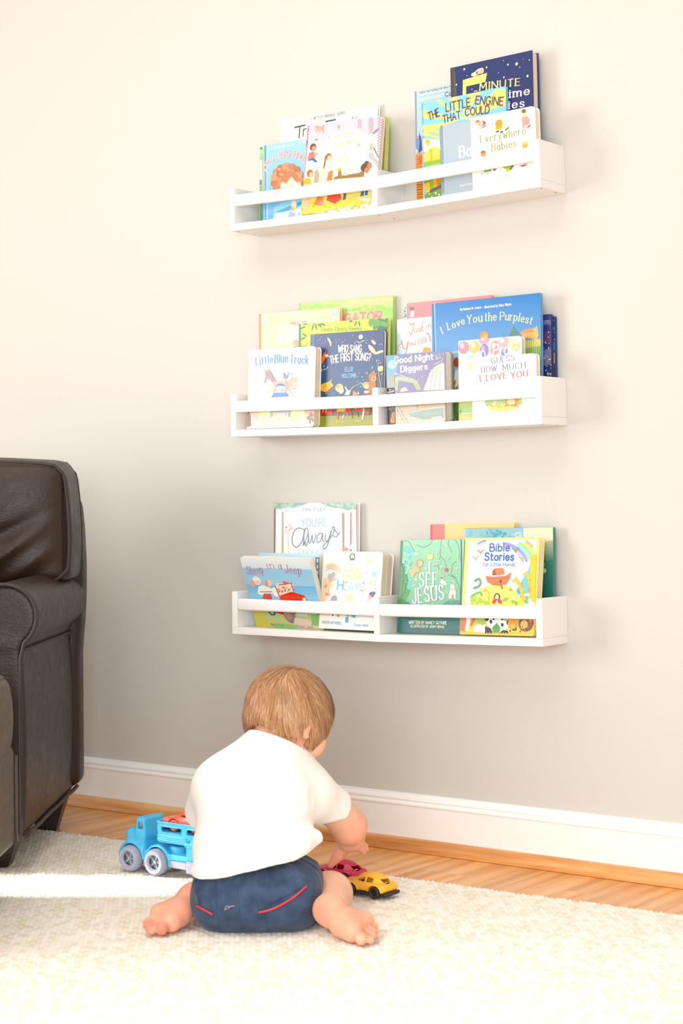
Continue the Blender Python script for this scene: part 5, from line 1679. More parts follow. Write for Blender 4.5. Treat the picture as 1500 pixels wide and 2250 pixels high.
  ('p','eadcc8>e0cdb4',[-0.8,3.3,16.6,24.1,163.3,23.9,188.6,1.5]),
  ('l','cdb69a',[1.2,21.8,24.9,9.5,5.1]),
  ('l','f2e8d8',[1.2,34.7,24.9,25.7,4.7]),
  ('l','bfa78c',[1.2,47.5,24.8,41.8,4.3]),
  ('l','cdb69a',[1.2,60.3,24.7,57.8,3.9]),
  ('l','f2e8d8',[1.2,73,24.7,73.7,3.5]),
  ('l','bfa78c',[1.2,85.7,24.6,89.6,3.1]),
  ('l','cdb69a',[1.2,98.3,24.6,105.3,2.7]),
  ('l','f2e8d8',[1.2,110.9,24.5,121,2.3]),
  ('l','bfa78c',[1.2,123.4,24.4,136.7,1.9]),
  ('l','cdb69a',[1.2,135.9,24.4,152.2,1.5]),
  ('l','f2e8d8',[1.2,148.4,24.3,167.7,1.1]),
  ('l','bfa78c',[1.2,160.8,24.2,183.1,0.7]),
  ('p','8a5a34',[-0.9,44.8,9.4,46.5,12.1,6,0.5,4.3]),
  ('s','3a2618',[1,1.8,40.7,7.1,37.5,2,34.6]),
  ('s','3a2618',[1,2,34.6,7.3,31.4,2.3,28.5]),
  ('s','3a2618',[1,2.3,28.5,7.5,25.3,2.5,22.5]),
  ('s','3a2618',[1,2.5,22.5,7.8,19.3,2.7,16.4]),
  ('s','3a2618',[1,2.7,16.4,8,13.2,2.9,10.3]),
  ('s','3a2618',[1,2.9,10.3,8.2,7.1,3.1,4.2]),
  ('e','f2c0a0',[21.1,32.7,4.3,4.1,0]),
  ('e','f2c0a0',[27.4,29.5,3.6,3.1,0]),
  ('e','f2c0a0',[12,37.3,3.2,3.9,0]),
  ('e','f2c0a0',[22.7,39.6,5.9,4.3,0]),
  ('e','f2c0a0',[11.5,35.4,4.2,3.8,0]),
  ('e','f2c0a0',[16.3,33.1,4.9,2.9,0]),
  ('e','f2c0a0',[21.1,31.5,4.4,3.1,0]),
  ('e','f2c0a0',[18.3,29.1,7.1,4.6,0]),
  ('e','f2c0a0',[27.6,30.3,4.7,2.7,0]),
  ('e','f2c0a0',[22.9,35.1,4.6,3.2,0]),
  ('e','f2c0a0',[18.4,36.6,4.2,3.4,0]),
  ('e','f2c0a0',[19.5,30.3,5.5,3.3,0]),
  ('e','f2c0a0',[16.1,36.9,4,3.1,0]),
  ('e','f2c0a0',[20.1,42.7,5.1,3.6,0]),
  ('e','d8b09a',[186.9,29,8.5,5.8,0]),
  ('e','d8b09a',[180.1,36.4,8.5,3,0]),
  ('e','d8b09a',[169.3,32,7.6,3.7,0]),
  ('e','d8b09a',[184.7,19.7,4.5,5.3,0]),
  ('e','d8b09a',[163.2,33.2,3.9,6.7,0]),
  ('e','d8b09a',[174.1,20.7,7.6,6.4,0]),
  ('e','d8b09a',[167,39.9,6.7,3.6,0]),
  ('e','d8b09a',[181.1,32.2,6.3,6.7,0]),
  ('e','d8b09a',[175.7,38.9,4.5,5.1,0]),
  ('e','d8b09a',[176.1,27.4,5.7,5.5,0]),
  ('e','d8b09a',[172.9,27.8,7.5,3.7,0]),
  ('e','d8b09a',[172.3,30.5,7.1,4,0]),
  ('e','d8b09a',[176.8,27.7,8.1,4.4,0]),
  ('e','d8b09a',[178.6,37,6.1,3.7,0]),
  ('e','d8b09a',[185.6,31.6,7.8,4.6,0]),
  ('e','d8b09a',[185.3,32.2,5.3,5.2,0]),
  ('e','8a7468',[174.9,10.8,2.8,4,0]),
  ('e','8a7468',[179.3,16.8,4.5,3,0]),
  ('e','8a7468',[175.7,27,2.5,3.5,0]),
  ('e','8a7468',[178.2,27.6,4.8,2.4,0]),
  ('e','8a7468',[177.8,24.3,4.1,3.1,0]),
  ('e','8a7468',[181,25,3.1,2.4,0]),
  ('e','8a7468',[176.2,28,2.7,4.1,0]),
  ('e','8a7468',[187.1,26.6,2.3,2.3,0]),
  ('e','8a7468',[183.1,12.8,2.3,3.1,0]),
  ('e','8a7468',[170.8,19.3,4.1,4.1,0]),
  ('e','d8c0b8',[15.4,27.1,3.9,2.1,0]),
  ('e','d8c0b8',[17.1,32.8,3.6,2.4,0]),
  ('e','d8c0b8',[16.3,30.2,2.8,3.9,0]),
  ('e','d8c0b8',[28.4,36.1,4.5,3.2,0]),
  ('e','d8c0b8',[28.1,23.4,4,3.5,0]),
  ('e','d8c0b8',[20.9,23.1,4.9,2.9,0]),
  ('p','a8878e',[44.9,101.7,49.5,115.6,46.6,125.8,56.7,129.3,64.5,125,77.9,104.4,70.6,96.6,62.6,107,52.3,109.4,50.1,99.5]),
  ('l','8a7478',[1.4,49.2,125.6,47.7,130.7]),
  ('l','8a7478',[1.4,59.4,127.2,60.5,131.2]),
  ('s','6a5a68',[2,64.6,123,78,102.4]),
  ('s','d8d8d8',[1.3,77.2,125.4,81.4,114.2,86.7,109,94.2,109.7,96.6,115.6]),
  ('e','f0b08a',[75.9,126.5,2,1.2,0]),
  ('e','fafaf6',[86.6,112,6.3,3.4,0]),
  ('p','7a8894',[97.6,121.5,105.3,119.2,108,113.1,114,120.8,113.1,110.9,108.2,106.1,100.6,107.4]),
  ('l','d8a098',[2,114.1,116.8,116.4,122.7]),
  ('l','5a5a60',[1.4,121.6,118.5,126.7,114.3]),
  ('p','f2b0a4',[65.4,98.9,75.5,102.5,110.8,103,118.3,104.7,120.6,110.6,130.6,110.2,137.1,103.9,136.3,90.1,128.8,88.4,118.8,90.8,116.6,80.9,71.2,78.6]),
  ('e','f6c2b6',[129.8,96.3,6.3,6,0]),
  ('s','9a8a94',[2.4,105.8,103.2,113.8,89]),
  ('s','7a8a8a',[1.6,121.3,88.7,129,84.4,136.4,86.1]),
  ('l','f2b8ac',[1.6,133.2,108.1,140.6,109.8]),
  ('e','f0d8c4',[64.3,94.9,8.9,7,0]),
  ('s','d8b8a8',[0.8,55.2,99.3,27.5,84.2]),
  ('e','e8d8a0',[27.5,84.2,1.8,2,0]),
  ('e','f0c8b4',[73.7,89.9,4.2,1.7,0]),
  ('e','f0c8b4',[57.9,83.6,3.4,2.4,0]),
  ('e','f0c8b4',[62.6,82.7,3.2,3.1,0]),
  ('e','f0c8b4',[66.3,83.7,3.7,3.6,0]),
  ('e','f0c8b4',[72.3,87.8,4.3,3.3,0]),
  ('e','f0c8b4',[56.9,80.4,4.1,3.1,0]),
  ('e','f0c8b4',[70.2,84.6,2.3,3.6,0]),
  ('e','f0c8b4',[63.6,93.3,3.9,3.6,0]),
  ('e','f4c0b4',[115.6,75.2,3.1,3.1,0]),
  ('e','f4c0b4',[131.3,77,3.3,1.7,0]),
  ('e','f4c0b4',[118.9,77.8,3.7,3.2,0]),
  ('e','f4c0b4',[120.7,82.1,2.7,3.4,0]),
  ('e','f4c0b4',[117.9,78.4,4.4,1.6,0]),
  ('e','f4c0b4',[124.9,73.1,2.6,2.7,0]),
  ('p','f2d0bc',[58.8,69,65.7,90.8,73.5,84.5,71.5,68.6]),
  ('e','4f7fc0',[92.4,88.8,13.9,8,0]),
  ('p','f6f0e4',[80.1,77.3,79.7,90.3,86,92,101.1,91.5,106.3,88.3,106.6,77.3]),
  ('s','4a78b8',[1.4,80.2,76.3,79.7,90.3,83.3,95.1,93.4,96.7,102.3,93.4,106.3,87.3,106.7,75.3]),
  ('l','8aa0c0',[1,91.1,89.8,91.5,77.8]),
  ('e','a89a78',[97.6,82.6,3.8,3,0]),
  ('p','4f7fc0>5f8fd0',[66.5,67.7,73.8,77.5,109.2,77.2,117,68]),
  ('p','7a8a9a',[64.8,42.8,121.6,42,121.8,36,65,36.7]),
  ('p','b4bcc0',[64.9,37.7,121.8,37,122,31,65.1,31.7]),
  ('p','8f9aa0',[65.1,33.7,71.4,33.5,71.7,24.5,65.4,24.7]),
  ('p','b4bcc0',[77.8,33.3,81.6,33.2,81.8,26.2,78,26.3]),
  ('p','b4bcc0',[104.3,33.5,109.3,33.4,109.6,25.4,104.6,25.6]),
  ('p','8f9aa0',[114.4,33.2,120.7,33.1,120.9,24.1,114.7,24.3]),
 ],
 'red': [
  ('p','f07f84>f59a9c',[0,0,218.1,0,218.1,259.2,0,259.2]),
  ('p','d4e6dc',[0,258.9,8.2,259.1,8.1,227.1,-0.1,226.8]),
  ('e','4a9a84',[4.9,237.8,1.8,1.8,0]),
  ('e','4a9a84',[6.5,232.2,1.5,1.3,0]),
  ('e','4a9a84',[2.6,245.8,1.3,1.7,0]),
  ('e','4a9a84',[5.4,250.3,2.4,1.9,0]),
  ('e','4a9a84',[2.4,242.4,1.7,1.6,0]),
  ('e','4a9a84',[3.6,238.4,2,1.3,0]),
  ('e','4a9a84',[4.8,235.7,1.8,1.4,0]),
  ('e','4a9a84',[4.1,231.2,2.9,2,0]),
  ('e','4a9a84',[6.5,233.7,1.9,1.2,0]),
  ('e','4a9a84',[5.4,242.2,1.9,1.4,0]),
  ('e','4a9a84',[4.2,244.8,1.7,1.5,0]),
  ('e','4a9a84',[4.4,233.4,2.3,1.4,0]),
  ('e','8a6a70',[22.1,247.3,7,3.9,0]),
  ('e','f8e0d8',[23.3,238.5,4.7,3.9,0]),
  ('e','f6f4f2',[22.1,232.8,4.7,3.9,0]),
  ('l','8a6068',[1.2,14,251.8,27.9,244.9]),
 ],
 'justin': [
  ('p','c2dfee>d8e8f0',[0,0,129.6,0,129.6,225.5,0,225.5]),
  ('s','c98a6a',[2.2,31.5,217.4,36,211.3,43,214.6,40.6,199.4,35.9,191.1,31.3,196.2]),
  ('t', 'c98a6a', ['ust', 45.1, 194.2, 68.2, 196.3, 12.5, 1.54, '', 0]),
  ('s','c98a6a',[1.5,61.3,195.9,64.9,212.9,68.4,218.3]),
  ('t', 'c98a6a', ['in case', 75.1, 200.6, 135.1, 203.5, 11.5, 1.44, '', 0]),
  ('s','c98a6a',[1.2,1.9,159.7,1.9,167.5,9,172.8,13.7,180.2]),
  ('s','c98a6a',[2.3,11.4,180.3,15.9,164.5,22.9,162.1,27.6,175.3]),
  ('s','c98a6a',[2.1,28.8,177.1,24,156.3,15.8,147.2]),
  ('t', 'c98a6a', ['ou', 31, 167.3, 46.1, 169.1, 9.6, 1.64, '', 0]),
  ('t', 'c98a6a', ['EVER', 54.2, 169.5, 76, 172.7, 9.6, 1.15, '', 0]),
  ('s','c98a6a',[2.3,75,191,80.7,188.6,85.1,173]),
  ('p','f2b05a',[64.4,155.3,73.6,161.4,85,159.6,86.1,151.9,66.6,151.4]),
  ('e','e8a04a',[73.6,158.5,6.9,2.9,0]),
 ],
 'purplest': [
  ('p','9cc4e4>4a84c4',[0,0,260.1,0,260.1,250.1,0,250.1]),
  ('p','86a88a>a8c6d8',[-1.7,66.9,263.6,70,262.3,156.7,220.3,157.1,123.7,153,-1,142.9]),
  ('p','3f7ab8',[2.2,249.3,5.6,249.9,9.6,66.2,6.3,66.4]),
  ('p','8fbce4',[5.6,249.9,9,249.7,13,66,9.6,66.2]),
  ('t', 'f2ecd0', ['By Barbara M. Joosse', 70.5, 230.3, 121.1, 230.7, 4.2, 0.85, 's', 0]),
  ('e','f2ecd0',[125.5,231.3,0.9,0.7,0]),
  ('t', 'f2ecd0', ['Illustrated by Mary Whyte', 129.8, 230, 192.4, 230.7, 4.7, 0.84, 's', 0]),
  ('t', 'f6ecb4', ['I', 26.5, 185.6, 32.1, 188, 14.2, 2.27, 's', 0]),
  ('t', 'f6ecb4', ['Love', 41.1, 192, 82.4, 202, 15.1, 2.08, 's', 0]),
  ('t', 'f6ecb4', ['You', 87.9, 201.6, 124.1, 203.4, 16.9, 2.06, 's', 0]),
  ('t', 'f6ecb4', ['the', 130.7, 203.3, 157.8, 203, 16.8, 2.05, 's', 0]),
  ('t', 'f6ecb4', ['Purplest', 166.4, 202.8, 239.6, 187.7, 15.8, 2.04, 's', 2.8]),
  ('p','5a8478',[186.4,167,197.3,188.3,203.6,180.4,212,170.6,211.9,163.2]),
  ('p','6a9488',[169.3,166.4,172.6,177.3,176.8,165.9]),
  ('p','e2b072',[213.1,172.3,222.7,179,247.9,180.7,255.1,163.7,251.9,156.6,220.4,162.6]),
  ('p','d89a64',[209.9,170.7,222.7,179,247.9,179.8,250,173.2]),
  ('p','eebe84',[243.7,177.3,252.2,184,256.1,163.6,247.7,160.6]),
  ('p','c6c470',[222.4,155.1,262.4,157.7,264.3,142.9,224.4,142.1]),
  ('p','6f9250>8aa860',[224.4,140.3,264.3,142.9,264.7,80.9,225.9,81.4]),
  ('l','5a7046',[0.7,228.3,108.8,228.9,167.5]),
  ('l','5a7046',[0.7,232.5,108.5,234.1,163.4]),
  ('l','5a7046',[0.7,236.7,108.3,239.3,159.4]),
  ('l','5a7046',[0.7,240.9,108,244.5,155.3]),
  ('l','5a7046',[0.7,245.1,107.7,249.7,151.3]),
  ('l','5a7046',[0.7,249.3,107.4,254.9,147.2]),
  ('l','5a7046',[0.7,253.5,107.1,260.1,143.2]),
  ('l','5a7046',[0.7,257.7,106.9,265.3,139.2]),
  ('l','5a7046',[0.7,261.8,106.6,270.5,135.2]),
  ('e','c89a54',[128.2,174.1,10.9,8.4,0]),
  ('e','dcb070',[130.4,171.2,7.6,5.6,0]),
  ('e','e8b888',[128.2,167.6,8.7,4.7,0]),
  ('e','a0583a',[60.6,123.6,6.7,10.4,0]),
  ('p','d8dcd4',[51.2,73.3,57.1,105,70.5,113.5,70.2,81.6,59,72.8]),
  ('l','d88a4a',[5.7,56.9,84.3,52.4,73.2]),
  ('p','4f7a44>6a9a4a',[5.7,0,67.3,1.8,67.9,72.3,45.6,64.2,39.6,22]),
  ('l','8fb84a',[2.8,47.5,26.3,58.4,2.2]),
  ('p','6fa07a',[6.3,66.4,45.6,68.9,45.9,101.9,12.4,123]),
 ],
 'night_front': [
  ('p','2c3260>3a4078',[0,0,138.1,0,138.1,207.3,0,207.3]),
  ('p','6a6f98',[117.3,195.9,141.3,195.8,141.1,183.1,127.6,187.8,117.1,183.1]),
  ('p','6f6f8e',[116.4,135.5,140.5,139.3,140,106.5,115.9,104.4]),
  ('p','5a4068',[116.9,172.1,140.9,172.1,140.6,150.3,116.6,148.3]),
  ('e','f4f0f8',[129.8,121.2,0.9,0.9,0]),
  ('e','f4f0f8',[136.6,98.8,0.7,0.7,0]),
  ('e','f4f0f8',[119.8,153.2,0.7,0.9,0]),
  ('e','f4f0f8',[132.6,171.3,1.2,1,0]),
  ('e','f4f0f8',[119,139.4,0.8,0.9,0]),
  ('e','f4f0f8',[124.2,123.3,1,0.7,0]),
  ('e','f4f0f8',[129.5,112.8,0.9,0.7,0]),
  ('e','f4f0f8',[126,94.8,1.4,1,0]),
  ('e','f4f0f8',[136.9,104.6,0.9,0.6,0]),
  ('e','f4f0f8',[132.2,138.6,0.9,0.7,0]),
  ('e','f4f0f8',[127.2,149.4,0.9,0.8,0]),
  ('e','f4f0f8',[127.6,103.5,1.1,0.8,0]),
  ('e','f4f0f8',[124.5,151.3,0.8,0.7,0]),
  ('e','f4f0f8',[130.1,193.9,1,0.8,0]),
  ('e','f4f0f8',[133,116.5,1.2,1.1,0]),
  ('e','f4f0f8',[126.2,126.1,0.9,1,0]),
  ('e','f4f0f8',[125.6,152.3,0.7,0.7,0]),
  ('e','f4f0f8',[139.4,176.4,1.2,1,0]),
  ('e','f4f0f8',[133.8,148.2,1.1,0.6,0]),
  ('e','f4f0f8',[120.7,181.5,0.8,0.6,0]),
  ('e','f4f0f8',[121.3,139.9,0.8,1.2,0]),
  ('e','f4f0f8',[132.8,140.6,1.2,0.7,0]),
  ('e','f4f0f8',[137.4,105.4,1.2,0.9,0]),
  ('e','f4f0f8',[135.8,116.5,1.2,1.2,0]),
  ('e','f4f0f8',[132.1,161.1,1.1,0.7,0]),
  ('e','f4f0f8',[122.3,119.7,1.3,1.3,0]),
  ('t', 'e8e8f0', ['by', 129.2, 85.3, 138.6, 85.6, 5.5, 0.91, '', 0]),
 ],
 'night_back': [
  ('p','22407a>2c4a8c',[0,0,136.2,0,136.2,203.7,0,203.7]),
  ('p','3aa0b8',[130.3,151.5,141.7,152.5,141.5,136,130,135]),
  ('p','c0a84a',[129.9,129.5,141.4,130.5,141.1,110.4,129.6,107.5]),
  ('p','4a3a40',[129.6,107.5,141.1,108.6,140.6,79.4,129.2,78.3]),
  ('e','e8f0fa',[141.7,174.2,1.4,1.1,0]),
  ('e','e8f0fa',[139.1,188.9,1.4,0.6,0]),
  ('e','e8f0fa',[134.4,179.7,1.3,0.7,0]),
  ('e','e8f0fa',[140.3,155.1,0.8,1,0]),
  ('e','e8f0fa',[131.8,182,0.7,1.2,0]),
  ('e','e8f0fa',[135.9,156.9,1.3,1.2,0]),
  ('e','e8f0fa',[133.8,195.5,1.1,0.7,0]),
  ('e','e8f0fa',[139.4,180.4,1.1,1.2,0]),
  ('e','e8f0fa',[137.4,193.8,0.8,0.9,0]),
  ('e','e8f0fa',[137.1,170.5,1,1,0]),
  ('e','e8f0fa',[135.7,171.2,1.3,0.7,0]),
  ('e','e8f0fa',[135.6,176.6,1.2,0.7,0]),
  ('e','e8f0fa',[137.4,171.1,1.4,0.8,0]),
  ('e','e8f0fa',[138.5,190,1,0.7,0]),
 ],
 'diggers': [
  ('p','a49aa8>8688ac',[0,0,147.6,0,147.6,145.5,0,145.5]),
  ('p','86b6d6>74aed8',[1.2,143.6,27.8,143.7,24.6,101.1,2.5,91]),
  ('e','b4d8ee',[15.9,125.5,11.5,9.5,0]),
  ('e','f6fbff',[14.7,126.5,6.9,5.7,0]),
  ('e','9cc8e4',[18.2,128.2,6.2,5.1,0]),
  ('t', 'ffffff', ['Good Night', 21.7, 127.9, 117.1, 129.6, 12.4, 2.57, '', 0]),
  ('t', 'ffffff', ['Diggers', 37.4, 108.4, 103.3, 110.3, 12.3, 2.66, 's', 0]),
  ('e','e8e8f0',[131.4,132.3,0.8,0.8,0]),
  ('e','e8e8f0',[140.9,129,0.7,0.6,0]),
  ('e','e8e8f0',[117.6,137,0.6,0.8,0]),
  ('e','e8e8f0',[134.3,138.1,1.1,0.9,0]),
  ('e','e8e8f0',[116.8,135.4,0.8,0.8,0]),
  ('e','e8e8f0',[124,133,1,0.6,0]),
  ('e','e8e8f0',[131.2,131.3,0.8,0.7,0]),
  ('e','e8e8f0',[126.8,129.4,1.4,1,0]),
  ('e','e8e8f0',[141.2,129.7,0.9,0.6,0]),
  ('e','e8e8f0',[134.3,134.2,0.9,0.7,0]),
  ('e','e8e8f0',[127.5,135.9,0.8,0.7,0]),
  ('e','e8e8f0',[128.8,130.3,1.1,0.7,0]),
  ('e','e8e8f0',[123.9,136.3,0.8,0.6,0]),
  ('e','e8e8f0',[130.6,141,1,0.7,0]),
  ('e','e8e8f0',[135.8,131.4,1.2,1,0]),
  ('e','e8e8f0',[126.5,133.2,0.9,0.9,0]),
  ('e','e8e8f0',[125.2,136.4,0.7,0.7,0]),
  ('e','e8e8f0',[143.2,138.2,1.2,0.9,0]),
  ('e','e0e0ea',[90.1,95,1.2,0.9,0]),
  ('e','e0e0ea',[67.3,101.1,1.3,0.5,0]),
  ('e','e0e0ea',[29.2,100.3,1.1,0.6,0]),
  ('e','e0e0ea',[81.2,89.3,0.7,0.8,0]),
  ('e','e0e0ea',[8.1,102.3,0.6,1,0]),
  ('e','e0e0ea',[44.8,92,1.1,1,0]),
  ('e','e0e0ea',[22.4,105.9,1,0.6,0]),
  ('e','e0e0ea',[70.3,98.2,0.9,1,0]),
  ('e','e0e0ea',[52.4,103.5,0.7,0.8,0]),
  ('e','e0e0ea',[52.4,96,0.8,0.8,0]),
  ('e','e0e0ea',[41.5,96.9,1.1,0.6,0]),
  ('e','e0e0ea',[39.7,98.7,1.1,0.6,0]),
  ('p','aab0a6>9aa29a',[2.5,91,9.8,111.5,20.1,105.2,21.9,75.6,3.3,74.7]),
  ('p','aab89a>b6c2a6',[22.3,97.4,29.2,99.9,64.6,94.8,79.2,86.4,87.9,68.9,76.6,67.7,67.8,83.3,31.4,91.2,28.7,70.4,21.8,70.8]),
  ('p','8f8cb6',[31.3,89.3,65.5,83.4,72,67.9,33.2,68.3]),
  ('l','d8d8e0',[1,17.9,109.1,54.3,95.5]),
  ('p','ece6de>d2cabd',[92.4,66.8,108.8,101.5,121.3,113.9,140.4,122,144.8,117.9,144.9,65.7]),
  ('l','f8f4ee',[1.2,113.4,108.7,101.4,68.2]),
  ('l','a89a92',[1.2,117.8,105.6,107.6,67.8]),
  ('l','f8f4ee',[1.2,122.2,102.6,113.7,67.4]),
  ('l','a89a92',[1.2,126.8,110.7,119.9,67.1]),
  ('l','f8f4ee',[1.2,131.2,107.6,126,66.7]),
  ('l','a89a92',[1.2,135.6,104.5,132.1,66.4]),
  ('l','f8f4ee',[1.2,140.2,112.6,138.2,66]),
  ('l','d8d0c8',[1.1,121.4,118.5,141.6,126.6]),
  ('p','f2d0b4',[35.6,72.9,47.1,77,56.1,68.9,35.5,66.2]),
  ('p','37302e',[1.1,76.8,20.7,77.5,21.5,-1.5,1.9,-2.5]),
  ('e','b8b4b0',[17.6,71.1,2.3,1,0]),
  ('e','b8b4b0',[3.9,68.8,1.9,1.4,0]),
  ('e','b8b4b0',[7.9,68.3,1.8,1.8,0]),
  ('e','b8b4b0',[11.1,68.6,2.1,2.1,0]),
  ('e','b8b4b0',[16.3,70.2,2.4,1.9,0]),
  ('e','b8b4b0',[3,67.5,2.3,1.8,0]),
  ('e','b8b4b0',[14.4,68.9,1.3,2.1,0]),
  ('e','b8b4b0',[9.2,72.9,2.2,2.1,0]),
  ('e','b8b4b0',[6.5,67.8,2,1.8,0]),
  ('e','b8b4b0',[18.4,70.8,1.5,1.4,0]),
  ('e','8a8680',[3.8,32,1.5,1.6,0]),
  ('e','8a8680',[18.4,33.5,1.6,0.9,0]),
  ('e','8a8680',[6.9,34.5,1.9,1.7,0]),
  ('e','8a8680',[8.8,38.5,1.3,1.8,0]),
  ('e','8a8680',[6,35,2.2,0.8,0]),
  ('e','8a8680',[12.2,29.9,1.3,1.4,0]),
  ('e','8a8680',[17.4,37.4,1.6,1.6,0]),
  ('e','8a8680',[13.4,34.4,1.2,1.3,0]),
  ('e','8a8680',[8.6,34.6,1.4,1.7,0]),
  ('e','8a8680',[15.1,35.8,1.7,1.1,0]),
  ('e','8a8680',[9.9,35.7,1.8,1.2,0]),
  ('e','8a8680',[10,32.2,1.5,1.8,0]),
  ('p','d8943c',[7.9,7.7,12.8,23.7,19.8,27.1,20.5,4.3,11.2,2.8]),
  ('l','5a3a1a',[1,11.6,19.9,15.9,6.4]),
  ('l','5a3a1a',[1,16.2,23.5,19.4,8.1]),
  ('p','d8cabc>cfc2b0',[22.3,40.3,145.6,43.2,145.8,-3.4,22.7,-2.5]),
  ('p','9aaca4>b0c0b8',[54.1,24.5,78.1,29.9,98.3,25.1,140.8,28.5,142.7,7.9,91.2,6.6,57.4,15.8]),
  ('p','a8bab2',[89.3,27.4,140.9,30.4,140.6,17.3,91.4,14.1]),
  ('l','e6eee8',[1.1,57.5,23.4,91.6,27.3,143.1,30.3]),
  ('p','e2c07a',[86.3,42.6,100.9,42.8,100.7,32.5,87.2,31.3]),
  ('p','e2a064',[73.8,41.4,80.6,42,80.4,32.6,74.7,31.9]),
  ('p','5a5250',[23.6,44.1,145.6,47.9,145.6,43.2,23.5,39.3]),
  ('s','b08a70',[1.1,26.8,30.6,36.8,14.9,45.7,1.2]),
  ('s','b08a70',[0.9,32.6,34.1,41.4,18.5,52.6,4.7]),
  ('t', 'f2f2f0', ['Adam Gamble', 112.6, 7.5, 136, 8.7, 3.7, 0.75, '', 0]),
  ('t', 'f2f2f0', ['Mark Jasper', 113.6, 0.9, 135.9, 2.2, 3.7, 0.75, '', 0]),
  ('e','8a7a6a',[53.1,1.9,1.5,1,0]),
  ('e','8a7a6a',[33.2,34.6,1.1,0.9,0]),
  ('e','8a7a6a',[42.2,18.7,1.2,1,0]),
  ('e','8a7a6a',[49.6,10.5,1.3,0.9,0]),
  ('e','8a7a6a',[34.4,2.6,1,0.7,0]),
  ('e','8a7a6a',[27.2,2.6,0.8,0.8,0]),
  ('e','8a7a6a',[27.8,27.8,1.1,1.3,0]),
  ('e','8a7a6a',[36.2,2.1,0.7,0.8,0]),
  ('e','8a7a6a',[37.5,9.4,1.5,0.8,0]),
  ('e','8a7a6a',[39.4,25.7,1.4,1.1,0]),
 ],
 'pray': [
  ('p','e6f1e4>e8f3f6',[0,0,150,0,150,165.3,0,165.3]),
  ('p','f6ecec>fbf2ee',[0,162.7,150,164.5,149.6,107.8,-0.3,106.5]),
  ('e','ee9aa8',[13.2,150.5,13.2,13.1,0]),
  ('e','f8c8cf',[9.3,154.7,5.3,5.9,0]),
  ('e','f4c38a',[39.5,149.5,13.1,13,0]),
  ('e','fae0bc',[35.6,153.7,5.3,5.9,0]),
  ('e','f2a6c4',[62.4,162.7,13,8.3,0]),
  ('e','f8cfdf',[58.5,165.5,5.2,3.8,0]),
  ('e','9a8ab4',[62.3,141.4,10.8,13.9,0]),
  ('e','b8acd0',[59,145.8,4.3,6.3,0]),
  ('e','f0a6a8',[87.1,145.2,11.8,14.8,0]),
  ('e','f8d0cc',[83.6,149.9,4.7,6.7,0]),
  ('e','f4b6c2',[108.6,154.7,13.9,11,0]),
  ('e','fbdce0',[104.4,158.4,5.6,5,0]),
  ('e','f8dcb0',[126.6,147.9,9.6,12.9,0]),
  ('e','fcefd4',[123.8,152,3.8,5.8,0]),
  ('e','8a92bc',[111.7,134.3,9.6,9.2,0]),
  ('e','b0b8d8',[108.8,137.2,3.8,4.1,0]),
  ('e','a8d8d2',[25.2,132.8,11,8.4,0]),
  ('e','cfeae4',[21.9,135.6,4.4,3.8,0]),
  ('e','fbe8c4',[140.4,146.9,8.5,11,0]),
  ('e','fdf4e0',[137.9,150.4,3.4,4.9,0]),
  ('p','f6c99a',[136.1,133.5,128.7,142.3,129.8,148.6,135.1,150.1,137.2,147.1,140.4,150.6,145.7,148.4,146.7,141.9]),
  ('p','fce6cc',[136.1,137.1,131.9,142.9,134,146.5,137.2,144.4,141.4,146.8,143.5,143]),
  ('t', 'ffffff', ['When', 6.4, 121, 64.4, 129.2, 18.7, 2.62, '', 0]),
  ('t', 'ffffff', ['I', 74.1, 131.3, 76.3, 131.2, 24.1, 2.78, '', 0]),
  ('t', 'ffffff', ['Pray', 83.8, 129.7, 132.9, 129.1, 22.2, 2.77, '', 0]),
  ('e','fbe6a8',[30.5,112.9,9.8,7.5,0]),
  ('p','d8c98a>c6d890',[-0.6,54.1,35.7,57.6,35.3,1.8,0.2,-0.2]),
  ('p','a6cc8a',[0.4,28.7,31.2,33.7,33.2,11.2,2.5,16.5]),
  ('p','b6d8b0',[-0.6,54.1,35.7,56.7,35.6,48.3,-0.6,42.8]),
  ('l','e8f0d8',[1.9,9.1,15.2,31.1,15.1]),
  ('e','6f9a5a',[4.7,20.1,2.2,2.8,0]),
  ('p','f0d8a0',[0.3,12.8,35.4,5.5,35.3,0,0.2,-0.2]),
 ],
 'guess': [
  ('p','fdfcf8',[0,0,149.5,0,149.5,125.8,0,125.8]),
  ('t', '7b8594', ['GUESS', 47.2, 110.9, 101.3, 114.6, 11.9, 1.83, 's', 0]),
  ('t', '7b8594', ['HOW', 23.3, 94.5, 59.7, 96.8, 11, 1.75, 's', 0]),
  ('t', '7b8594', ['MUCH', 73.5, 96, 126.1, 98.9, 10.9, 1.73, 's', 0]),
  ('t', 'e67c70', ['I', 19.8, 76.8, 21.9, 77, 12, 1.84, 's', 0]),
  ('t', 'e67c70', ['LOVE', 34.8, 77.3, 82.8, 80.3, 11.9, 1.83, 's', 0]),
  ('t', 'e67c70', ['YOU', 92.2, 79.3, 131, 81.5, 11.8, 1.82, 's', 0]),
  ('e','f4e2c4',[38.7,114.7,4.3,1.2,12]),
  ('e','f6dcc8',[112.8,114.3,4.2,1.2,12]),
  ('e','dcecec',[78.3,69.2,14.8,1.3,5]),
  ('p','aecf96>bcd8a4',[31,41.7,114.7,44.4,116.5,28,107,23.1,43.5,21.8,30.7,28.9]),
  ('p','e6dc8a',[37.2,28.5,109.2,31.1,106.9,19.4,77.4,13.7,43.4,17.2]),
  ('l','f2dcc8',[3.7,53.5,44.1,54.2,27.6]),
  ('l','dca06a',[3.6,79,44.6,79.7,26.3]),
  ('e','e2a86a',[98.8,35.3,11.5,10.9,0]),
  ('e','f2dcc4',[91.4,32.1,8.4,8.2,0]),
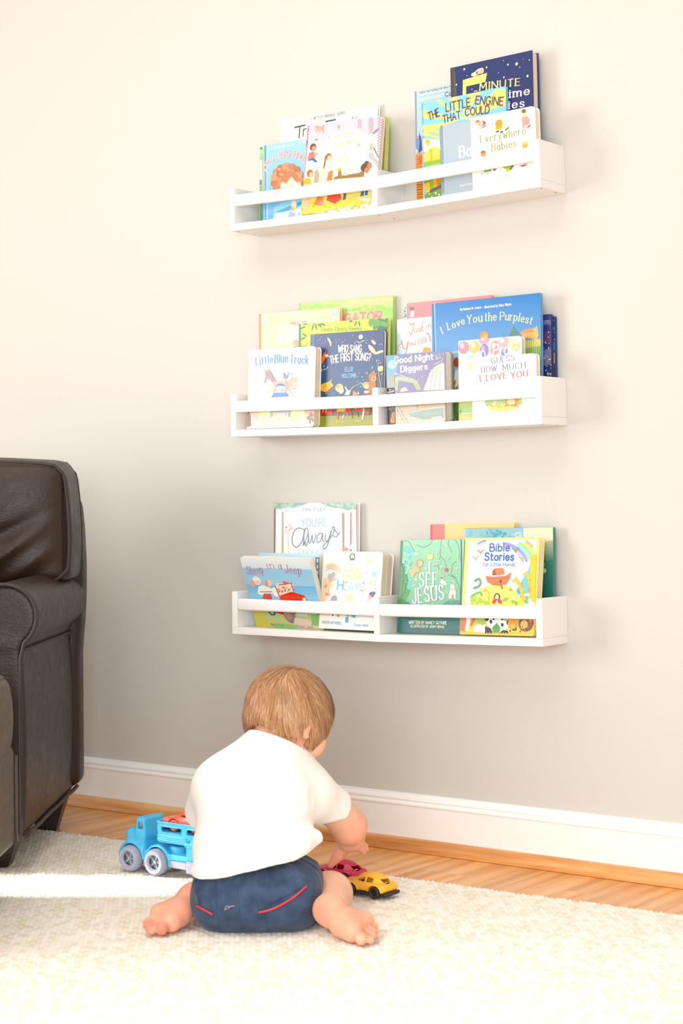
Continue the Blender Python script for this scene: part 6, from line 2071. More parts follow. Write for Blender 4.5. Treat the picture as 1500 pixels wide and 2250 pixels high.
  ('p','d89a64',[77.6,26.4,107.1,26.7,104.9,23.2,79.6,23.6]),
  ('e','8fb86a',[77.4,24.1,1.2,1.3,0]),
  ('e','8fb86a',[104.7,20.7,1,1,0]),
  ('e','8fb86a',[37.1,29.2,0.9,1.2,0]),
  ('e','8fb86a',[85.4,28.4,1.7,1.4,0]),
  ('e','8fb86a',[34.8,28,1.2,1.2,0]),
  ('e','8fb86a',[55.9,25.4,1.4,0.9,0]),
  ('e','8fb86a',[76.9,23.4,1.3,1,0]),
  ('e','8fb86a',[64.2,22.3,2.1,1.5,0]),
  ('e','8fb86a',[105.5,21.2,1.3,0.9,0]),
  ('e','8fb86a',[85.7,25.4,1.3,1,0]),
  ('e','8fb86a',[65.8,27.4,1.2,1.1,0]),
  ('e','8fb86a',[69.9,22.9,1.6,1.1,0]),
  ('e','8fb86a',[55.5,28.1,1.1,1,0]),
  ('e','8fb86a',[74.6,31.1,1.5,1.1,0]),
  ('e','8fb86a',[90,23.1,1.7,1.5,0]),
  ('e','8fb86a',[63.1,25.3,1.3,1.4,0]),
  ('e','8fb86a',[59.3,28,1,1,0]),
  ('e','8fb86a',[111.1,27.6,1.7,1.4,0]),
  ('e','8fb86a',[91.3,26,1.6,0.8,0]),
  ('e','8fb86a',[38.8,31.8,1.1,0.9,0]),
  ('e','8fb86a',[43.4,27.6,1.1,1.7,0]),
  ('e','8fb86a',[87.9,25.4,1.7,1,0]),
  ('e','8fb86a',[107.4,21.2,1.7,1.2,0]),
  ('e','8fb86a',[100.7,22.5,1.7,1.7,0]),
  ('e','8fb86a',[84.1,27.5,1.5,1,0]),
  ('e','8fb86a',[48.4,25.5,1.8,1.8,0]),
  ('e','f2e6a4',[106.8,19.9,1.7,1.3,0]),
  ('e','f2e6a4',[88.1,23.9,1.7,0.7,0]),
  ('e','f2e6a4',[57,23.5,1.6,0.8,0]),
  ('e','f2e6a4',[99.5,16.3,0.9,1.2,0]),
  ('e','f2e6a4',[39.9,24.8,0.8,1.5,0]),
  ('e','f2e6a4',[69.8,18.2,1.6,1.4,0]),
  ('e','f2e6a4',[51.5,27.1,1.4,0.8,0]),
  ('e','f2e6a4',[90.6,22,1.3,1.5,0]),
  ('e','f2e6a4',[75.9,25.5,0.9,1.1,0]),
  ('e','f2e6a4',[76,20.7,1.2,1.2,0]),
  ('e','f2e6a4',[67.1,21.3,1.5,0.8,0]),
  ('e','f2e6a4',[65.6,22.4,1.5,0.9,0]),
  ('e','f2e6a4',[78.1,20.7,1.7,1,0]),
  ('e','f2e6a4',[84,24.3,1.3,0.8,0]),
  ('e','f2e2d2',[51.1,29.6,4.3,2.7,0]),
  ('t', 'd2c0b6', ['Sam M. Bratney', 17.5, 8.4, 61.4, 9.9, 4.6, 0.55, '', 0]),
  ('t', 'd2c0b6', ['Anita Jeram', 96.2, 9.1, 129.7, 11, 4.5, 0.54, '', 0]),
  ('e','e0d4cc',[145.1,1.2,1,1.3,0]),
 ],
 'always': [
  ('p','f4f6fb',[0,0,231,0,231,274.9,0,274.9]),
  ('p','eef3fb>f4f7fc',[0,274.7,231,274.5,231.2,249.9,0.2,249.1]),
  ('p','fbeee4>f4f7fc',[0.2,249.1,231.2,249.9,231.7,151.2,0.8,147]),
  ('p','8fb4a2>7aa48f',[0,274.7,94.8,274.6,84.7,270.6,61.9,265.5,51.7,262.5,43.9,266.5,33.7,263.5,16.9,261.4,0.1,260.4]),
  ('e','a4c4b2',[42.5,268.6,4.3,4.1,0]),
  ('e','a4c4b2',[67,267.3,3.6,3.1,0]),
  ('e','a4c4b2',[6.4,270.5,3.2,3.9,0]),
  ('e','a4c4b2',[49.5,271.6,5.8,4.3,0]),
  ('e','a4c4b2',[4.4,269.6,4.2,3.8,0]),
  ('e','a4c4b2',[23.2,268.7,4.9,3,0]),
  ('e','a4c4b2',[42,268.1,4.3,3.2,0]),
  ('e','a4c4b2',[30.7,267,7.1,4.6,0]),
  ('e','a4c4b2',[67.7,267.6,4.6,2.7,0]),
  ('e','a4c4b2',[49.8,269.7,4.6,3.2,0]),
  ('e','a4c4b2',[32.1,270.3,4.2,3.4,0]),
  ('e','a4c4b2',[35.8,267.5,5.5,3.4,0]),
  ('p','8fb4a2>7aa48f',[128.8,274.6,231,274.5,231.1,258.8,216.5,261.7,206.8,257.7,189.6,261.7,169.9,263.6,152.5,266.6]),
  ('e','a4c4b2',[225.9,269.8,6.7,4.6,0]),
  ('e','a4c4b2',[203.6,272.1,6.8,2.4,0]),
  ('e','a4c4b2',[166.4,270.5,6,3,0]),
  ('e','a4c4b2',[217.3,266.8,3.6,4.3,0]),
  ('e','a4c4b2',[145.8,270.9,3.2,5.5,0]),
  ('e','a4c4b2',[181.8,267,6,5.1,0]),
  ('e','a4c4b2',[159.6,273.1,5.4,2.9,0]),
  ('e','a4c4b2',[206.5,270.7,5,5.3,0]),
  ('e','a4c4b2',[188.9,272.8,3.6,4.1,0]),
  ('e','a4c4b2',[189.1,269.1,4.5,4.4,0]),
  ('e','a4c4b2',[178.5,269.2,6,3,0]),
  ('e','a4c4b2',[176.7,270.1,5.7,3.2,0]),
  ('p','8a5a48',[0.1,261.4,5.3,261.4,4.7,147.1,0.8,147]),
  ('p','c8a294',[22.1,253.3,27.3,253.3,27.9,147.5,22.8,147.4]),
  ('l','b89a90',[0.9,24.7,253.3,16.9,262.4]),
  ('l','b89a90',[0.9,24.7,253.3,38.8,267.5]),
  ('l','b89a90',[0.9,24.7,251.2,46.5,262.5]),
  ('l','b0a098',[1.2,40.4,212.7,42.1,147.8]),
  ('l','b89a90',[0.8,6.6,249.1,13.1,259.4]),
  ('e','a8b0a0',[33.2,208.8,1.5,2,0]),
  ('e','a8b0a0',[35.2,213.3,2.3,1.5,0]),
  ('e','a8b0a0',[33.7,220.6,1.3,1.8,0]),
  ('e','a8b0a0',[34.8,221.1,2.5,1.2,0]),
  ('e','a8b0a0',[34.6,218.7,2.1,1.6,0]),
  ('e','a8b0a0',[36,219.3,1.6,1.2,0]),
  ('e','a8b0a0',[33.9,221.3,1.4,2.1,0]),
  ('e','a8b0a0',[38.8,220.6,1.2,1.2,0]),
  ('e','f0b8a0',[52.1,220.9,2.6,1,0]),
  ('e','f0b8a0',[44.1,216.1,2.1,1.5,0]),
  ('e','f0b8a0',[46.4,215.6,1.9,1.9,0]),
  ('e','f0b8a0',[48.3,216.4,2.3,2.3,0]),
  ('e','f0b8a0',[51.3,219.5,2.7,2,0]),
  ('e','f0b8a0',[43.5,213.8,2.5,1.9,0]),
  ('e','f0b8a0',[50.2,217.1,1.4,2.2,0]),
  ('e','f6cfc0',[45.5,224.9,4.6,3,0]),
  ('p','b08478',[188.4,251.7,195.8,251.7,195.1,150.6,191.5,150.5]),
  ('p','b08478',[210.5,253.8,215.3,253.8,215.9,150.9,211,150.8]),
  ('l','b89a90',[0.9,192.1,251.7,172.3,262.6]),
  ('l','b89a90',[0.9,192.1,251.7,184.7,263.6]),
  ('l','b89a90',[0.9,192.1,251.7,204.3,262.7]),
  ('l','b89a90',[0.9,212.9,251.8,221.4,261.7]),
  ('l','b89a90',[0.8,208.2,215.1,212,205.3]),
  ('l','b89a90',[0.8,219.2,220.2,214.4,208.3]),
  ('p','f09a8a',[192.5,176.3,202.3,178.4,209.7,172.6,195,168.4]),
  ('e','fbeee6',[202.3,182.4,4.9,4,0]),
  ('p','c8dccc',[209.7,174.6,215.7,188.5,224.3,172.8]),
  ('p','a87a68',[226.2,271.6,231,271.6,231.7,151.2,229.3,151.2]),
  ('t', '8592a2', ['EMILY LEY', 81.6, 256.5, 143.9, 257.1, 6.6, 1.01, '', 0]),
  ('t', '8cc0da', ["YOU'RE", 77.4, 222.1, 149, 223.6, 17.2, 1.72, '', 0]),
  ('s','76869a',[2.5,83.8,216.1,71.1,219,58.3,212.9,52,196.6,54.7,181.4,64.9,176.5,76.3,184.8,83.9,201,86.3,216.1,83.9,193.9,85.2,182.8,91.5,187]),
  ('s','76869a',[2.5,81.5,179.8,90.2,193,96.5,209.2,93.9,218.2,88.8,217.2,85.1,201,85.2,185.9,91.6,179.9,96.6,191,97.8,205.2]),
  ('s','76869a',[2.5,97.8,205.2,99.1,189.1,102.9,187.1,107.9,203.2,109.2,189.2,113,187.2,117.9,205.4]),
  ('s','76869a',[2.5,132.9,207.5,125.4,206.4,120.5,196.3,123,187.4,130.5,191.5,136.7,207.5,136.7,193.5,141.8,189.6]),
  ('s','76869a',[2.5,144.1,205.6,144.2,193.6,149.2,190.7,156.6,203.7,160.3,213.7,154.2,191.7,145.6,175.6,138.1,174.5,139.3,180.6,152.9,191.7]),
  ('s','76869a',[2.5,157.9,196.8,166.5,209.8,170.1,218.8,165.2,222.8,163.9,217.8,173.9,211.9,177.6,203.9,170.2,199.9,165.3,203.8]),
  ('s','76869a',[2.5,177.6,203.9,183.7,210]),
  ('t', 'b9cbd4', ['ENOUGH', 71.4, 156.4, 145.7, 157.7, 15.2, 1.52, '', 0]),
 ],
 'city': [
  ('p','a9cde2>bfdcec',[0,0,172.1,0,172.1,162.6,0,162.6]),
  ('p','9aa0a0>7a7470',[159.9,155.5,174.9,155.7,178.5,80.2,163.6,79.8]),
  ('p','6a625e',[162.4,117.6,177.3,118,177.7,104.1,162.8,103.7]),
  ('p','6a5048',[163,99.7,177.9,100.1,178.9,68.3,161.5,67.8]),
  ('p','dfe6e8',[163.8,151.6,167.5,151.6,167.8,143.7,164,143.6]),
  ('p','dfe6e8',[171.3,151.7,175,151.8,175.2,143.8,171.5,143.7]),
  ('p','dfe6e8',[164.2,138.6,167.9,138.7,168.2,130.7,164.5,130.6]),
  ('p','dfe6e8',[171.7,138.8,175.4,138.8,175.6,130.9,171.9,130.8]),
  ('p','dfe6e8',[164.6,125.7,168.4,125.7,168.6,117.8,164.9,117.7]),
  ('p','dfe6e8',[172.1,125.8,175.8,125.9,176.1,118,172.3,117.9]),
  ('p','dfe6e8',[165,112.7,168.8,112.8,169,104.9,165.3,104.8]),
  ('p','dfe6e8',[172.5,112.9,176.2,113,176.5,105,172.7,105]),
  ('p','dfe6e8',[165.4,99.8,169.2,99.9,169.4,91.9,165.7,91.8]),
  ('p','dfe6e8',[172.9,100,176.6,100.1,176.9,92.1,173.2,92]),
  ('p','dfe6e8',[165.9,86.9,169.6,87,169.8,79,166.1,78.9]),
  ('p','dfe6e8',[173.3,87.1,177,87.2,177.3,79.2,173.6,79.1]),
  ('p','8a8a88',[159.5,129.5,178.1,130.9,178.2,128,159.6,126.6]),
  ('t', '3a3a40', ['k', 145.7, 131.3, 149.5, 131.3, 12, 2.4, '', 0]),
  ('p','c87a44',[146.1,79.3,178.4,82.2,178.9,68.3,146.5,67.4]),
 ],
 'sheep': [
  ('p','c4e2f0>9fd0ea',[0,0,192.2,0,192.2,164.4,0,164.4]),
  ('p','d4cf8a>b4d89a',[0,0,192.2,0,192.2,52.6,0,52.6]),
  ('p','a6d4ec>8cc6e8',[0,59.2,192.2,59.2,192.2,101.9,0,101.9]),
  ('p','d8ecf0>f2f4f0',[0,141.4,192.2,141.4,192.2,164.4,0,164.4]),
  ('p','e2cf6a>cfd06a',[0,0,38.4,0,26.9,49.3,0,52.6]),
  ('t', 'd0657e', ['Sheep', 9.8, 126.6, 58.8, 132.1, 19.3, 1.48, 's', -3.4]),
  ('t', 'd0657e', ['in', 71.4, 141, 92.1, 142.5, 14.6, 1.35, 's', 0]),
  ('t', 'd0657e', ['a', 102.9, 140.6, 111.7, 140.8, 15.6, 1.34, 's', 0]),
  ('t', 'd0657e', ['Jeep', 119.5, 132.5, 162.1, 129.3, 18.9, 1.45, 's', 0]),
  ('p','fbf8f2',[26.3,80.3,33.9,97.9,47.7,101.6,73.2,92.6,67,79.4,47.8,74.5]),
  ('e','fbf4ea',[32.4,110.9,11.6,10.2,0]),
  ('e','f6b8a0',[20.1,104.1,6.5,8,0]),
  ('e','f8dccc',[33.7,106.6,7.8,5.7,0]),
  ('e','f8d8c0',[65.6,106.4,9,7.9,0]),
  ('e','f0a890',[59.2,106.2,3.9,6.8,0]),
  ('s','9a9490',[2.3,35.3,84.9,68.8,86]),
  ('e','fbe8d8',[91.9,100.7,8.9,6.7,0]),
  ('e','fbf9f4',[79.1,86.3,10.2,11.3,0]),
  ('p','f6e4d4',[80.8,97.1,83.1,73.4,128,81.4,132,105.1,128.1,109.2,102.3,106.4]),
  ('l','dc4a4c',[2.5,81.4,99.3,87,73.6]),
  ('l','dc4a4c',[2.2,127.8,108.1,129.2,85.7]),
  ('l','dc4a4c',[1.8,91.2,102.8,129.1,108.2]),
  ('p','e87a6a',[104.1,112.8,120.6,109,108.7,102.2]),
  ('e','e8a48e',[95.2,86.6,1.9,3,0]),
  ('e','e8a48e',[106.4,90.8,3.1,2.3,0]),
  ('e','e8a48e',[100.9,97,1.7,2.7,0]),
  ('e','e8a48e',[106.5,97.7,3.3,1.8,0]),
  ('e','e8a48e',[104.9,95.5,2.8,2.4,0]),
  ('e','e8a48e',[112,96.2,2.1,1.8,0]),
  ('e','e8a48e',[102.2,97.7,1.9,3.1,0]),
  ('e','e8a48e',[126,97.8,1.6,1.7,0]),
  ('e','e8a48e',[113.7,88.5,1.6,2.4,0]),
  ('e','e8a48e',[88.2,91.7,2.8,3.1,0]),
  ('e','e8a48e',[96.9,87.7,3.3,3,0]),
  ('e','e8a48e',[88.4,92.4,3.5,2.1,0]),
  ('e','6a5a50',[120,93.3,1.9,0.9,0]),
  ('e','6a5a50',[91.1,88.5,1.6,1.3,0]),
  ('e','6a5a50',[99.1,88.3,1.4,1.6,0]),
  ('e','6a5a50',[105.7,89.2,1.7,1.9,0]),
  ('e','6a5a50',[117.1,92,2,1.7,0]),
  ('e','6a5a50',[88.7,86.5,1.9,1.6,0]),
  ('p','ea6a5c>e2574c',[85.8,69.2,89.4,78,122.2,87.6,155.1,80.1,160.3,71.7,159.9,61,78.9,58.1]),
  ('p','dc6a5c',[36.2,69.7,44.4,80.9,65.1,81.5,63.4,66.3]),
  ('e','fbfbf8',[153.4,69.3,5,5.6,0]),
  ('p','d8524a>e0605a',[44.3,43.8,52,52.8,137.5,51.6,120.7,35.8,81.9,32.2]),
  ('e','5a6068',[55.4,37.7,10.3,9.2,0]),
  ('e','c4c8cc',[55.1,36.6,5.2,4.6,0]),
  ('e','7f858a',[101.8,30.8,15.3,19.3,28]),
  ('e','e88a72',[97.3,32.8,8.9,13.6,28]),
  ('e','9aa0a4',[97.3,32.8,3.8,9.1,28]),
  ('e','6a7076',[157.2,41.6,7.5,3.4,0]),
  ('p','d8e2e6',[121.3,38,153.5,37.1,151.8,30.6,122.1,31.6]),
  ('p','f0d6c8',[105.7,3.3,188.4,3.3,188.4,19.7,115.3,26.3]),
  ('p','8fc87a',[157.6,9.9,192.2,8.2,192.2,39.5,161.4,32.9]),
  ('p','9fd08a',[50,0,115.3,0,115.3,8.2,53.8,9.9]),
  ('t', '7a8a8a', ['Nancy Shaw', 43.6, 4.3, 79.2, 3.7, 5.8, 0.69, 's', 0]),
  ('t', '7a8a8a', ['Margot Apple', 114.7, 4.1, 161.8, 3, 5.7, 0.68, 's', 0]),
 ],
 'hears': [
  ('p','fcfbf8',[0,0,156,0,156,167.3,0,167.3]),
  ('p','fdf2e6>fbf8f4',[0.5,166.7,37.2,166.3,25.2,-8.8,0.6,-7.8]),
  ('p','fbdcc0',[4.2,108.5,27.6,107.1,15.3,49.7,1.7,51.2]),
  ('e','6a5668',[76.7,156.1,7.8,7.8,0]),
  ('e','f8dcc8',[76.8,155.2,4.8,5.9,0]),
  ('p','6a5668',[71.4,148.2,83.3,148.4,84.3,151.4,79.4,153.2,74.6,153.2,69.9,151.1]),
  ('p','f6d2d2',[67.8,132.5,72.9,144.3,82.2,147.4,81,132.8]),
  ('e','d8ecf4',[40.8,152.6,7.3,7.9,0]),
  ('e','fdfbf8',[44.3,153.6,6,6.9,0]),
  ('e','f6f2a0',[120.4,147.2,7.1,5.8,0]),
  ('e','f2d8c8',[50.4,153.7,1.8,1,0]),
  ('e','f2d8c8',[104.6,150.8,1.8,1,0]),
  ('s','fbdca0',[4.5,11.9,134.3,24.9,138.5,40,132.9,48.2,121.3]),
  ('s','f8c8b8',[2.4,12.2,130.3,25.4,133.6,37.9,128.9,46,119.3]),
  ('s','a8c8c4',[1.6,10.2,125.4,23.2,129.6,35.8,124.9,41.2,118.2]),
  ('e','d0cac4',[29.6,109.7,5.1,5,0]),
  ('e','d0cac4',[36.5,106.9,4.2,3.8,0]),
  ('e','d0cac4',[19.5,113.7,3.8,4.8,0]),
  ('e','d0cac4',[30.9,116.5,6.9,5.3,0]),
  ('e','d0cac4',[19.1,111.8,4.9,4.6,0]),
  ('e','d0cac4',[24.3,109.8,5.8,3.6,0]),
  ('e','d0cac4',[29.5,108.6,5.1,3.8,0]),
  ('e','d0cac4',[26.7,106.1,8.4,5.6,0]),
  ('e','d0cac4',[36.6,107.7,5.5,3.3,0]),
  ('e','d0cac4',[31.4,112.1,5.4,3.8,0]),
  ('e','d0cac4',[26.4,113.4,5,4.1,0]),
  ('e','d0cac4',[28,107.3,6.5,4.1,0]),
  ('t', 'd6dc8e', ['GOD', 56.7, 106.8, 100.8, 109.8, 20.6, 3.53, '', 0]),
  ('t', '62b8cc', ['H', 42.8, 84.9, 57.4, 84.3, 19.6, 3.93, '', 0]),
  ('t', 'e8c8c4', ['E', 62.3, 83.5, 70.7, 83.2, 17.6, 2.35, '', 0]),
  ('t', '9ad4dc', ['A', 71.9, 82.8, 85.1, 82.6, 17.6, 2.34, '', 0]),
  ('t', 'aad4e0', ['R', 91.1, 83.3, 100.6, 83.1, 17.5, 2.34, '', 0]),
  ('t', 'f6c8b0', ['S', 103, 82.7, 114.9, 83, 17.5, 2.53, '', 0]),
  ('e','8a94a4',[65.6,101.1,2.2,1.8,0]),
  ('e','8a94a4',[63.4,84.5,1.9,1.6,0]),
  ('e','7ab4cc',[111,101.3,2.4,1.9,0]),
  ('e','7ab4cc',[107.6,84.7,2.8,2.3,0]),
  ('t', 'e2e4a8', ['ME', 64.3, 59.1, 89.3, 60.9, 16.6, 2.93, '', 0]),
  ('e','fbe0a8',[24.9,95.2,10.9,3.9,0]),
  ('e','f0b45a',[11.8,90.9,2.9,3.9,0]),
  ('p','f08a70',[12.3,71.2,13.1,76.2,20.6,74.4,27.8,75.6,22,71.5]),
  ('s','f0a070',[1.6,19.8,83.3,23.1,73.5,21.3,65.6]),
  ('p','8a929a',[25.5,59.8,28.4,67.8,35.3,72.9,42.8,70.2,44.8,60.4]),
  ('p','a4dce8',[129.4,123.1,143.3,126.3,141.6,117.6,134.8,114.5,129.8,118.3]),
  ('l','c8d4dc',[1.2,146.1,135.1,144.9,121.5]),
  ('l','e0a0a0',[1,117.4,124.8,114.4,117.9]),
  ('e','fbdcc8',[127.6,101.8,5.9,5.8,0]),
  ('e','f8ecae',[127.6,101.8,2.8,2.9,0]),
  ('s','dce8c4',[1.2,120.1,91.9,127.5,88.2,134.3,91.3]),
  ('e','9ab4c4',[142.1,88,0.8,1.2,0]),
  ('e','9ab4c4',[143.4,94.5,1.3,0.9,0]),
  ('e','9ab4c4',[141.2,105.1,0.7,1,0]),
  ('e','9ab4c4',[142.2,105.9,1.4,0.7,0]),
  ('e','9ab4c4',[142.3,102.4,1.2,0.9,0]),
  ('e','9ab4c4',[143.5,103.2,0.9,0.7,0]),
  ('e','9ab4c4',[141.3,106.2,0.8,1.2,0]),
  ('e','9ab4c4',[145.9,105.2,0.7,0.7,0]),
  ('e','9ab4c4',[145.2,90.4,0.7,0.9,0]),
  ('e','9ab4c4',[139.8,96.8,1.2,1.2,0]),
  ('e','9ab4c4',[142.2,89.7,1.4,1.2,0]),
  ('e','9ab4c4',[139.7,98,1.5,0.8,0]),
  ('e','5a6470',[134.3,76.8,7.1,5.8,0]),
  ('e','5a6470',[140,79.9,3.8,3.5,0]),
  ('e','f6b8ac',[128.9,70.8,4.7,4.4,0]),
  ('l','e8a4a8',[1,115.3,78.2,111,72.2]),
  ('l','f6d8c8',[1.9,130.5,65.1,130.9,60.3]),
  ('e','e8c0c8',[121.3,62.9,1.2,2.9,0]),
  ('l','4a4444',[2.9,37.3,34.8,35.4,28.8]),
  ('p','f0a074',[43.7,31.1,48.2,35.1,60.3,34.6,53.5,29.5,51.5,24.5]),
  ('p','d8c87a',[68.7,34.9,79.5,35.3,78.9,27.5,70.5,28.1]),
  ('p','5ab4d0',[69.4,26.2,77.8,26.5,77.6,14.8,70.3,15.5]),
  ('p','62c0d2',[82.3,30.5,86.6,35.5,97.5,34,94.7,24.2,87.3,26.8]),
  ('l','c8b8a8',[0.8,101,35.1,115.3,33.6]),
  ('e','b0a8a0',[112,32.9,1.2,0.5,0]),
  ('e','b0a8a0',[104.6,32.1,1,0.7,0]),
  ('e','b0a8a0',[106.8,32.1,0.9,0.9,0]),
  ('e','b0a8a0',[108.5,32.3,1.1,1.1,0]),
  ('e','b0a8a0',[111.3,32.7,1.2,1,0]),
  ('t', '86c0d4', ['KRISTEN WETHERELL', 8.9, 10.7, 61.2, 9.8, 5.4, 0.79, '', 0]),
  ('t', '86c0d4', ['Grace Habib', 94.8, 8.2, 130.4, 8.6, 5.3, 0.78, '', 0]),
 ],
 'orange': [
  ('p','fcd08a>fbd296',[0,0,205.7,0,205.7,228.4,0,228.4]),
  ('p','f28080>f28a86',[0,227.7,36.5,227.8,35.1,85.9,-0.2,85.7]),
  ('p','d85f64',[0,227.7,5.7,227.7,4.3,85.7,-0.2,85.7]),
 ],
 'teal': [
  ('p','245a58>3f8078',[0,0,213.4,0,213.4,217.9,0,217.9]),
  ('p','9cc0b8>8fc0d4',[0,217.2,217.5,218,217.4,192.5,-0.1,190.7]),
  ('p','f2e0c0>e8dcc0',[144.9,217.2,217.5,218,218.4,188.8,176.5,180,144.8,193.2]),
  ('p','4f867c>b8c4a4',[192.3,189.1,218.4,192.5,217.1,152.4,194.2,152.4]),
  ('p','b8c8bc',[0,217.2,6.7,217.1,6.5,181.3,-0.2,181.3]),
  ('e','7fb8c8',[74.9,202.5,4.5,4.7,0]),
  ('e','7fb8c8',[112,198.9,3.8,3.6,0]),
  ('e','7fb8c8',[20.1,207.6,3.5,4.5,0]),
  ('e','7fb8c8',[85.7,209.6,6.2,5,0]),
  ('e','7fb8c8',[17.1,205.6,4.5,4.4,0]),
  ('e','7fb8c8',[45.7,203,5.2,3.4,0]),
  ('e','7fb8c8',[74.3,201.3,4.6,3.6,0]),
  ('e','7fb8c8',[57.2,198.8,7.6,5.3,0]),
  ('e','7fb8c8',[113,199.8,4.8,3.1,0]),
  ('e','7fb8c8',[86.1,204.9,4.8,3.6,0]),
  ('e','7fb8c8',[59.2,206.7,4.5,3.9,0]),
  ('e','7fb8c8',[64.8,200,5.8,3.9,0]),
  ('e','7fb8c8',[45.1,207.1,4.2,3.6,0]),
  ('e','7fb8c8',[71,212.9,5.4,4.2,0]),
  ('e','5aa0b4',[100.6,205.9,5.1,3.7,0]),
  ('e','5aa0b4',[88.9,211,5.1,1.9,0]),
  ('e','5aa0b4',[69.6,207.9,4.5,2.4,0]),
  ('e','5aa0b4',[96,199.5,2.7,3.4,0]),
  ('e','5aa0b4',[58.9,208.8,2.4,4.3,0]),
  ('e','5aa0b4',[77.5,200.2,4.5,4.1,0]),
  ('e','5aa0b4',[66.1,213.4,4,2.3,0]),
  ('e','5aa0b4',[90.5,208.1,3.8,4.3,0]),
  ('e','5aa0b4',[81.3,212.7,2.7,3.3,0]),
  ('e','5aa0b4',[81.4,204.8,3.4,3.6,0]),
  ('e','5aa0b4',[75.8,205,4.5,2.4,0]),
  ('e','5aa0b4',[74.9,206.9,4.3,2.5,0]),
  ('e','5aa0b4',[82.7,204.9,4.9,2.8,0]),
  ('e','5aa0b4',[86.3,211.4,3.7,2.4,0]),
  ('t', 'fdfaf0', ['GOD', 124.5, 198.9, 184, 199.7, 8.3, 1.3, '', 0]),
  ('e','d8d0b8',[193,130.5,4.2,4.6,0]),
  ('e','d8e8e0',[192.8,140,0.7,1.1,0]),
  ('e','d8e8e0',[200.1,151.9,1.1,0.8,0]),
  ('e','d8e8e0',[195.1,171.3,0.6,1,0]),
  ('e','d8e8e0',[199,172.6,1.2,0.7,0]),
  ('e','d8e8e0',[198.2,166.3,1,0.9,0]),
  ('e','d8e8e0',[203.3,167.7,0.8,0.7,0]),
  ('e','d8e8e0',[195.9,173.3,0.7,1.1,0]),
  ('e','d8e8e0',[213.1,171.1,0.6,0.6,0]),
  ('e','d8e8e0',[205.8,144.2,0.6,0.9,0]),
  ('e','d8e8e0',[186.9,156.3,1.1,1.1,0]),
  ('e','d8e8e0',[193.9,143.2,1.2,1.1,0]),
  ('e','d8e8e0',[186.9,158.4,1.3,0.8,0]),
 ],
 'jesus': [
  ('p','6aa884>9cd2b0',[0,0,159,0,159,196,0,196]),
  ('p','3f6f74>2f7468',[0.2,-2.6,155.4,-3,154.5,42.8,0.4,42.4]),
  ('e','4a8478',[76.4,37.8,45,7.6,0]),
  ('e','4f9484',[142.7,59.5,30.9,11.3,0]),
  ('e','3f7f6c',[21.7,58,11.5,7.7,0]),
  ('p','3f7f54',[0.1,194.5,7.1,195.4,4.3,57.8,-0.3,57.8]),
  ('p','5a9a58>4f9258',[7.2,144.3,16,153.9,22.4,115.5,30.7,86.8,13.6,57.9,0.8,57.8]),
  ('s','4f6f78',[1.2,81.7,196.6,74.2,186.2,60.8,180.5,49.2,182.5,39.9,186.4]),
  ('s','4f6f78',[1.3,9.4,194.4,21.1,192.4,31,177.9,37.1,171.1]),
  ('s','4f6f78',[1.2,103.2,196.4,101.7,177.4,101.3,161.3,96.5,144.2,87.6,140.4]),
  ('s','4f6f78',[1.2,102.5,161.3,111.9,151.7,118.1,138.5]),
  ('s','4f6f78',[1.2,121.1,197.2,120.5,185.8,126.5,176.3,130.2,167.8]),
  ('s','4f6f78',[1.2,134.5,197,144,185.6,149.2,167.7,152.2,148.8]),
  ('s','4f6f78',[1.2,141.1,149.8,134.6,144.1,130.9,127.2,128.8,123.4,140.3,115.9,151.1,97.1,154.1,78.4]),
  ('s','4f6f78',[1.2,123.2,123.4,131.2,119.6,142.5,115.9]),
  ('s','4f6f78',[1.2,97.6,144.2,99.1,134.7,103.9,129]),
  ('s','2f5a3a',[1.7,6,168.4,4.6,150.1,10.2,128.9,9.5,96.2,6.2,67.4]),
  ('s','2f5a3a',[1.7,11.1,110.7,18.7,96.3,10.4,77.1]),
  ('s','2f5a3a',[1.7,2.3,149.1,12,140.5]),
  ('s','2f5a3a',[1.7,17.4,123.2,25.4,102.1,23.6,90.6]),
  ('s','2f4f60',[2.8,151.3,195.9,154.6,144.1,156,59.6]),
  ('e','6ac8c4',[18.4,176,6.5,7.7,0]),
  ('e','6ac8c4',[24.9,161.6,5.7,6.7,0]),
  ('e','6ac8c4',[25.7,169.3,4.8,5.8,0]),
  ('e','6ac8c4',[16.4,144.3,4,4.8,0]),
  ('e','6ac8c4',[19.2,134.7,4,4.8,0]),
  ('e','6ac8c4',[21.9,152,4,4.8,0]),
  ('e','6ac8c4',[18.4,127,3.2,3.8,0]),
  ('e','6ac8c4',[24.6,117.4,3.2,3.8,0]),
  ('e','6ac8c4',[27.5,105.9,4,4.8,0]),
  ('e','6ac8c4',[25.6,96.3,4.8,5.8,0]),
  ('e','6ac8c4',[11.4,177,4.9,5.8,0]),
  ('e','e4f8fa',[21.2,139.7,1.3,1.3,0]),
  ('e','e4f8fa',[28.8,129,1,1,0]),
  ('e','e4f8fa',[10.1,154.9,0.9,1.2,0]),
  ('e','e4f8fa',[22.1,164.1,1.7,1.3,0]),
  ('e','e4f8fa',[9.8,148.2,1.2,1.2,0]),
  ('e','e4f8fa',[15.6,140.6,1.4,0.9,0]),
  ('e','e4f8fa',[21.3,135.6,1.3,1,0]),
  ('e','e4f8fa',[18.4,126.8,2.1,1.4,0]),
  ('e','e4f8fa',[28.9,131.9,1.4,0.8,0]),
  ('e','e4f8fa',[22.9,148.2,1.3,1,0]),
  ('e','e4f8fa',[17.6,153.3,1.2,1,0]),
  ('e','e4f8fa',[19.7,131.1,1.6,1,0]),
  ('e','e4f8fa',[14.8,154.1,1.2,1,0]),
  ('e','e4f8fa',[18.8,174.9,1.5,1.1,0]),
  ('e','e4f8fa',[24.6,137.5,1.7,1.4,0]),
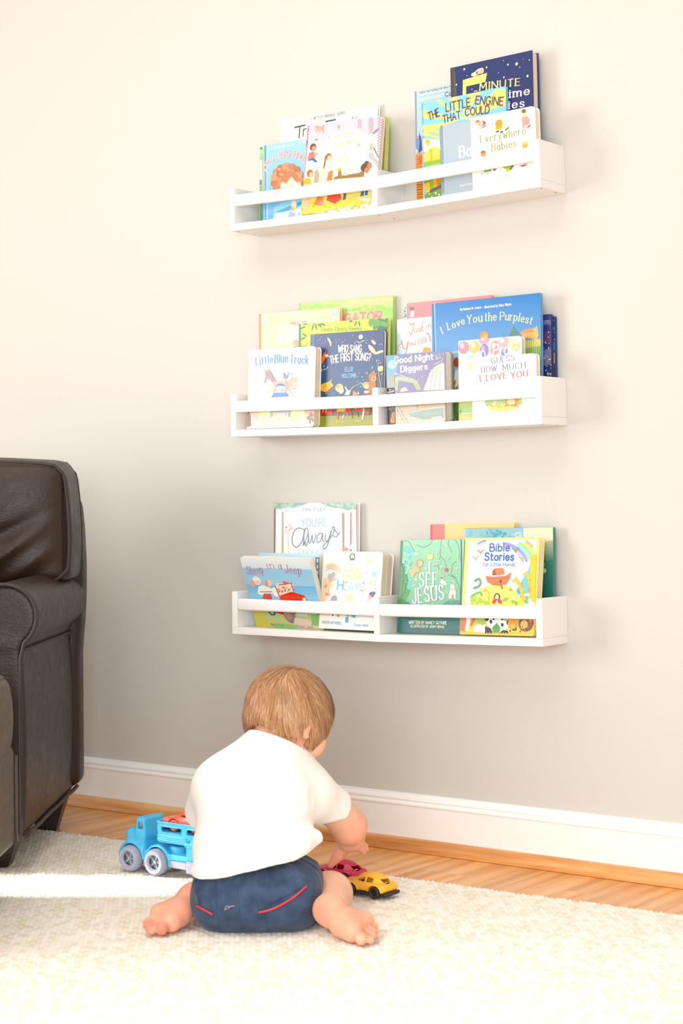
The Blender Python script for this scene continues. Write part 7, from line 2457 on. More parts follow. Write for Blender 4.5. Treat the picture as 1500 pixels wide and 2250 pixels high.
  ('e','e4f8fa',[17.4,142,1.3,1.3,0]),
  ('e','e4f8fa',[15.8,154.6,1,1,0]),
  ('e','e4f8fa',[28.7,166.7,1.7,1.4,0]),
  ('e','e4f8fa',[24.2,152.9,1.6,0.8,0]),
  ('e','e4f8fa',[9.9,168.6,1.1,0.9,0]),
  ('e','e4f8fa',[12,148.5,1.1,1.7,0]),
  ('e','e4f8fa',[23.5,149.2,1.7,1,0]),
  ('e','e4f8fa',[29.3,132.3,1.8,1.2,0]),
  ('e','e4f8fa',[27.3,137.6,1.7,1.7,0]),
  ('e','e6eec0',[144.5,121.6,1.5,1.1,0]),
  ('e','e6eec0',[105.9,163.9,1.6,0.6,0]),
  ('e','e6eec0',[45.5,135.9,1.4,0.7,0]),
  ('e','e6eec0',[132.7,66.2,0.8,1,0]),
  ('e','e6eec0',[10.9,142.2,0.7,1.3,0]),
  ('e','e6eec0',[74,69.9,1.4,1.2,0]),
  ('e','e6eec0',[32.1,182.6,1.2,0.7,0]),
  ('e','e6eec0',[111.8,139.3,1.1,1.3,0]),
  ('e','e6eec0',[81,177.9,0.8,1,0]),
  ('e','e6eec0',[84.4,109.9,1,1.1,0]),
  ('e','e6eec0',[66.7,111.6,1.4,0.7,0]),
  ('e','e6eec0',[63,127.2,1.3,0.8,0]),
  ('e','e6eec0',[88.5,111.6,1.5,0.8,0]),
  ('e','e6eec0',[97.4,167.1,1.1,0.7,0]),
  ('e','e6eec0',[137.2,136.3,1.4,0.9,0]),
  ('e','e6eec0',[135.2,139.7,1,1,0]),
  ('e','e6eec0',[129.7,81.7,1.2,0.6,0]),
  ('e','e6eec0',[92.2,160.2,1.3,1.3,0]),
  ('e','e6eec0',[82.9,114.3,0.7,1,0]),
  ('e','e6eec0',[29.2,112.7,1,1.2,0]),
  ('e','e6eec0',[14.8,178.1,1.3,1,0]),
  ('e','e6eec0',[92.1,83.6,1.1,1.2,0]),
  ('e','e6eec0',[84.1,72.9,1.3,0.7,0]),
  ('e','e6eec0',[63.6,80.5,1,0.7,0]),
  ('e','e6eec0',[75.8,141.3,1.2,0.9,0]),
  ('e','e6eec0',[46.5,138.8,1.1,1.3,0]),
  ('e','e6eec0',[146.6,111.9,0.7,1.1,0]),
  ('e','e6eec0',[106.7,85.9,1,0.6,0]),
  ('e','e6eec0',[93.5,175.8,1.4,1.2,0]),
  ('e','e6eec0',[70.2,70.6,0.8,1.3,0]),
  ('e','e6eec0',[77,93.8,1.4,1.3,0]),
  ('e','e6eec0',[142.5,186.2,0.7,1,0]),
  ('e','e6eec0',[16,107.1,1.2,1.1,0]),
  ('e','e6eec0',[70.8,156.8,1.5,1.1,0]),
  ('e','e6eec0',[8.7,179.5,1.3,0.8,0]),
  ('e','e6eec0',[69.1,91.4,1,1.3,0]),
  ('e','e6eec0',[110.9,121,0.8,0.9,0]),
  ('e','e6eec0',[119.2,65.1,0.7,0.7,0]),
  ('e','e6eec0',[115.2,85,0.8,1.2,0]),
  ('e','e6eec0',[120.7,103.6,1,0.9,0]),
  ('e','e6eec0',[63.7,83.8,1,0.8,0]),
  ('e','e6eec0',[142.2,74.3,1.5,1.2,0]),
  ('e','e6eec0',[20.1,180.6,1.2,1.2,0]),
  ('e','e6eec0',[133.7,110.2,1.5,0.7,0]),
  ('e','e6eec0',[40.5,149.2,0.9,0.8,0]),
  ('e','e6eec0',[26.2,143.6,0.7,1,0]),
  ('e','e6eec0',[141,134.6,1.2,1,0]),
  ('e','e6eec0',[140.9,97.8,1.4,0.8,0]),
  ('e','e6eec0',[134.4,167.7,1,1.1,0]),
  ('e','e6eec0',[59.4,77.9,1.5,0.7,0]),
  ('e','e6eec0',[40.1,185.4,1.5,0.8,0]),
  ('e','e6eec0',[64.1,157.1,0.8,0.9,0]),
  ('e','e6eec0',[43.7,119.4,0.9,1,0]),
  ('e','e6eec0',[141,143.9,1.5,0.6,0]),
  ('e','e6eec0',[87.6,114.8,1.5,1.3,0]),
  ('e','e6eec0',[83.2,94.3,1.6,1.1,0]),
  ('e','e6eec0',[144.8,71.9,1.1,1.1,0]),
  ('e','e6eec0',[35.2,135.6,1.5,1,0]),
  ('e','e6eec0',[47.3,176.3,0.9,0.7,0]),
  ('e','e6eec0',[42.5,142.6,0.7,1.2,0]),
  ('e','ffffff',[94,96.3,1.2,0.5,0]),
  ('e','ffffff',[71.2,73.3,0.9,0.6,0]),
  ('e','ffffff',[93.9,164.4,1.1,0.7,0]),
  ('e','ffffff',[92.7,191,1,0.6,0]),
  ('e','ffffff',[140.2,145.4,1.1,0.9,0]),
  ('e','ffffff',[131.7,177.9,0.8,0.7,0]),
  ('e','ffffff',[109.6,159.8,1,0.9,0]),
  ('e','ffffff',[52.6,152,1.2,0.5,0]),
  ('e','ffffff',[117.1,183.8,1.1,0.9,0]),
  ('e','ffffff',[82.9,69.3,0.9,0.6,0]),
  ('e','ffffff',[74.8,103.4,0.8,0.5,0]),
  ('e','ffffff',[72.2,68.3,0.8,0.7,0]),
  ('e','ffffff',[120.6,75.5,0.7,0.6,0]),
  ('e','ffffff',[46.1,166.1,1.3,0.6,0]),
  ('e','ffffff',[45.2,129.6,0.9,0.9,0]),
  ('e','ffffff',[105.6,115.1,0.6,0.8,0]),
  ('e','ffffff',[44.4,173.1,0.9,0.7,0]),
  ('e','ffffff',[115.7,182.5,0.7,0.6,0]),
  ('e','ffffff',[92.3,120.2,1,0.6,0]),
  ('e','ffffff',[81.1,134,0.6,0.8,0]),
  ('e','ffffff',[56.5,187.6,1.3,0.5,0]),
  ('e','ffffff',[117.6,129.6,0.6,0.8,0]),
  ('e','ffffff',[83.5,124,1.2,1.1,0]),
  ('e','ffffff',[108.9,147.9,0.9,0.9,0]),
  ('e','ffffff',[103.6,179.5,1,1,0]),
  ('e','ffffff',[59.5,143.2,0.6,1,0]),
  ('e','ffffff',[64.4,171.6,0.7,0.6,0]),
  ('e','ffffff',[34.4,98.9,1.2,1,0]),
  ('e','ffffff',[67.6,133.1,1.1,0.9,0]),
  ('e','ffffff',[63.1,143.7,1.2,0.9,0]),
  ('p','fbf4d8',[41.7,171.1,43.2,167.8,47.3,167.7,44.2,165.7,45.5,162.4,42,164.4,38.7,162.4,39.8,165.7,36.4,167.8,40.5,167.9]),
  ('p','fbf4d8',[43.1,117,44.4,114.1,48.1,114,45.3,112.2,46.5,109.2,43.4,111,40.4,109.2,41.3,112.2,38.3,114,42,114.1]),
  ('p','fbf4d8',[67.2,139.5,68.4,136.9,71.6,136.8,69.1,135.2,70.2,132.6,67.4,134.1,64.8,132.6,65.7,135.2,63,136.8,66.2,136.9]),
  ('p','fbf4d8',[113.6,190.1,114.6,187.9,117.4,187.8,115.2,186.4,116.1,184.1,113.8,185.5,111.5,184.1,112.2,186.4,109.9,187.9,112.7,187.9]),
  ('p','fbf4d8',[105.6,142.3,106.4,140.4,108.9,140.3,107,139.1,107.8,137.1,105.7,138.3,103.8,137.1,104.4,139.1,102.4,140.3,104.9,140.4]),
  ('p','fbf4d8',[143.7,139.4,144.6,137.5,147,137.5,145.1,136.2,145.9,134.3,143.9,135.5,142,134.3,142.6,136.2,140.6,137.5,143,137.5]),
  ('p','fbf4d8',[39.1,102.7,39.9,101.1,42.1,101,40.4,99.9,41.1,98.2,39.3,99.3,37.6,98.2,38.1,99.9,36.4,101,38.5,101]),
  ('p','fbf4d8',[92,194,92.7,192.5,94.6,192.4,93.1,191.5,93.8,189.9,92.1,190.8,90.6,189.9,91.1,191.5,89.5,192.5,91.4,192.5]),
  ('p','f6dc9a',[67.1,166.2,71.8,162.3,75,169,78.6,163.3,82.9,169,84.4,161.3,83.5,154.7,71.1,154.7]),
  ('e','d89a78',[50.9,146.2,9.1,8.6,0]),
  ('e','f0c8a0',[53.2,146.2,5.7,5.7,0]),
  ('p','eebd8e',[29.3,117.4,30.8,132.8,42.1,138.5,53.7,134.7,51.7,129,42.6,127,36.2,117.5]),
  ('s','e8b084',[1.7,29.7,132.8,25.8,142.4,32.4,148.1]),
  ('e','e8687c',[118.3,132.8,4.9,4.4,0]),
  ('e','fdf8ec',[108.2,109.1,4,4.7,0]),
  ('e','fdf8ec',[113.9,105.4,6.7,4.2,-20]),
  ('e','9a8a84',[106.7,115.8,2.7,2.3,0]),
  ('p','fbe8e2',[129.7,102.6,139.8,102.7,140.3,89.5,143.7,89.5,144.3,73.6,126.5,73.4,127,89.4,130.3,89.4]),
  ('p','e8707c',[134.1,80.1,137.3,82.9,138.8,73.5,134.3,73.5]),
  ('p','d89a9a',[134.5,95.1,136.7,95.1,137,89.5,134.8,89.5]),
  ('e','b4dca8',[95.4,167.9,5.1,1.3,30]),
  ('e','b4dca8',[100.6,151.8,5.1,1.3,-40]),
  ('e','b4dca8',[105.9,135.6,5.1,1.3,60]),
  ('e','b4dca8',[111.1,119.6,5,1.3,120]),
  ('e','b4dca8',[116.3,103.5,5,1.3,30]),
  ('e','b4dca8',[121.4,87.5,5,1.3,-40]),
  ('e','b4dca8',[122.9,156.4,5,1.3,60]),
  ('e','b4dca8',[128.1,140.4,5,1.3,120]),
  ('e','b4dca8',[133.2,124.3,5,1.3,30]),
  ('e','b4dca8',[138.4,108.3,5,1.3,-40]),
  ('e','b4dca8',[143.5,92.4,5,1.3,60]),
  ('e','b4dca8',[145,161.1,5,1.3,120]),
  ('e','b4dca8',[98.7,145.1,5.1,1.3,30]),
  ('e','b4dca8',[103.9,129,5.1,1.3,-40]),
  ('t', 'fdfdfa', ['I', 75.2, 126.1, 77.5, 126.1, 22.9, 3.43, 's', 0]),
  ('t', 'fdfdfa', ['SEE', 53.1, 97.5, 98.5, 98.7, 28.6, 3.44, 's', 0]),
  ('t', 'fdfdfa', ['JESUS', 38.7, 62, 116.5, 72.4, 29.6, 3.44, 's', 0]),
  ('t', 'eef2da', ['WRITTEN BY NANCY GUTHRIE', 30.4, 19.5, 124.4, 19.8, 6.2, 1.14, '', 0]),
  ('t', 'e2ead0', ['ILLUSTRATED BY JENNY BRAKE', 35.3, 12.4, 119.2, 12.1, 4.8, 0.95, '', 0]),
 ],
 'bible': [
  ('p','fad873>fbe28a',[0,0,174.8,0,174.8,198,0,198]),
  ('p','d8ecf6>e6f3fb',[8.3,193.3,166.9,193.6,171.7,8.6,7.6,5.2]),
  ('l','f6b89a',[5.7,145,189.4,152.2,184.2,158.6,178.5]),
  ('l','f8e47a',[5.7,141,186,147.7,181.1,153.7,175.8,158.9,170.1,163.4,164]),
  ('l','a4dc86',[5.7,129.6,185.8,136.3,181.9,142.4,177.4,147.9,172.6,152.7,167.3,156.8,161.8,160.1,156]),
  ('l','9cdcec',[5.7,125.5,181.4,131.6,177.8,137.2,173.8,142.2,169.3,146.5,164.6,150.2,159.6,153.2,154.3]),
  ('l','9c9cd8',[5.8,91.7,185.9,98.5,184.9,105.1,183.4,111.5,181.3,117.6,178.8,123.3,175.9,128.6,172.5,133.5,168.8,137.8,164.7,141.5,160.4,144.6,155.8,147.1,151]),
  ('l','cdbce2',[5.8,91,180.4,97,179.5,102.9,178.1,108.5,176.3,113.9,174.1,119,171.5,123.7,168.6,128,165.3,131.8,161.7,135.1,157.8,137.9,153.8,140.1,149.5]),
  ('l','8c94d0',[3.8,30.7,185.5,39.1,190.2,47.7,192]),
  ('l','cdbce2',[2.8,33.2,180.8,41.5,186.4,52.2,190]),
  ('p','fbfdfd',[8.4,190.4,19.4,190.3,18.7,68.7,9.9,68.6]),
  ('t', '4a6ab4', ['Bible', 59.9, 170.4, 106.1, 170.6, 14.9, 2.99, '', 0]),
  ('t', '4a6ab4', ['Stories', 49.2, 151.8, 116.8, 151.6, 15, 3.36, '', 0]),
  ('t', '6a80b4', ['for Little Hands', 45.6, 140.1, 120.7, 140.1, 6.5, 1.21, '', 0]),
  ('e','6aa45a',[116.5,173.8,5.3,1.7,-40]),
  ('e','6aa45a',[124.9,174.6,5.3,1.7,40]),
  ('e','6aa45a',[121,170,2.1,3.1,0]),
  ('e','9cc65a',[132.4,156.2,5.3,1.7,-40]),
  ('e','9cc65a',[140.8,157.1,5.3,1.7,40]),
  ('e','9cc65a',[136.9,152.5,2.1,3.1,0]),
  ('e','e29a7a',[33.8,170.5,5.4,1.7,-40]),
  ('e','e29a7a',[42.5,171.4,5.4,1.7,40]),
  ('e','e29a7a',[38.4,166.8,2.2,3.2,0]),
  ('e','ecb49c',[22.7,157.5,5.5,1.7,-40]),
  ('e','ecb49c',[31.4,158.4,5.5,1.7,40]),
  ('e','ecb49c',[27.3,153.7,2.2,3.2,0]),
  ('p','7cc8ce',[151.9,129.5,155.3,143.3,162.1,134.1,166.9,88.5,123.4,79,126.8,91.8,142.2,115.8]),
  ('p','4fa8b4',[129.2,88.2,134.6,102.9,143.7,92,144.6,77.3]),
  ('p','f4e25e>f8ee8a',[21.5,59.4,22.5,78.1,47.3,96.9,73.9,103.5,100.6,103.6,122.6,91.8,145.1,68.2,157.1,42.8,18.4,40.8]),
  ('e','d8c24a',[90,79.4,1.2,1.3,0]),
  ('e','d8c24a',[115.8,74.4,1,1,0]),
  ('e','d8c24a',[51.9,86.5,0.9,1.3,0]),
  ('e','d8c24a',[96.6,91.3,1.7,1.4,0]),
  ('e','d8c24a',[50,83.2,1.2,1.2,0]),
  ('e','d8c24a',[69.9,79.6,1.4,0.9,0]),
  ('e','d8c24a',[89.6,77.4,1.3,1,0]),
  ('e','d8c24a',[78.2,72.9,2.1,1.5,0]),
  ('e','d8c24a',[116.4,75.8,1.3,0.9,0]),
  ('e','d8c24a',[97.4,83.6,1.3,1,0]),
  ('e','d8c24a',[78.7,85.9,1.2,1.1,0]),
  ('e','d8c24a',[83.3,75.1,1.6,1.1,0]),
  ('e','d8c24a',[69,86.2,1.2,1,0]),
  ('e','d8c24a',[86.1,96.5,1.5,1.2,0]),
  ('p','f6b85a',[47.9,87.6,54,95,60.9,87.7]),
  ('p','f29a5a',[110,89.9,113.8,97.3,118.5,89.9]),
  ('p','c87a50>d88a5e',[53.4,120.1,69.7,118.3,99.6,120.2,114,127.6,110.7,113.8,102.8,102.7,88.1,99.9,70.8,100.7,57.4,108.1]),
  ('p','d98a5a',[68.5,121.1,70,131.3,75.1,135.9,94.4,135.9,98.4,123,80.3,121.1]),
  ('p','a8603e',[68.5,121.1,69,130.4,74,135,79.2,122]),
  ('e','5a3424',[57,114.6,0.9,0.8,0]),
  ('e','5a3424',[60.9,114.6,0.9,0.8,0]),
  ('e','5a3424',[64.8,114.6,0.9,0.8,0]),
  ('e','5a3424',[68.7,114.6,0.9,0.8,0]),
  ('e','5a3424',[72.5,114.6,0.9,0.8,0]),
  ('e','5a3424',[76.4,114.6,0.9,0.8,0]),
  ('e','5a3424',[80.3,114.6,0.9,0.8,0]),
  ('e','5a3424',[84.1,114.7,0.9,0.8,0]),
  ('e','5a3424',[88,114.7,0.9,0.8,0]),
  ('e','5a3424',[91.8,114.7,0.9,0.8,0]),
  ('e','5a3424',[95.6,115.5,0.9,0.8,0]),
  ('e','5a3424',[99.4,116.4,0.9,0.8,0]),
  ('e','5a3424',[103.2,117.2,0.9,0.8,0]),
  ('e','5a3424',[107,118,0.9,0.8,0]),
  ('p','4a2c20',[87.4,111,91.6,111.9,91.9,106.4,87.7,106.3]),
  ('p','b06a44',[87.7,105.4,90.9,105.4,97,94.4,92.8,92.5]),
  ('e','4a2c20',[73.3,122,1.5,1.5,0]),
  ('s','f6c766',[7.8,144.9,71.9,139.5,91,127.8,110.2]),
  ('e','f6c766',[122.5,111.1,7.4,3.7,15]),
  ('e','f0b04a',[125.4,115.7,1.3,2.8,0]),
  ('s','f6c766',[7.8,161.3,77.5,160,100.3,152.3,123.1]),
  ('e','f6c766',[147,124,7.3,3.7,15]),
  ('e','f0b04a',[149.9,128.6,1.3,2.8,0]),
  ('e','e89a44',[137.8,76.8,1.1,1.7,0]),
  ('e','e89a44',[141.7,86.7,1.8,1.3,0]),
  ('e','e89a44',[137.5,103,1,1.5,0]),
  ('e','e89a44',[139.9,104.2,1.9,1.1,0]),
  ('e','e89a44',[139.7,98.9,1.6,1.4,0]),
  ('e','e89a44',[142.8,100,1.2,1,0]),
  ('e','e89a44',[137.9,104.7,1.1,1.8,0]),
  ('e','e89a44',[148.6,103,0.9,1,0]),
  ('e','e89a44',[145.7,80.3,0.9,1.4,0]),
  ('e','e89a44',[133.3,90.4,1.6,1.8,0]),
  ('e','e89a44',[138.3,79.4,1.9,1.7,0]),
  ('e','e89a44',[133.2,92.1,2,1.2,0]),
  ('e','e89a44',[147,89.3,1.8,1.3,0]),
  ('e','e89a44',[132.7,106.9,1,1,0]),
  ('e','e89a44',[162.6,106.8,1.8,0.8,0]),
  ('e','e89a44',[155.1,95.2,1.5,1.2,0]),
  ('e','e89a44',[157.6,94,1.4,1.5,0]),
  ('e','e89a44',[159.4,95.9,1.6,1.8,0]),
  ('e','e89a44',[162.1,103.2,1.9,1.6,0]),
  ('e','e89a44',[154.9,89.8,1.8,1.5,0]),
  ('e','e89a44',[161.3,97.6,1,1.7,0]),
  ('e','e89a44',[157.2,111.8,1.7,1.8,0]),
  ('e','e89a44',[156.9,91.8,1.6,1.5,0]),
  ('e','e89a44',[163.1,105.9,1.2,1.2,0]),
  ('e','e89a44',[162.1,89.6,1.4,1.8,0]),
  ('e','e89a44',[158.1,104.9,1.7,0.9,0]),
  ('e','e89a44',[158.6,87.5,1.8,1.1,0]),
  ('e','e89a44',[155.6,100.6,1.3,1.5,0]),
  ('s','6f9f78',[5.1,29.1,109.8,37.6,113.6,42.4,106.1,38.5,98.7,27.9,94.9]),
  ('s','7fb06a',[4.7,20.4,76.2,33,83.7,43.7,85.7,46.3,80.1]),
  ('e','5a4438',[83.1,76.8,7.5,8.3,0]),
  ('e','f4cfae',[83.1,76.8,4.3,5.5,0]),
  ('p','e0605a',[71.1,63.7,74.8,73,91.9,73.2,96.7,64]),
  ('p','f4efe0',[80.7,63.8,83.5,71.2,87.1,63.9]),
  ('s','9a7a4a',[0.9,64.6,63.6,63.3,84,59.8,87.7]),
  ('e','fbf6e8',[122.5,77.1,3.2,3.7,0]),
  ('e','a8cc5a',[62.9,64,4.2,2.8,0]),
  ('e','a8cc5a',[31.6,76.1,3.1,2.6,0]),
  ('e','a8cc5a',[45.8,70.2,3.4,2.9,0]),
  ('e','a8cc5a',[57.3,67.3,3.5,2.6,0]),
  ('e','a8cc5a',[35.1,63.6,2.8,2.2,0]),
  ('e','a8cc5a',[24.4,63.4,2.3,2.4,0]),
  ('e','a8cc5a',[24,73.3,3,3.7,0]),
  ('e','a8cc5a',[37.8,63.5,2,2.5,0]),
  ('e','a8cc5a',[39.3,66.4,4.4,2.4,0]),
  ('e','a8cc5a',[41.3,72.9,4,3.1,0]),
  ('e','a8cc5a',[24.2,68.3,4,1.8,0]),
  ('e','a8cc5a',[42.9,66.1,4.5,3,0]),
  ('e','a8cc5a',[22.6,70.4,2.5,3.1,0]),
  ('e','a8cc5a',[30.9,74.3,3.4,1.9,0]),
  ('e','a8cc5a',[56.1,64.3,4.4,2.5,0]),
  ('e','a8cc5a',[49.4,67.8,3.3,2.7,0]),
  ('e','a8cc5a',[20.9,75.3,3.1,2.6,0]),
  ('e','a8cc5a',[29.8,69.4,3.5,3.3,0]),
  ('e','8cbc6a',[99.1,70.4,3.6,2.2,0]),
  ('e','8cbc6a',[106.4,74.2,3.4,2.5,0]),
  ('e','8cbc6a',[103.2,72.5,2.7,4.1,0]),
  ('e','8cbc6a',[152.3,76.9,4.1,3.3,0]),
  ('e','8cbc6a',[149.8,68.9,3.7,3.6,0]),
  ('e','8cbc6a',[120.8,68.2,4.5,3,0]),
  ('e','8cbc6a',[152.3,67.1,4.9,2.3,0]),
  ('e','8cbc6a',[128.6,65.1,4,4,0]),
  ('e','8cbc6a',[153.5,75.1,2.8,4,0]),
  ('e','8cbc6a',[150.3,67.7,3.1,3,0]),
  ('p','f6cf4a',[154.2,161.6,168.7,163.4,172.3,68.5,164,68.4]),
  ('p','f3dc62>8fb86a',[1,38.6,169.9,39.4,169.7,6.8,1,5.1]),
  ('p','f08a6a',[-1.1,36.7,16.3,38.9,12,5.3,-1.3,6.9]),
  ('p','fbf2ec',[14.1,38.8,25,39,18.4,7.3,11.8,7.2]),
  ('p','e8705a',[24.1,20.4,29.6,35.4,38.1,39.2,34.3,29.9,26.6,14.9]),
  ('p','fbfaf6',[31.6,5.7,33,16.9,47.8,22.7,61,19.2,62,4.5]),
  ('p','a8c45a',[39,24.4,53.7,32,60.8,22.9,52.4,19.1]),
  ('e','fbfaf8',[79.8,27,18.1,13.8,0]),
  ('e','fbfaf8',[101.6,20,11.7,10.1,0]),
  ('e','2c2826',[62.3,32.2,4.8,4.6,0]),
  ('e','2c2826',[72.3,26.8,3.4,4.2,20]),
  ('e','2c2826',[78.4,33.4,2.8,3.3,0]),
  ('e','2c2826',[99.4,20.9,3.4,4,20]),
  ('e','2c2826',[97.7,31.9,2.1,2.2,0]),
  ('e','2c2826',[112.9,25.7,4.2,4.6,0]),
  ('p','2c2826',[59.9,2.6,59,17.4,72.1,13.9,79.2,3]),
  ('p','2c2826',[92,3.3,102.2,10.8,112.9,9.2,115.4,3.8]),
  ('p','5aa05a',[79.1,4.9,76.3,15.8,86.4,25.2,95.6,14.4,91.9,5.1]),
  ('e','f0a04a',[123.6,24.1,11.6,11.9,0]),
  ('e','f6c07a',[124,18.6,6.3,6.4,0]),
  ('e','e08a3c',[113.4,35.8,3.6,2.8,0]),
  ('p','d8505a',[111.2,36.7,117.4,39.5,119.8,35]),
  ('e','8a5a48',[154.1,24.6,17.7,16.4,0]),
  ('e','eebe7a',[150,21.8,8.4,10,0]),
  ('e','e8906a',[164.1,31.1,3.7,4,0]),
  ('e','e8906a',[146,36.3,3.8,2.7,0]),
  ('e','5a3a2a',[146.1,18.1,1.7,1.1,0]),
  ('e','5a3a34',[118.4,9.1,2,2.2,0]),
  ('e','5a3a34',[158.1,11.7,2.1,1.2,0]),
  ('e','5a3a34',[126.8,11.3,2.4,2.3,0]),
  ('e','5a3a34',[131.6,14.6,1.7,2.4,0]),
  ('e','5a3a34',[124.4,11.6,2.8,1.1,0]),
  ('e','5a3a34',[141.7,8.4,1.6,1.9,0]),
  ('e','5a3a34',[154.9,14.6,2.1,2.2,0]),
  ('e','5a3a34',[144.5,11.9,1.6,1.8,0]),
  ('e','5a3a34',[131.4,11.6,1.9,2.3,0]),
  ('e','5a3a34',[148.8,13.1,2.2,1.5,0]),
  ('p','f6d24a',[167.3,12.2,172.8,24.9,174.1,3.2]),
  ('e','f0c83c',[5.6,2.4,1.8,1.1,0]),
  ('e','f0c83c',[12.2,2.5,1.7,1.1,0]),
  ('e','f0c83c',[18.7,2.7,1.7,1.1,0]),
  ('e','f0c83c',[25.2,2.8,1.7,1.1,0]),
  ('e','f0c83c',[31.8,2.9,1.7,1.1,0]),
  ('e','f0c83c',[38.3,3.1,1.7,1.1,0]),
  ('e','f0c83c',[44.8,3.2,1.7,1.1,0]),
  ('e','f0c83c',[51.2,3.4,1.7,1.1,0]),
  ('e','f0c83c',[57.7,3.5,1.7,1.1,0]),
  ('e','f0c83c',[64.2,3.6,1.7,1.1,0]),
  ('e','f0c83c',[70.6,3.8,1.7,1.1,0]),
  ('e','f0c83c',[77,3.9,1.7,1.1,0]),
  ('e','f0c83c',[83.4,4,1.7,1.1,0]),
  ('e','f0c83c',[89.8,4.2,1.7,1.1,0]),
  ('e','f0c83c',[96.2,4.3,1.7,1.1,0]),
  ('e','f0c83c',[102.6,4.4,1.7,1.1,0]),
  ('e','f0c83c',[109,4.6,1.7,1.1,0]),
  ('e','f0c83c',[115.3,4.7,1.7,1.1,0]),
  ('e','f0c83c',[121.6,4.8,1.7,1.1,0]),
  ('e','f0c83c',[128,5,1.7,1.1,0]),
  ('e','f0c83c',[134.3,5.1,1.7,1.1,0]),
  ('e','f0c83c',[140.6,5.2,1.7,1.1,0]),
  ('e','f0c83c',[146.9,5.4,1.7,1.1,0]),
  ('e','f0c83c',[153.1,5.5,1.7,1.1,0]),
  ('e','f0c83c',[159.4,5.6,1.7,1.1,0]),
  ('e','f0c83c',[165.6,5.8,1.7,1.1,0]),
  ('e','6ab48a',[176.1,4.2,4.1,3.6,0]),
 ],
}
_cm = {}
def cmat(h, rough=0.35):
    if (h, rough) not in _cm:
        _cm[(h, rough)] = new_mat('cover_' + h, h, rough)
    return _cm[(h, rough)]
M_PAPER = new_mat('page_edges', 'e9dcc6', 0.8, spec=0.2)
tp = NT(M_PAPER)
wv = tp.n('ShaderNodeTexWave', i_Scale=900.0, i_Distortion=0.5); wv.bands_direction = 'Y'
tco = tp.n('ShaderNodeTexCoord'); tp.l(tco.outputs['Object'], wv.inputs[0])
tp.l(tp.ramp(wv.outputs[0], [(0.2, 'd8c8ae'), (0.8, 'f1e7d6')]), tp.b.inputs['Base Color'])
M_CARD = new_mat('card_page_edges', 'eaddc4', 0.7, spec=0.2)
def outline(w, h, r):
    p = [(0, 0)]
    if r <= 0:
        return [(0, 0), (w, 0), (w, h), (0, h)]
    for cx, cy, a0 in ((w - r, r, -90), (w - r, h - r, 0)):
        p += [(cx + r * math.cos(R(a0 + k * 18)), cy + r * math.sin(R(a0 + k * 18))) for k in range(6)]
    p.append((0, h)); return p
GRP = 'picture books on the ledges'
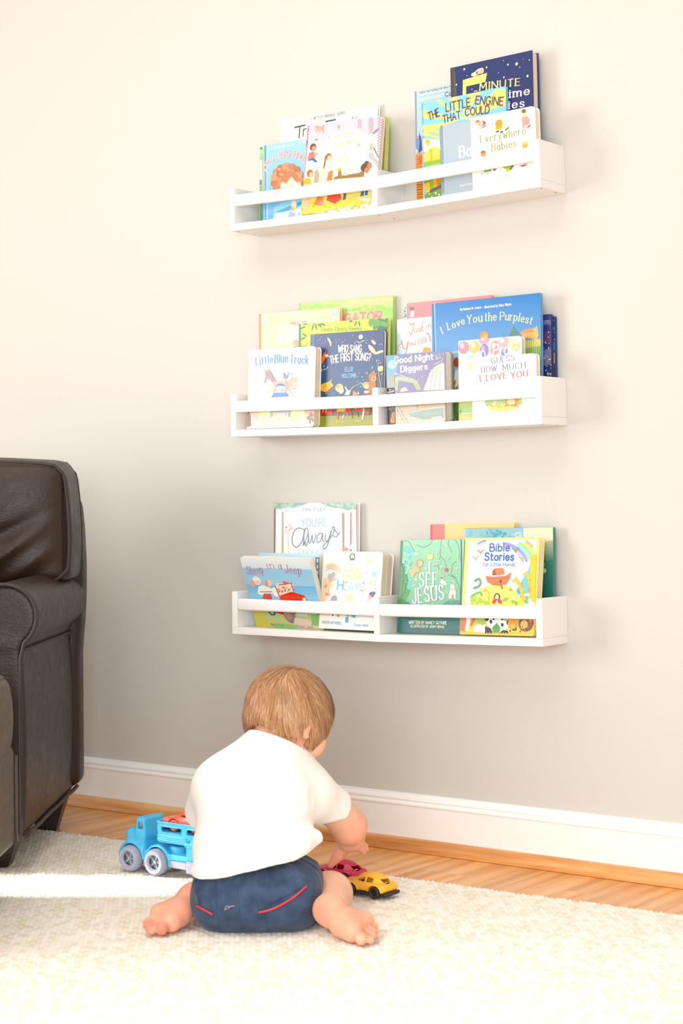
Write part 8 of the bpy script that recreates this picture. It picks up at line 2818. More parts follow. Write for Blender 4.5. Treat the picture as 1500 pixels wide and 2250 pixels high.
for key, (X0, Yb, z, roll, lean, w, h, th, kind, cov, spn, label) in BOOKS.items():
    Mx = Matrix.Translation((X0, Yb, z)) @ Matrix.Rotation(R(-roll), 4, 'Y') @ Matrix.Rotation(R(-lean), 4, 'X')
    b = thing('board_book' if kind == 'board' else 'picture_book', label, 'book', mat=Mx, group=GRP)
    cm, sm = cmat(cov), cmat(spn)
    if kind == 'hard':
        c = MB(); bt = 0.0021
        c.box(0.0015, 0, 0, w, bt, h, 0.0004); nf = len(c.f)
        c.box(0.0015, th - bt, 0, w, th, h, 0.0004); n2 = len(c.f)
        # rounded spine
        sp_ = [(0.004, 0.0004), (0.0012, 0.0006), (0.0, 0.0022), (0.0, th - 0.0022), (0.0012, th - 0.0006), (0.004, th - 0.0004), (0.004, th - 0.0024), (0.0022, th - 0.0030), (0.0022, 0.0030), (0.004, 0.0024)]
        c.prism(sp_, 0.0002, h - 0.0002, 'z')
        o = mesh('cover', c.v, c.f, [cm, sm], b, mi=[0] * n2 + [1] * (len(c.f) - n2))
        p = MB(); p.box(0.0035, bt + 0.0001, 0.003, w - 0.0035, th - bt - 0.0001, h - 0.003)
        p.build('pages', M_PAPER, b)
        ol = [(0.3, 0.3), (w * 1000 - 0.3, 0.3), (w * 1000 - 0.3, h * 1000 - 0.3), (0.3, h * 1000 - 0.3)]
    else:
        r = 0.008
        c = MB()
        def slab(m_, y0, y1, dw=0.0, dz=0.0):
            m_.prism([(x, zz) for x, zz in outline(w - dw, h - dz, r)], y0, y1, 'y')
        slab(c, 0, 0.0016)
        c.prism([(0.0, 0.0016), (0.0, th - 0.0016), (0.0018, th - 0.0016), (0.0018, 0.0016)], 0.0002, h - 0.0002, 'z')
        slab(c, th - 0.0016, th)
        o = mesh('cover', c.v, c.f, [cm], b)
        p = MB(); y = 0.0019; k = 0
        lt = 0.0049 if th > 0.035 else (0.0034 if th > 0.024 else 0.0026)
        while y + lt * 0.6 < th - 0.0018:
            y1 = min(y + lt, th - 0.0019)
            slab(p, y, y1, 0.0006 + 0.0008 * ((k * 7) % 3) / 2 + 0.0003, 0.0006)
            y += lt + (0.0013 if lt > 0.003 else 0.0004); k += 1
        p.v = [(max(x, 0.002), yy, max(zz, 0.0004)) for x, yy, zz in p.v]
        p.build('pages', M_CARD, b)
        ol = [(x * 1000, zz * 1000) for x, zz in outline(w, h, r)]
        cx, cz = w * 500, h * 500
        ol = [(cx + (x - cx) * 0.997, cz + (zz - cz) * 0.997) for x, zz in ol]
    A, T = Print(ol), Print(ol)
    yy = -0.00008
    for e in ART.get(key, []):
        yy -= 0.000006
        A.y = T.y = yy
        kd, col, d = e
        if kd == 'p':
            A.poly([(d[i], d[i + 1]) for i in range(0, len(d), 2)], col)
        elif kd == 'e':
            cx, cz, rx, rz, ro = d; ca, sa = math.cos(R(ro)), math.sin(R(ro))
            n = 10 if rx < 2 else 20
            A.poly([(cx + rx * math.cos(a) * ca - rz * math.sin(a) * sa, cz + rx * math.cos(a) * sa + rz * math.sin(a) * ca) for a in np.linspace(0, 2 * math.pi, n, endpoint=False)], col)
        elif kd in 'ls':
            p = [(d[i], d[i + 1]) for i in range(1, len(d), 2)]
            A.line(catmull(p, 6) if kd == 's' else p, d[0], col)
        else:
            T.text(*d, col); yy -= 0.00005
    A.build('cover_art', M_PRINT, b); T.build('title', M_PRINT, b)
# ------------------------------------------------------------------ the child, sitting back to us with both feet splayed
CT = -0.6302
CR = Vector((math.cos(CT), -math.sin(CT), 0)); CF = Vector((math.sin(CT), math.cos(CT), 0))
CHM = Matrix(((CR.x, CF.x, 0, 0.595), (CR.y, CF.y, 0, -0.744), (0, 0, 1, 0.0125), (0, 0, 0, 1)))
child = thing('person', 'toddler in white shirt and navy shorts seen from behind, sitting on the rug', 'person', mat=CHM)
M_SKIN = new_mat('child_skin', 'f0b596', 0.5, spec=0.35, sss=0.18)
t = NT(M_SKIN)
at = t.n('ShaderNodeAttribute', attribute_name='flush')
nz = t.n('ShaderNodeTexNoise', i_Scale=60.0, i_Detail=3.0)
co = t.n('ShaderNodeTexCoord'); t.l(co.outputs['Object'], nz.inputs[0])
ad = t.n('ShaderNodeMath', operation='MULTIPLY_ADD'); ad.inputs[1].default_value = 0.25
t.l(nz.outputs[0], ad.inputs[0]); t.l(at.outputs['Fac'], ad.inputs[2])
t.l(t.ramp(ad.outputs[0], [(0.05, 'f0bea1'), (0.45, 'eba588'), (1.0, 'df7d68')]), t.b.inputs['Base Color'])
nz2 = t.n('ShaderNodeTexNoise', i_Scale=300.0, i_Detail=3.0); t.l(co.outputs['Object'], nz2.inputs[0])
t.bump(nz2.outputs[0], 0.06, 0.001)

HC = np.array([0.048, 0.100, 0.360])
HR = np.array([0.74, -0.672, 0.0]); HF = np.array([0.552, 0.608, -0.571]); HU = np.cross(HR, HF); HU /= np.linalg.norm(HU)
HF = np.cross(HU, HR)
HM3 = np.stack([HR, HF, HU], 1)
def hp(a, b, c):
    return HC + HR * a + HF * b + HU * c
TOES_R = [((0.1715, -0.161, 0.0130), 0.0106), ((0.1865, -0.160, 0.0105), 0.0068), ((0.1905, -0.141, 0.0135), 0.0064), ((0.1950, -0.127, 0.0165), 0.0061), ((0.1955, -0.106, 0.0200), 0.0060)]
TOES_L = [((-0.1665, -0.086, 0.0130), 0.0106), ((-0.1830, -0.088, 0.0105), 0.0068), ((-0.1890, -0.082, 0.0130), 0.0064), ((-0.1935, -0.075, 0.0155), 0.0061), ((-0.1950, -0.063, 0.0190), 0.0060)]
def foot(P, heel, mid, bm, bl, toes, ankle):
    d = cone(P, heel, mid, 0.0250, 0.0235)
    bc = (np.array(bm) + np.array(bl)) / 2
    d = smin(d, cone(P, mid, bm, 0.0215, 0.0170), 0.012)
    d = smin(d, cone(P, mid, bl, 0.0215, 0.0155), 0.012)
    d = smin(d, cone(P, bm, bl, 0.0165, 0.0145), 0.010)
    d = smin(d, cone(P, heel, ankle, 0.0225, 0.026), 0.02)
    for k, (c, r) in enumerate(toes):
        base = np.array(bm) + (np.array(bl) - np.array(bm)) * (k / 4)
        dirv = np.array(c) - base
        root = base + dirv * 0.30
        tip = np.array(c)
        td = cone(P, root, tip, r * 0.80, r * 1.04)
        d = smin(d, td, 0.0022)
    return d
def head(P):
    d = ell(P, HC, (0.070, 0.086, 0.074), HM3)
    d = smin(d, ell(P, hp(0, 0.026, -0.040), (0.052, 0.052, 0.046), HM3), 0.03)     # cheeks and jaw
    for s in (-1, 1):
        d = smin(d, ell(P, hp(0.034 * s, 0.052, -0.038), (0.022, 0.022, 0.022), HM3), 0.015)
        e = ell(P, hp(0.069 * s, -0.006, -0.039), (0.0080, 0.0105, 0.0150), HM3)
        e = smax(e, -ell(P, hp(0.0755 * s, -0.001, -0.038), (0.0062, 0.0055, 0.0090), HM3), 0.003)
        d = smin(d, e, 0.004)
        d = smax(d, -ell(P, hp(0.027 * s, 0.092, -0.008), (0.015, 0.010, 0.009), HM3), 0.010)   # eye sockets
    d = smin(d, ell(P, hp(0, 0.084, -0.024), (0.0085, 0.011, 0.009), HM3), 0.008)      # nose
    d = smin(d, ell(P, hp(0, 0.074, -0.066), (0.014, 0.012, 0.012), HM3), 0.010)       # chin
    d = smin(d, ell(P, hp(0, 0.080, -0.047), (0.014, 0.007, 0.0045), HM3), 0.004)      # lips
    d = smax(d, -ell(P, hp(0, 0.088, -0.0475), (0.014, 0.006, 0.0010), HM3), 0.002)
    return d
HAND = (0.154, 0.237, 0.090)
def hand_r(P):
    d = ell(P, (0.157, 0.238, 0.090), (0.022, 0.021, 0.0135))
    d = smin(d, chain(P, [(0.147, 0.236, 0.096), (0.139, 0.233, 0.084), (0.131, 0.229, 0.069), (0.1195, 0.224, 0.0555)], [0.0125, 0.0105, 0.0088, 0.0066], 0.006), 0.010)
    fingers = [
        [(0.150, 0.246, 0.086), (0.1445, 0.252, 0.072), (0.1375, 0.252, 0.062)],
        [(0.168, 0.236, 0.087), (0.176, 0.236, 0.0835), (0.1805, 0.236, 0.0775)],
        [(0.170, 0.244, 0.088), (0.179, 0.2455, 0.0855), (0.1855, 0.2465, 0.0795)],
        [(0.169, 0.252, 0.089), (0.178, 0.2555, 0.0880), (0.1855, 0.2575, 0.0840)]]
    for k, f in enumerate(fingers):
        d = smin(d, chain(P, f, [0.0082, 0.0070, 0.0056] if k < 3 else [0.0075, 0.0062, 0.0050], 0.003), 0.0035)
    return d
def hand_l(P):
    d = ell(P, (-0.064, 0.205, 0.082), (0.020, 0.022, 0.0125))
    d = smin(d, chain(P, [(-0.052, 0.200, 0.080), (-0.042, 0.208, 0.070), (-0.038, 0.214, 0.060)], [0.0095, 0.0080, 0.0064], 0.004), 0.008)
    for k in range(4):
        x = -0.052 - 0.0085 * k
        d = smin(d, chain(P, [(x, 0.220, 0.080), (x, 0.232, 0.072), (x + 0.001, 0.236, 0.060)], [0.0072, 0.0062, 0.0054], 0.003), 0.0035)
    return d
def body(P):
    d = smin(head(P), cone(P, (0.018, 0.045, 0.275), (0.040, 0.082, 0.325), 0.044, 0.042), 0.015)
    d = smin(d, ell(P, (-0.010, 0.035, 0.20), (0.088, 0.060, 0.10)), 0.03)
    d = smin(d, ell(P, (-0.008, 0.010, 0.09), (0.080, 0.056, 0.060)), 0.03)
    d = smin(d, chain(P, [(0.085, 0.085, 0.222), (0.124, 0.130, 0.182), (0.1530, 0.162, 0.140)], [0.036, 0.0335, 0.0320], 0.01), 0.02)
    d = smin(d, chain(P, [(0.1540, 0.164, 0.137), (0.1545, 0.196, 0.116), (0.1525, 0.228, 0.098)], [0.0310, 0.0270, 0.0175], 0.01), 0.012)
    d = smin(d, chain(P, [(-0.076, 0.060, 0.222), (-0.094, 0.105, 0.178), (-0.085, 0.150, 0.135)], [0.036, 0.033, 0.030], 0.01), 0.02)
    d = smin(d, chain(P, [(-0.085, 0.150, 0.135), (-0.068, 0.192, 0.092)], [0.029, 0.0175], 0.01), 0.012)
    d = smin(d, hand_r(P), 0.006); d = smin(d, hand_l(P), 0.006)
    # legs: thighs forward, shins folded back outside the hips
    d = smin(d, cone(P, (0.045, 0.02, 0.050), (0.072, 0.115, 0.036), 0.048, 0.038), 0.02)
    d = smin(d, cone(P, (-0.055, 0.02, 0.050), (-0.068, 0.120, 0.038), 0.048, 0.038), 0.02)
    shr = chain(P, [(0.102, 0.118, 0.031), (0.1185, 0.062, 0.0375), (0.122, -0.045, 0.0385)], [0.034, 0.0375, 0.027], 0.015)
    shl = chain(P, [(-0.072, 0.130, 0.036), (-0.088, 0.085, 0.036), (-0.104, 0.032, 0.034)], [0.037, 0.032, 0.026], 0.015)
    d = smin(d, shr, 0.007); d = smin(d, shl, 0.007)
    d = smin(d, foot(P, (0.1180, -0.078, 0.0415), (0.1440, -0.116, 0.0285), (0.1570, -0.138, 0.0200), (0.1770, -0.101, 0.0280), TOES_R, (0.122, -0.048, 0.0385)), 0.008)
    d = smin(d, foot(P, (-0.1200, 0.008, 0.0430), (-0.1450, -0.038, 0.0290), (-0.1530, -0.062, 0.0200), (-0.1735, -0.042, 0.0290), TOES_L, (-0.113, 0.030, 0.0385)), 0.008)
    return smax(d, 0.0004 - P[..., 2], 0.002)
V, Q = nets(body, (-0.215, -0.185, -0.004), (0.215, 0.272, 0.452), 0.0025)
V = relax(V, Q, 1, 0.5)
bo = mesh('body', V, Q, M_SKIN, child, True)
def near(c, r):
    return np.clip(1 - np.linalg.norm(V - np.array(c), axis=1) / r, 0, 1)
fl = np.zeros(len(V))
for c, r, a in [(hp(0.075, -0.01, -0.02), 0.04, 0.7), (hp(-0.075, -0.01, -0.02), 0.04, 0.7), ((0.165, 0.16, 0.13), 0.05, 0.5), ((0.12, 0.222, 0.056), 0.05, 0.6),
                ((0.18, 0.24, 0.082), 0.03, 0.6), ((0.112, -0.095, 0.045), 0.035, 0.75), ((0.175, -0.15, 0.015), 0.03, 0.75), ((0.193, -0.125, 0.018), 0.03, 0.75),
                ((0.15, -0.13, 0.035), 0.06, 0.55), ((-0.118, -0.01, 0.05), 0.04, 0.7), ((-0.165, -0.095, 0.012), 0.03, 0.85), ((-0.19, -0.08, 0.015), 0.03, 0.85), ((-0.15, -0.05, 0.035), 0.06, 0.6),
                (hp(0, 0.05, -0.04), 0.06, 0.3), ((0.05, 0.02, 0.325), 0.05, 0.5)]:
    fl = np.maximum(fl, a * near(c, r) ** 0.7)
a_ = bo.data.attributes.new('flush', 'FLOAT', 'POINT'); a_.data.foreach_set('value', fl.astype(np.float32))
M_EYE = new_mat('eye', '3a2a22', 0.15); M_NAIL = new_mat('toenail', 'f6cbb8', 0.25)
for s in (-1, 1):
    e = MB(); c = hp(0.026 * s, 0.0755, -0.009)
    for_ = []
    e.lathe([(0.0, 0.008), (0.005, 0.0062), (0.0078, 0.002), (0.0078, -0.002), (0.005, -0.0062), (0.0, -0.008)], 14, 'y')
    e.v = [tuple(c + HM3 @ np.array(p)) for p in e.v]
    e.build('eye', M_EYE, child, True)

# ---- shirt
M_SHIRT = new_mat('white_cotton', 'f3eee9', 0.85, spec=0.15, sheen=0.2)
t = NT(M_SHIRT)
n1 = t.n('ShaderNodeTexNoise', i_Scale=700.0, i_Detail=2.0)
co = t.n('ShaderNodeTexCoord'); t.l(co.outputs['Object'], n1.inputs[0]); t.bump(n1.outputs[0], 0.12, 0.0008)
def ridge(x, z, p, q, w):
    p = np.array(p); q = np.array(q); dx, dz = q - p; L = math.hypot(dx, dz)
    u = ((x - p[0]) * dx + (z - p[1]) * dz) / (L * L)
    v = ((x - p[0]) * -dz + (z - p[1]) * dx) / L
    return np.exp(-(v / w) ** 2) * np.clip(np.sin(np.pi * np.clip(u, 0, 1)), 0, 1)
SL_A, SL_B = np.array([0.076, 0.085, 0.216]), np.array([0.130, 0.140, 0.170])
SL_C, SL_D = np.array([-0.078, 0.060, 0.222]), np.array([-0.104, 0.115, 0.170])
def shirt(P):
    x, y, z = P[..., 0], P[..., 1], P[..., 2]
    d = ell(P, (-0.012, 0.010, 0.125), (0.110, 0.092, 0.105))
    d = smin(d, ell(P, (-0.012, 0.034, 0.215), (0.104, 0.078, 0.085)), 0.03)
    d = smin(d, cone(P, (-0.062, 0.052, 0.228), (0.062, 0.075, 0.216), 0.052, 0.049), 0.03)
    d = smin(d, cone(P, (0.010, 0.045, 0.262), (0.032, 0.072, 0.322), 0.062, 0.0485), 0.022)
    d = smin(d, cone(P, (-0.004, 0.045, 0.284), (-0.070, 0.055, 0.236), 0.047, 0.047), 0.02)
    d = smin(d, cone(P, (0.045, 0.07, 0.268), (0.082, 0.082, 0.212), 0.044, 0.046), 0.02)
    # neck opening
    nn = np.array([0.30, 0.50, 0.81]); nn /= np.linalg.norm(nn)
    d = smax(d, plane(P, (0.030, 0.055, 0.314), (0.34, 0.28, 0.90)), 0.003)
    sr = smax(cone(P, SL_A, SL_B, 0.047, 0.0405), plane(P, SL_B, SL_B - SL_A + np.array([0.006, -0.012, 0.006])), 0.002)
    sl = smax(cone(P, SL_C, SL_D, 0.047, 0.042), plane(P, SL_D, SL_D - SL_C), 0.002)
    d = smin(d, sr, 0.016); d = smin(d, sl, 0.016)
    # folds of the cloth
    back = np.clip((0.06 - y) / 0.06, 0, 1)
    f = 0.0040 * ridge(x, z, (0.10, 0.205), (-0.02, 0.165), 0.010) - 0.0035 * ridge(x, z, (0.10, 0.188), (-0.03, 0.146), 0.010)
    f += 0.0035 * ridge(x, z, (0.095, 0.168), (-0.05, 0.128), 0.011) - 0.003 * ridge(x, z, (0.09, 0.150), (-0.08, 0.112), 0.011)
    f += 0.003 * ridge(x, z, (0.095, 0.235), (0.0, 0.225), 0.010) - 0.003 * ridge(x, z, (0.08, 0.270), (-0.03, 0.262), 0.008)
    f += 0.004 * ridge(x, z, (-0.12, 0.100), (-0.02, 0.150), 0.010) - 0.003 * ridge(x, z, (-0.12, 0.125), (-0.03, 0.165), 0.010)
    f += 0.0025 * ridge(x, z, (-0.10, 0.22), (-0.05, 0.17), 0.012)
    f += 0.0022 * ridge(x, z, (0.075, 0.24), (0.095, 0.19), 0.006) - 0.003 * ridge(x, z, (0.085, 0.24), (0.088, 0.185), 0.004)
    f += 0.0012 * np.sin(x * 90 + z * 60 + 2 * np.sin(z * 70)) * np.clip((0.2 - z) / 0.1, 0, 1)
    d = d - f * (0.35 + 0.65 * back)
    # rolled-up bulge above the right hem, tuck at the left hem
    d = smin(d, chain(P, [(0.030, -0.066, 0.140), (0.068, -0.046, 0.150), (0.092, -0.018, 0.152)], [0.010, 0.020, 0.016], 0.01), 0.016)
    d = smin(d, ell(P, (-0.103, -0.030, 0.098), (0.018, 0.022, 0.016)), 0.016)
    d = smin(d, ell(P, (-0.070, -0.052, 0.102), (0.045, 0.040, 0.030)), 0.016)
    hem = 0.110 + 0.17 * x + 0.10 * (y + 0.08) + 0.0012 * np.sin(x * 60 + 0.6) + 0.010 * np.clip((x - 0.06) / 0.04, 0, 1)
    return smax(d, hem - z, 0.003)
V, Q = nets(shirt, (-0.165, -0.11, 0.05), (0.20, 0.19, 0.37), 0.0030)
sh = mesh('shirt', relax(V, Q, 2), Q, M_SHIRT, child, True)
# stitched hem line of the right sleeve and a narrow collar band
axis = (SL_B - SL_A + np.array([0.006, -0.012, 0.006])); axis = axis / np.linalg.norm(axis)

# ---- shorts
M_SHORTS = new_mat('navy_twill', '34445c', 0.8, spec=0.2, sheen=0.15)
t = NT(M_SHORTS)
co = t.n('ShaderNodeTexCoord')
n1 = t.n('ShaderNodeTexNoise', i_Scale=45.0, i_Detail=5.0); t.l(co.outputs['Object'], n1.inputs[0])
wv = t.n('ShaderNodeTexWave', i_Scale=420.0); wv.bands_direction = 'DIAGONAL'; t.l(co.outputs['Object'], wv.inputs[0])
t.l(t.ramp(n1.outputs[0], [(0.3, '2b3a52'), (0.7, '40526c')]), t.b.inputs['Base Color']); t.bump(wv.outputs[0], 0.1, 0.0006)
def shorts(P):
    x, y, z = P[..., 0], P[..., 1], P[..., 2]
    d = rbox(P, (-0.008, 0.006, 0.053), (0.113, 0.092, 0.061), 0.054)
    d = smin(d, ell(P, (-0.008, 0.0, 0.045), (0.112, 0.095, 0.05)), 0.02)
    thr = smax(cone(P, (0.045, 0.02, 0.050), (0.072, 0.115, 0.037), 0.054, 0.044), plane(P, (0.064, 0.088, 0.05), (0.23, 0.97, 0.0)), 0.004)
    thl = smax(cone(P, (-0.055, 0.02, 0.050), (-0.068, 0.12, 0.039), 0.054, 0.044), plane(P, (-0.066, 0.090, 0.05), (-0.12, 0.99, 0.0)), 0.004)
    d = smin(d, thr, 0.02); d = smin(d, thl, 0.02)
    an = np.arctan2(x + 0.008, -y)
    g = np.clip((z - 0.072) / 0.03, 0, 1)
    f = 0.0016 * g * np.sin(an * 26 + 2.0 * np.sin(an * 5)) + 0.0012 * g * np.sin(an * 47)
    f += 0.0030 * ridge(x, z, (0.11, 0.085), (0.06, 0.03), 0.008) - 0.0035 * ridge(x, z, (0.115, 0.065), (0.07, 0.012), 0.008)
    f += 0.003 * ridge(x, z, (0.10, 0.115), (0.085, 0.05), 0.006) - 0.003 * ridge(x, z, (-0.03, 0.10), (0.05, 0.118), 0.006)
    f += 0.003 * ridge(x, z, (-0.118, 0.09), (-0.10, 0.05), 0.006) - 0.003 * ridge(x, z, (-0.11, 0.095), (-0.085, 0.07), 0.006)
    f += 0.0025 * ridge(x, z, (0.0, 0.018), (0.10, 0.022), 0.007) - 0.002 * ridge(x, z, (-0.09, 0.02), (0.02, 0.012), 0.007)
    d = d - f
    return smax(d, 0.0006 - z, 0.003)
V, Q = nets(shorts, (-0.135, -0.105, -0.003), (0.135, 0.14, 0.135), 0.0027)
so = mesh('shorts', relax(V, Q, 1), Q, M_SHORTS, child, True)
from mathutils.bvhtree import BVHTree
bv = BVHTree.FromPolygons([Vector(p) for p in V.tolist()], [tuple(q) for q in Q.tolist()])
DV = Vector((0, 0.972, -0.235)).normalized()
def on_back(x, z, off=0.0008):
    o = Vector((x, -0.085, z)) - DV * 0.3
    h = bv.ray_cast(o, DV)
    return (h[0] + h[1] * off) if h[0] is not None else Vector((x, -0.09, z))
def patch(name, quad, n=10, m=5, mat=None, off=0.0011):
    v = []; f = []
    for i in range(n + 1):
        for j in range(m + 1):
            s, q = i / n, j / m
            a = [quad[0][k] * (1 - s) + quad[1][k] * s for k in (0, 1)]; b = [quad[3][k] * (1 - s) + quad[2][k] * s for k in (0, 1)]
            v.append(on_back(a[0] * (1 - q) + b[0] * q, a[1] * (1 - q) + b[1] * q, off))
    for i in range(n):
        for j in range(m):
            f.append((i * (m + 1) + j, (i + 1) * (m + 1) + j, (i + 1) * (m + 1) + j + 1, i * (m + 1) + j + 1))
    o = mesh(name, [tuple(p) for p in v], f, mat, so, True)
    md = o.modifiers.new('thickness', 'SOLIDIFY'); md.thickness = 0.0012; md.offset = 1
    return o
M_PIPE = new_mat('red_piping', 'c8303a', 0.6)
M_THREAD = new_mat('tan_embroidery', 'b9a184', 0.7)
patch('pocket_flap', [(-0.007, 0.070), (0.074, 0.104), (0.080, 0.084), (-0.002, 0.042)], 14, 5, M_SHORTS)
patch('pocket_flap', [(-0.111, 0.074), (-0.086, 0.064), (-0.079, 0.039), (-0.107, 0.053)], 6, 5, M_SHORTS)
def piping_on(pts, r, mat, name='piping', off=0.0016, n=6):
    pp = catmull(pts, 6) if len(pts) > 2 else [(pts[0][0] + (pts[1][0] - pts[0][0]) * k / 12, pts[0][1] + (pts[1][1] - pts[0][1]) * k / 12) for k in range(13)]
    w = MB(); w.tube([on_back(x, z, off) for x, z in pp], r, n); return w.build(name, mat, so, True)
piping_on([(-0.001, 0.040), (0.018, 0.044), (0.038, 0.053), (0.060, 0.067), (0.079, 0.084)], 0.0020, M_PIPE)
piping_on([(-0.108, 0.052), (-0.094, 0.045), (-0.079, 0.037)], 0.0019, M_PIPE)
for pts in ([(-0.040, 0.105), (-0.035, 0.05), (-0.031, 0.008)], [(-0.076, 0.100), (-0.073, 0.05), (-0.070, 0.012)], [(0.018, 0.108), (0.014, 0.075)], [(0.008, 0.040), (0.014, 0.006)]):
    piping_on(pts, 0.0007, M_SHORTS, 'seam', 0.0006, 5)
piping_on([(-0.0585, 0.044), (-0.0575, 0.0485), (-0.0535, 0.0505), (-0.0495, 0.0490), (-0.0535, 0.0470), (-0.0575, 0.0450)], 0.0006, M_THREAD, 'embroidery', 0.0009, 5)
piping_on([(-0.0495, 0.0490), (-0.0465, 0.0510), (-0.0420, 0.0500)], 0.0006, M_THREAD, 'embroidery', 0.0009, 5)

# ---- hair: a shaped cap with fine strands following the growth from the whorl
M_HAIR = new_mat('light_brown_hair', 'b07f56', 0.45, spec=0.4)
t = NT(M_HAIR)
at = t.n('ShaderNodeAttribute', attribute_name='tone'); t.l(t.ramp(at.outputs['Fac'], [(0.0, '8f6240'), (0.5, 'b5835a'), (1.0, 'd8ae84')]), t.b.inputs['Base Color'])
def hair_mask(P):
    q = (P - A3(HC)) @ A3(HM3)
    a, b, c = q[..., 0], q[..., 1], q[..., 2]
    # below the hairline: nape, round the ears, open face
    nape = (-0.059 + 0.030 * np.clip((b + 0.03) / 0.06, 0, 1) - 0.010 * np.clip(np.abs(a) / 0.06, 0, 1)) - c
    side = np.clip((np.abs(a) - 0.035) / 0.02, 0, 1)
    templ = np.where(b > 0.010, -0.060 + 0.9 * np.clip(b - 0.030, 0, 1), np.where(b > -0.022, -0.040, -0.056)) - c
    low = np.maximum(np.where(side > 0.5, np.minimum(nape, templ), nape), -1)
    ear = 0.0165 - np.sqrt((b + 0.008) ** 2 + (c + 0.044) ** 2)
    ear = np.where(np.abs(a) > 0.045, ear, -1)
    face = np.where(c < 0.040, (b - 0.056 + 0.16 * np.clip(0.03 - c, 0, 0.1) * np.where(np.abs(a) > 0.045, -0.2, 1)), -1)
    return np.maximum(np.maximum(low, ear), face)
def hair(P):
    q = (P - A3(HC)) @ A3(HM3)
    d = ell(P, HC, (0.0735, 0.0895, 0.0775), HM3)
    d = smin(d, ell(P, hp(0, -0.002, -0.038), (0.0685, 0.066, 0.05), HM3), 0.02)
    g = 0.0010 * np.sin(q[..., 0] * 210 + q[..., 2] * 120 + 3 * np.sin(q[..., 1] * 60)) + 0.0008 * np.sin(q[..., 0] * 390 - q[..., 1] * 150)
    return smax(d - g, hair_mask(P), 0.004)
V, Q = nets(hair, HC - 0.105, HC + 0.105, 0.0026)
V = relax(V, Q, 1)
ho = mesh('hair', V, Q, M_HAIR, child, True)
tone = 0.30 + 0.06 * np.sin(V[:, 0] * 300 + V[:, 2] * 170)  # cap kept dark, painting shade into the gaps between strands
a_ = ho.data.attributes.new('tone', 'FLOAT', 'POINT'); a_.data.foreach_set('value', tone.astype(np.float32))
WH = np.array([0.062, 0.075, 0.436]); WH = (WH - HC)
rs = np.random.RandomState(11)
N = 13000; K = 8
fv = V[Q[:, 0]]; wq = (fv - HC) @ HM3
ok = np.nonzero(hair_mask(fv.astype(np.float32)) < -0.002)[0]
S = V[Q[rs.choice(ok, N), :]].mean(1) - HC
def cap(P):
    return smin(ell(P, HC, (0.0735, 0.0895, 0.0775), HM3), ell(P, hp(0, -0.002, -0.038), (0.0685, 0.066, 0.05), HM3), 0.02)
def cap_grad(w):
    e = 0.0015
    g = np.stack([cap((w + np.eye(3)[k] * e).astype(np.float32)) - cap((w - np.eye(3)[k] * e).astype(np.float32)) for k in range(3)], 1)
    return g / (np.linalg.norm(g, axis=1, keepdims=True) + 1e-9)
NRM = [None]
def project(p, lift):
    w = p + HC
    for _ in range(2):
        g = cap_grad(w)
        w = w - g * (cap(w.astype(np.float32))[:, None] - lift)
    NRM[0] = g
    return w - HC
lift0 = 0.0006 + 0.0016 * rs.rand(N, 1)
step = (0.0042 + 0.0022 * rs.rand(N, 1))
p = S.copy(); path = []
jit = rs.randn(N, 3) * 0.13
for k in range(K):
    pp = project(p, lift0 * (0.4 + 0.9 * k / (K - 1)))
    path.append(pp)
    nrm = NRM[0]
    away = pp - WH; away /= np.linalg.norm(away, axis=1, keepdims=True) + 1e-6
    swirl = np.cross(nrm, away)
    comb = np.array([-0.55, -0.35, -0.75])
    rightside = np.clip((pp @ HR) / 0.05, 0, 1)[:, None]
    dr = away * 0.8 + swirl * 0.35 + comb * (1 - 0.75 * rightside) * 0.8 + np.array([0.25, 0.15, -0.9]) * rightside * 0.8 + jit + 0.15 * np.sin(pp * 120 + k * 0.3)
    dr -= nrm * (dr * nrm).sum(1, keepdims=True)
    dr /= np.linalg.norm(dr, axis=1, keepdims=True) + 1e-6
    p = pp + dr * step
path = np.stack(path, 1)
keep = hair_mask((path[:, -1] + HC).astype(np.float32)) < 0.009
path = path[keep]; N = len(path)
tang = np.gradient(path, axis=1); nrm = path / np.linalg.norm(path, axis=2, keepdims=True)
sd = np.cross(tang, nrm); sd /= np.linalg.norm(sd, axis=2, keepdims=True) + 1e-9
wd = (0.00036 + 0.00026 * rs.rand(N, 1, 1)) * np.array([0.7, 1, 1, 1, 0.95, 0.8, 0.55, 0.15])[None, :, None]
Vh = np.stack([path - sd * wd + HC, path + sd * wd + HC], 2).reshape(-1, 3)
b = (np.arange(N) * K * 2)[:, None] + (np.arange(K - 1) * 2)[None, :]
Qh = np.stack([b, b + 1, b + 3, b + 2], -1).reshape(-1, 4)
hs = mesh('hair_strands', Vh, Qh, M_HAIR, ho, True)
hs['kind'] = 'stuff'
tn = np.repeat(np.clip(0.5 + 0.28 * rs.randn(N) + 0.15 * np.sin(path[:, 0, 0] * 200 + path[:, 0, 2] * 120), 0, 1), K * 2)
a_ = hs.data.attributes.new('tone', 'FLOAT', 'POINT'); a_.data.foreach_set('value', tn.astype(np.float32))
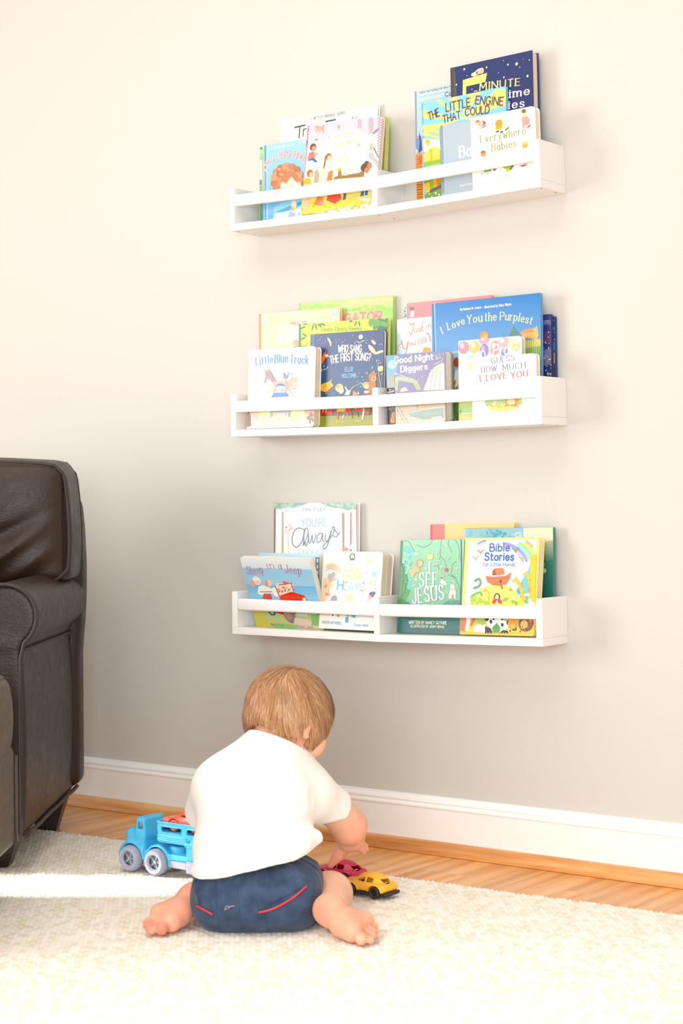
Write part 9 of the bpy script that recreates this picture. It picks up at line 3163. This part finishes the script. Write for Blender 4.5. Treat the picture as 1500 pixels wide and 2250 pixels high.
# ------------------------------------------------------------------ plastic toys
def plastic(name, c, rough=0.35):
    return new_mat(name, c, rough, spec=0.5)
M_BLACK = plastic('black_plastic', '262424', 0.5); M_BLUE = plastic('sky_blue_plastic', '3fb2de', 0.4); M_GREY = plastic('grey_plastic', '9d9fb0', 0.5)
def car_body(P):
    P = P / A3((1.13, 1, 1))
    x, y, z = P[..., 0], P[..., 1], P[..., 2]
    d = rbox(P, (-0.0045, 0, 0.0195), (0.0490, 0.0245, 0.0085), 0.0075)
    # bonnet slopes down to the nose, tail rounds off
    d = smax(d, plane(P, (-0.016, 0, 0.0300), (-0.17, 0, 1)), 0.003)
    d = smin(d, ell(P, (0.0075, 0, 0.0235), (0.0345, 0.0225, 0.0205)), 0.006)
    for wx in (-0.024, 0.0245):
        d = smin(d, smax(cyl(P, (wx, 0, 0.0115), 1, 0.0150, 0.0262, 0.003), 0.0105 - z, 0.001), 0.003)
    cav = ell(P, (0.0075, 0, 0.0215), (0.0315, 0.0195, 0.0195))
    d = smax(d, -smax(cav, 0.018 - z, 0.001), 0.001)
    shell = ell(P, (0.0075, 0, 0.0235), (0.0255, 0.04, 0.0146))
    side = smax(shell, 0.0285 - z, 0.0015)
    w1 = smax(side, np.abs(x + 0.0060) - 0.0085, 0.0015); w2 = smax(side, np.abs(x - 0.0120) - 0.0065, 0.0015)
    d = smax(d, -w1, 0.0008); d = smax(d, -w2, 0.0008)
    end = smax(np.abs(z - 0.0310) - 0.0042, np.abs(y) - 0.0115, 0.002)
    d = smax(d, -smax(end, 0.0220 - x, 0.001), 0.0008)
    d = smax(d, -smax(end, x + 0.0100 + 0.0, 0.001) if False else -smax(end, x + 0.0165, 0.001), 0.0008)
    for wx in (-0.024, 0.0245):
        d = smax(d, -cyl(P, (wx, 0, 0.0115), 1, 0.0128, 0.05, 0.0), 0.0008)
    return smax(d, 0.0118 - z, 0.001)
_cv = None
def toy_wheel(r, hw, mats, parent, loc, flip=1, spokes=0):
    w = MB()
    pr = [(r * 0.50, -hw * 0.70), (r * 0.62, -hw), (r * 0.86, -hw), (r, -hw * 0.62), (r, hw * 0.62), (r * 0.86, hw), (r * 0.3, hw), (0.0, hw)]
    w.lathe([(q, a * flip) for q, a in pr], 28, 'y')
    o = w.build('wheel', mats[0], parent, True); o.location = loc; auto_smooth(o, 40)
    h = MB()
    h.lathe([(0.0, -hw * 0.62 * flip), (r * 0.14, -hw * 0.60 * flip), (r * 0.17, -hw * 0.40 * flip), (r * 0.17, -hw * 0.1 * flip)], 14, 'y')
    h.lathe([(0.0, -hw * 0.05 * flip), (r * 0.55, -hw * 0.05 * flip)], 20, 'y')
    for k in range(spokes):
        a = 2 * math.pi * k / spokes
        ca, sa = math.cos(a), math.sin(a)
        pts = [(r * 0.12, -0.06 * r), (r * 0.56, -0.10 * r), (r * 0.56, 0.10 * r), (r * 0.12, 0.06 * r)]
        v = [(p * ca - q * sa, y, p * sa + q * ca) for y in (-hw * 0.42 * flip, -hw * 0.05 * flip) for p, q in pts]
        h.add(v, [(0, 1, 2, 3), (0, 4, 5, 1), (1, 5, 6, 2), (2, 6, 7, 3), (3, 7, 4, 0)])
    hb = h.build('hub', mats[1], o, False); auto_smooth(hb, 30)
    return o
def toy_car(label, mat, chassis, loc, rz=0.0):
    global _cv
    if _cv is None:
        V, Q = nets(car_body, (-0.064, -0.029, 0.008), (0.054, 0.029, 0.048), 0.00072)
        _cv = (relax(V, Q, 1), Q)
    c = thing('toy_car', label, 'toy car', mat=Matrix.Translation(loc) @ Matrix.Rotation(rz, 4, 'Z'), group='small plastic toy cars')
    mesh('car_body', _cv[0], _cv[1], mat, c, True)
    b = MB(); b.box(-0.0600, -0.0225, 0.0048, 0.0510, 0.0225, 0.0122, 0.002); o = b.build('chassis', chassis, c)
    bm = MB(); bm.box(-0.0635, -0.0205, 0.0070, -0.0595, 0.0205, 0.0112, 0.001); bm.build('bumper', chassis, c)
    bm = MB(); bm.box(0.0495, -0.0225, 0.0065, 0.0530, 0.0225, 0.0128, 0.001); bm.build('bumper', chassis, c)
    for wx in (-0.024, 0.0245):
        for s in (-1, 1):
            toy_wheel(0.0112, 0.0042, (chassis, chassis), c, (wx * 1.13, s * 0.0222, 0.0112), 1 if s < 0 else -1, 5)
    return c
M_YEL = plastic('yellow_plastic', 'f6b52e', 0.4); M_RED = plastic('crimson_plastic', 'c2103c', 0.3); M_COR = plastic('coral_plastic', 'f0644e', 0.4)
toy_car('yellow plastic toy car with black wheels, nearest the camera on the rug', M_YEL, M_BLACK, (0.6210, -0.4540, 0.0128), R(-2))
toy_car('crimson red toy car standing on the rug beside the yellow one', M_RED, M_BLACK, (0.5080, -0.3920, 0.0128), R(-1))
toy_car('coral toy car carried on the top deck of the blue truck', M_COR, M_COR, (0.2420, -0.5195, 0.1025), 0)

TX, TY = 0.0, -0.5205
truck = thing('toy_truck', 'sky-blue plastic toy car-carrier truck with grey wheels', 'toy truck', loc=(0.0, TY, 0.0128))
HW = 0.031
def cab(P):
    x, y, z = P[..., 0], P[..., 1], P[..., 2]
    d = rbox(P, (0.1165, 0, 0.062), (0.0260, HW, 0.0250), 0.009)
    up = rbox(P, (0.1315, 0, 0.088), (0.0125, HW - 0.001, 0.0215), 0.006)
    d = smin(d, up, 0.008)
    d = smax(d, plane(P, (0.096, 0, 0.084), (-0.75, 0, 0.55)), 0.008)
    for k in range(7):
        d = smin(d, ell(P, (0.137, -0.027 + 0.009 * k, 0.1085), (0.003, 0.0028, 0.0032)), 0.0015)
    d = smax(d, -rbox(P, (0.1320, 0, 0.0925), (0.0062, 0.05, 0.0065), 0.002), 0.001)
    d = smax(d, -rbox(P, (0.112, 0, 0.0935), (0.016, 0.024, 0.0075), 0.002), 0.001)
    d = smin(d, smax(cyl(P, (0.1090, 0, 0.0260), 1, 0.0350, HW + 0.002, 0.004), 0.020 - z, 0.002), 0.004)
    d = smax(d, -cyl(P, (0.1090, 0, 0.0260), 1, 0.0290, 0.2), 0.001)
    return smax(d, 0.026 - z, 0.001)
sdf_obj('cab', cab, (0.070, -0.040, 0.015), (0.150, 0.040, 0.118), 0.0011, M_BLUE, truck, 1)
def tractor(P):
    z = P[..., 2]
    d = rbox(P, (0.199, 0, 0.0385), (0.058, HW - 0.002, 0.0060), 0.003)
    d = smin(d, smax(cyl(P, (0.1765, 0, 0.0260), 1, 0.0345, HW + 0.001, 0.004), 0.020 - z, 0.002), 0.005)
    d = smin(d, cyl(P, (0.212, 0, 0.048), 2, 0.018, 0.010, 0.003), 0.006)
    for k in range(4):
        d = smin(d, rbox(P, (0.146, 0, 0.0330 + 0.004 * k), (0.0055, HW - 0.001, 0.0015), 0.001), 0.001)
    d = smax(d, -cyl(P, (0.1765, 0, 0.0260), 1, 0.0290, 0.2), 0.001)
    d = smax(d, -cyl(P, (0.1090, 0, 0.0260), 1, 0.0290, 0.2), 0.001)
    return d
sdf_obj('fender', tractor, (0.132, -0.040, 0.015), (0.265, 0.040, 0.070), 0.0011, M_BLUE, truck, 1)
ch = MB(); ch.box(0.1395, -HW + 0.001, 0.0135, 0.1470, HW - 0.001, 0.0320, 0.001); ch.box(0.096, -0.014, 0.016, 0.26, 0.014, 0.0315, 0.001); ch.box(0.2055, -HW + 0.001, 0.0180, 0.2585, HW - 0.001, 0.0322, 0.0015)
ch.build('chassis', M_GREY, truck)
TW = 0.0335
def trailer(P):
    x, y, z = P[..., 0], P[..., 1], P[..., 2]
    def plan(r0, x0, x1, w):
        q = np.stack([np.abs(x - (x0 + x1) / 2) - ((x1 - x0) / 2 - r0), np.abs(y) - (w - r0)], -1)
        return np.linalg.norm(np.maximum(q, 0), axis=-1) + np.minimum(q.max(axis=-1), 0) - r0
    wob = 0.0014 * np.clip((z - 0.066) / 0.04, 0, 1)
    up = smax(plan(0.012, 0.1755, 0.470, TW) - wob, np.abs(z - 0.0870) - 0.0210, 0.002)
    lo = smax(plan(0.006, 0.2520, 0.470, TW - 0.0008), np.abs(z - 0.0525) - 0.0155, 0.002)
    d = smin(up, lo, 0.008)
    rim = smax(np.abs(plan(0.012, 0.1755, 0.470, TW) - 0.0006) - 0.0018, np.abs(z - 0.1068) - 0.0016, 0.001)
    d = smin(d, rim, 0.0015)
    for k in range(3):
        g = smax(np.abs(z - (0.0710 + 0.0040 * k)) - 0.0009, np.maximum(x - 0.252, plan(0.012, 0.1755, 0.470, TW) - 0.0022), 0.001)
        d = smin(d, g, 0.0012)
    d = smax(d, -smax(plan(0.010, 0.1785, 0.467, TW - 0.003), 0.0890 - z, 0.001), 0.001)          # open top deck
    d = smax(d, -smax(plan(0.006, 0.2550, 0.480, TW - 0.0035), np.abs(z - 0.060) - 0.022, 0.001), 0.001)     # lower deck
    for x0, x1 in ((0.1925, 0.2440), (0.2585, 0.3100), (0.3245, 0.3760), (0.3905, 0.4420)):
        fr = smax(rbox(P, ((x0 + x1) / 2, 0, 0.0930), ((x1 - x0) / 2 + 0.0022, TW + 0.0026, 0.0070), 0.003), -(np.abs(y) - TW + 0.002), 0.001)
        d = smin(d, fr, 0.001)
        d = smax(d, -rbox(P, ((x0 + x1) / 2, 0, 0.0930), ((x1 - x0) / 2, 0.06, 0.0050), 0.002), 0.001)
    for x0, x1 in ((0.2730, 0.3130), (0.3300, 0.3700), (0.3900, 0.4300)):
        d = smax(d, -rbox(P, ((x0 + x1) / 2, 0, 0.0530), ((x1 - x0) / 2, 0.06, 0.0080), 0.002), 0.001)
    return d
sdf_obj('trailer', trailer, (0.168, -0.042, 0.032), (0.478, 0.042, 0.114), 0.0013, M_BLUE, truck, 1)
ch = MB(); ch.box(0.2530, -TW, 0.0120, 0.4700, TW, 0.0366, 0.002); ch.build('trailer_base', M_GREY, truck)
lt = MB()
for ch_, x0 in (('G', 0.2560), ('r', 0.2640)):
    w_, ss = strokes(ch_)
    for st_ in ss:
        lt.tube([(x0 + px * 0.00072, -TW - 0.0012, 0.0720 + pz * 0.00090) for px, pz in st_], 0.0006, 6)
lt.build('raised_letters', M_BLUE, truck, True)
for wx in (0.1090, 0.1765, 0.330, 0.395):
    for s in (-1, 1):
        toy_wheel(0.0262, 0.0125, (M_GREY, M_GREY), truck, (wx, s * 0.0300, 0.0262), 1 if s < 0 else -1, 5)
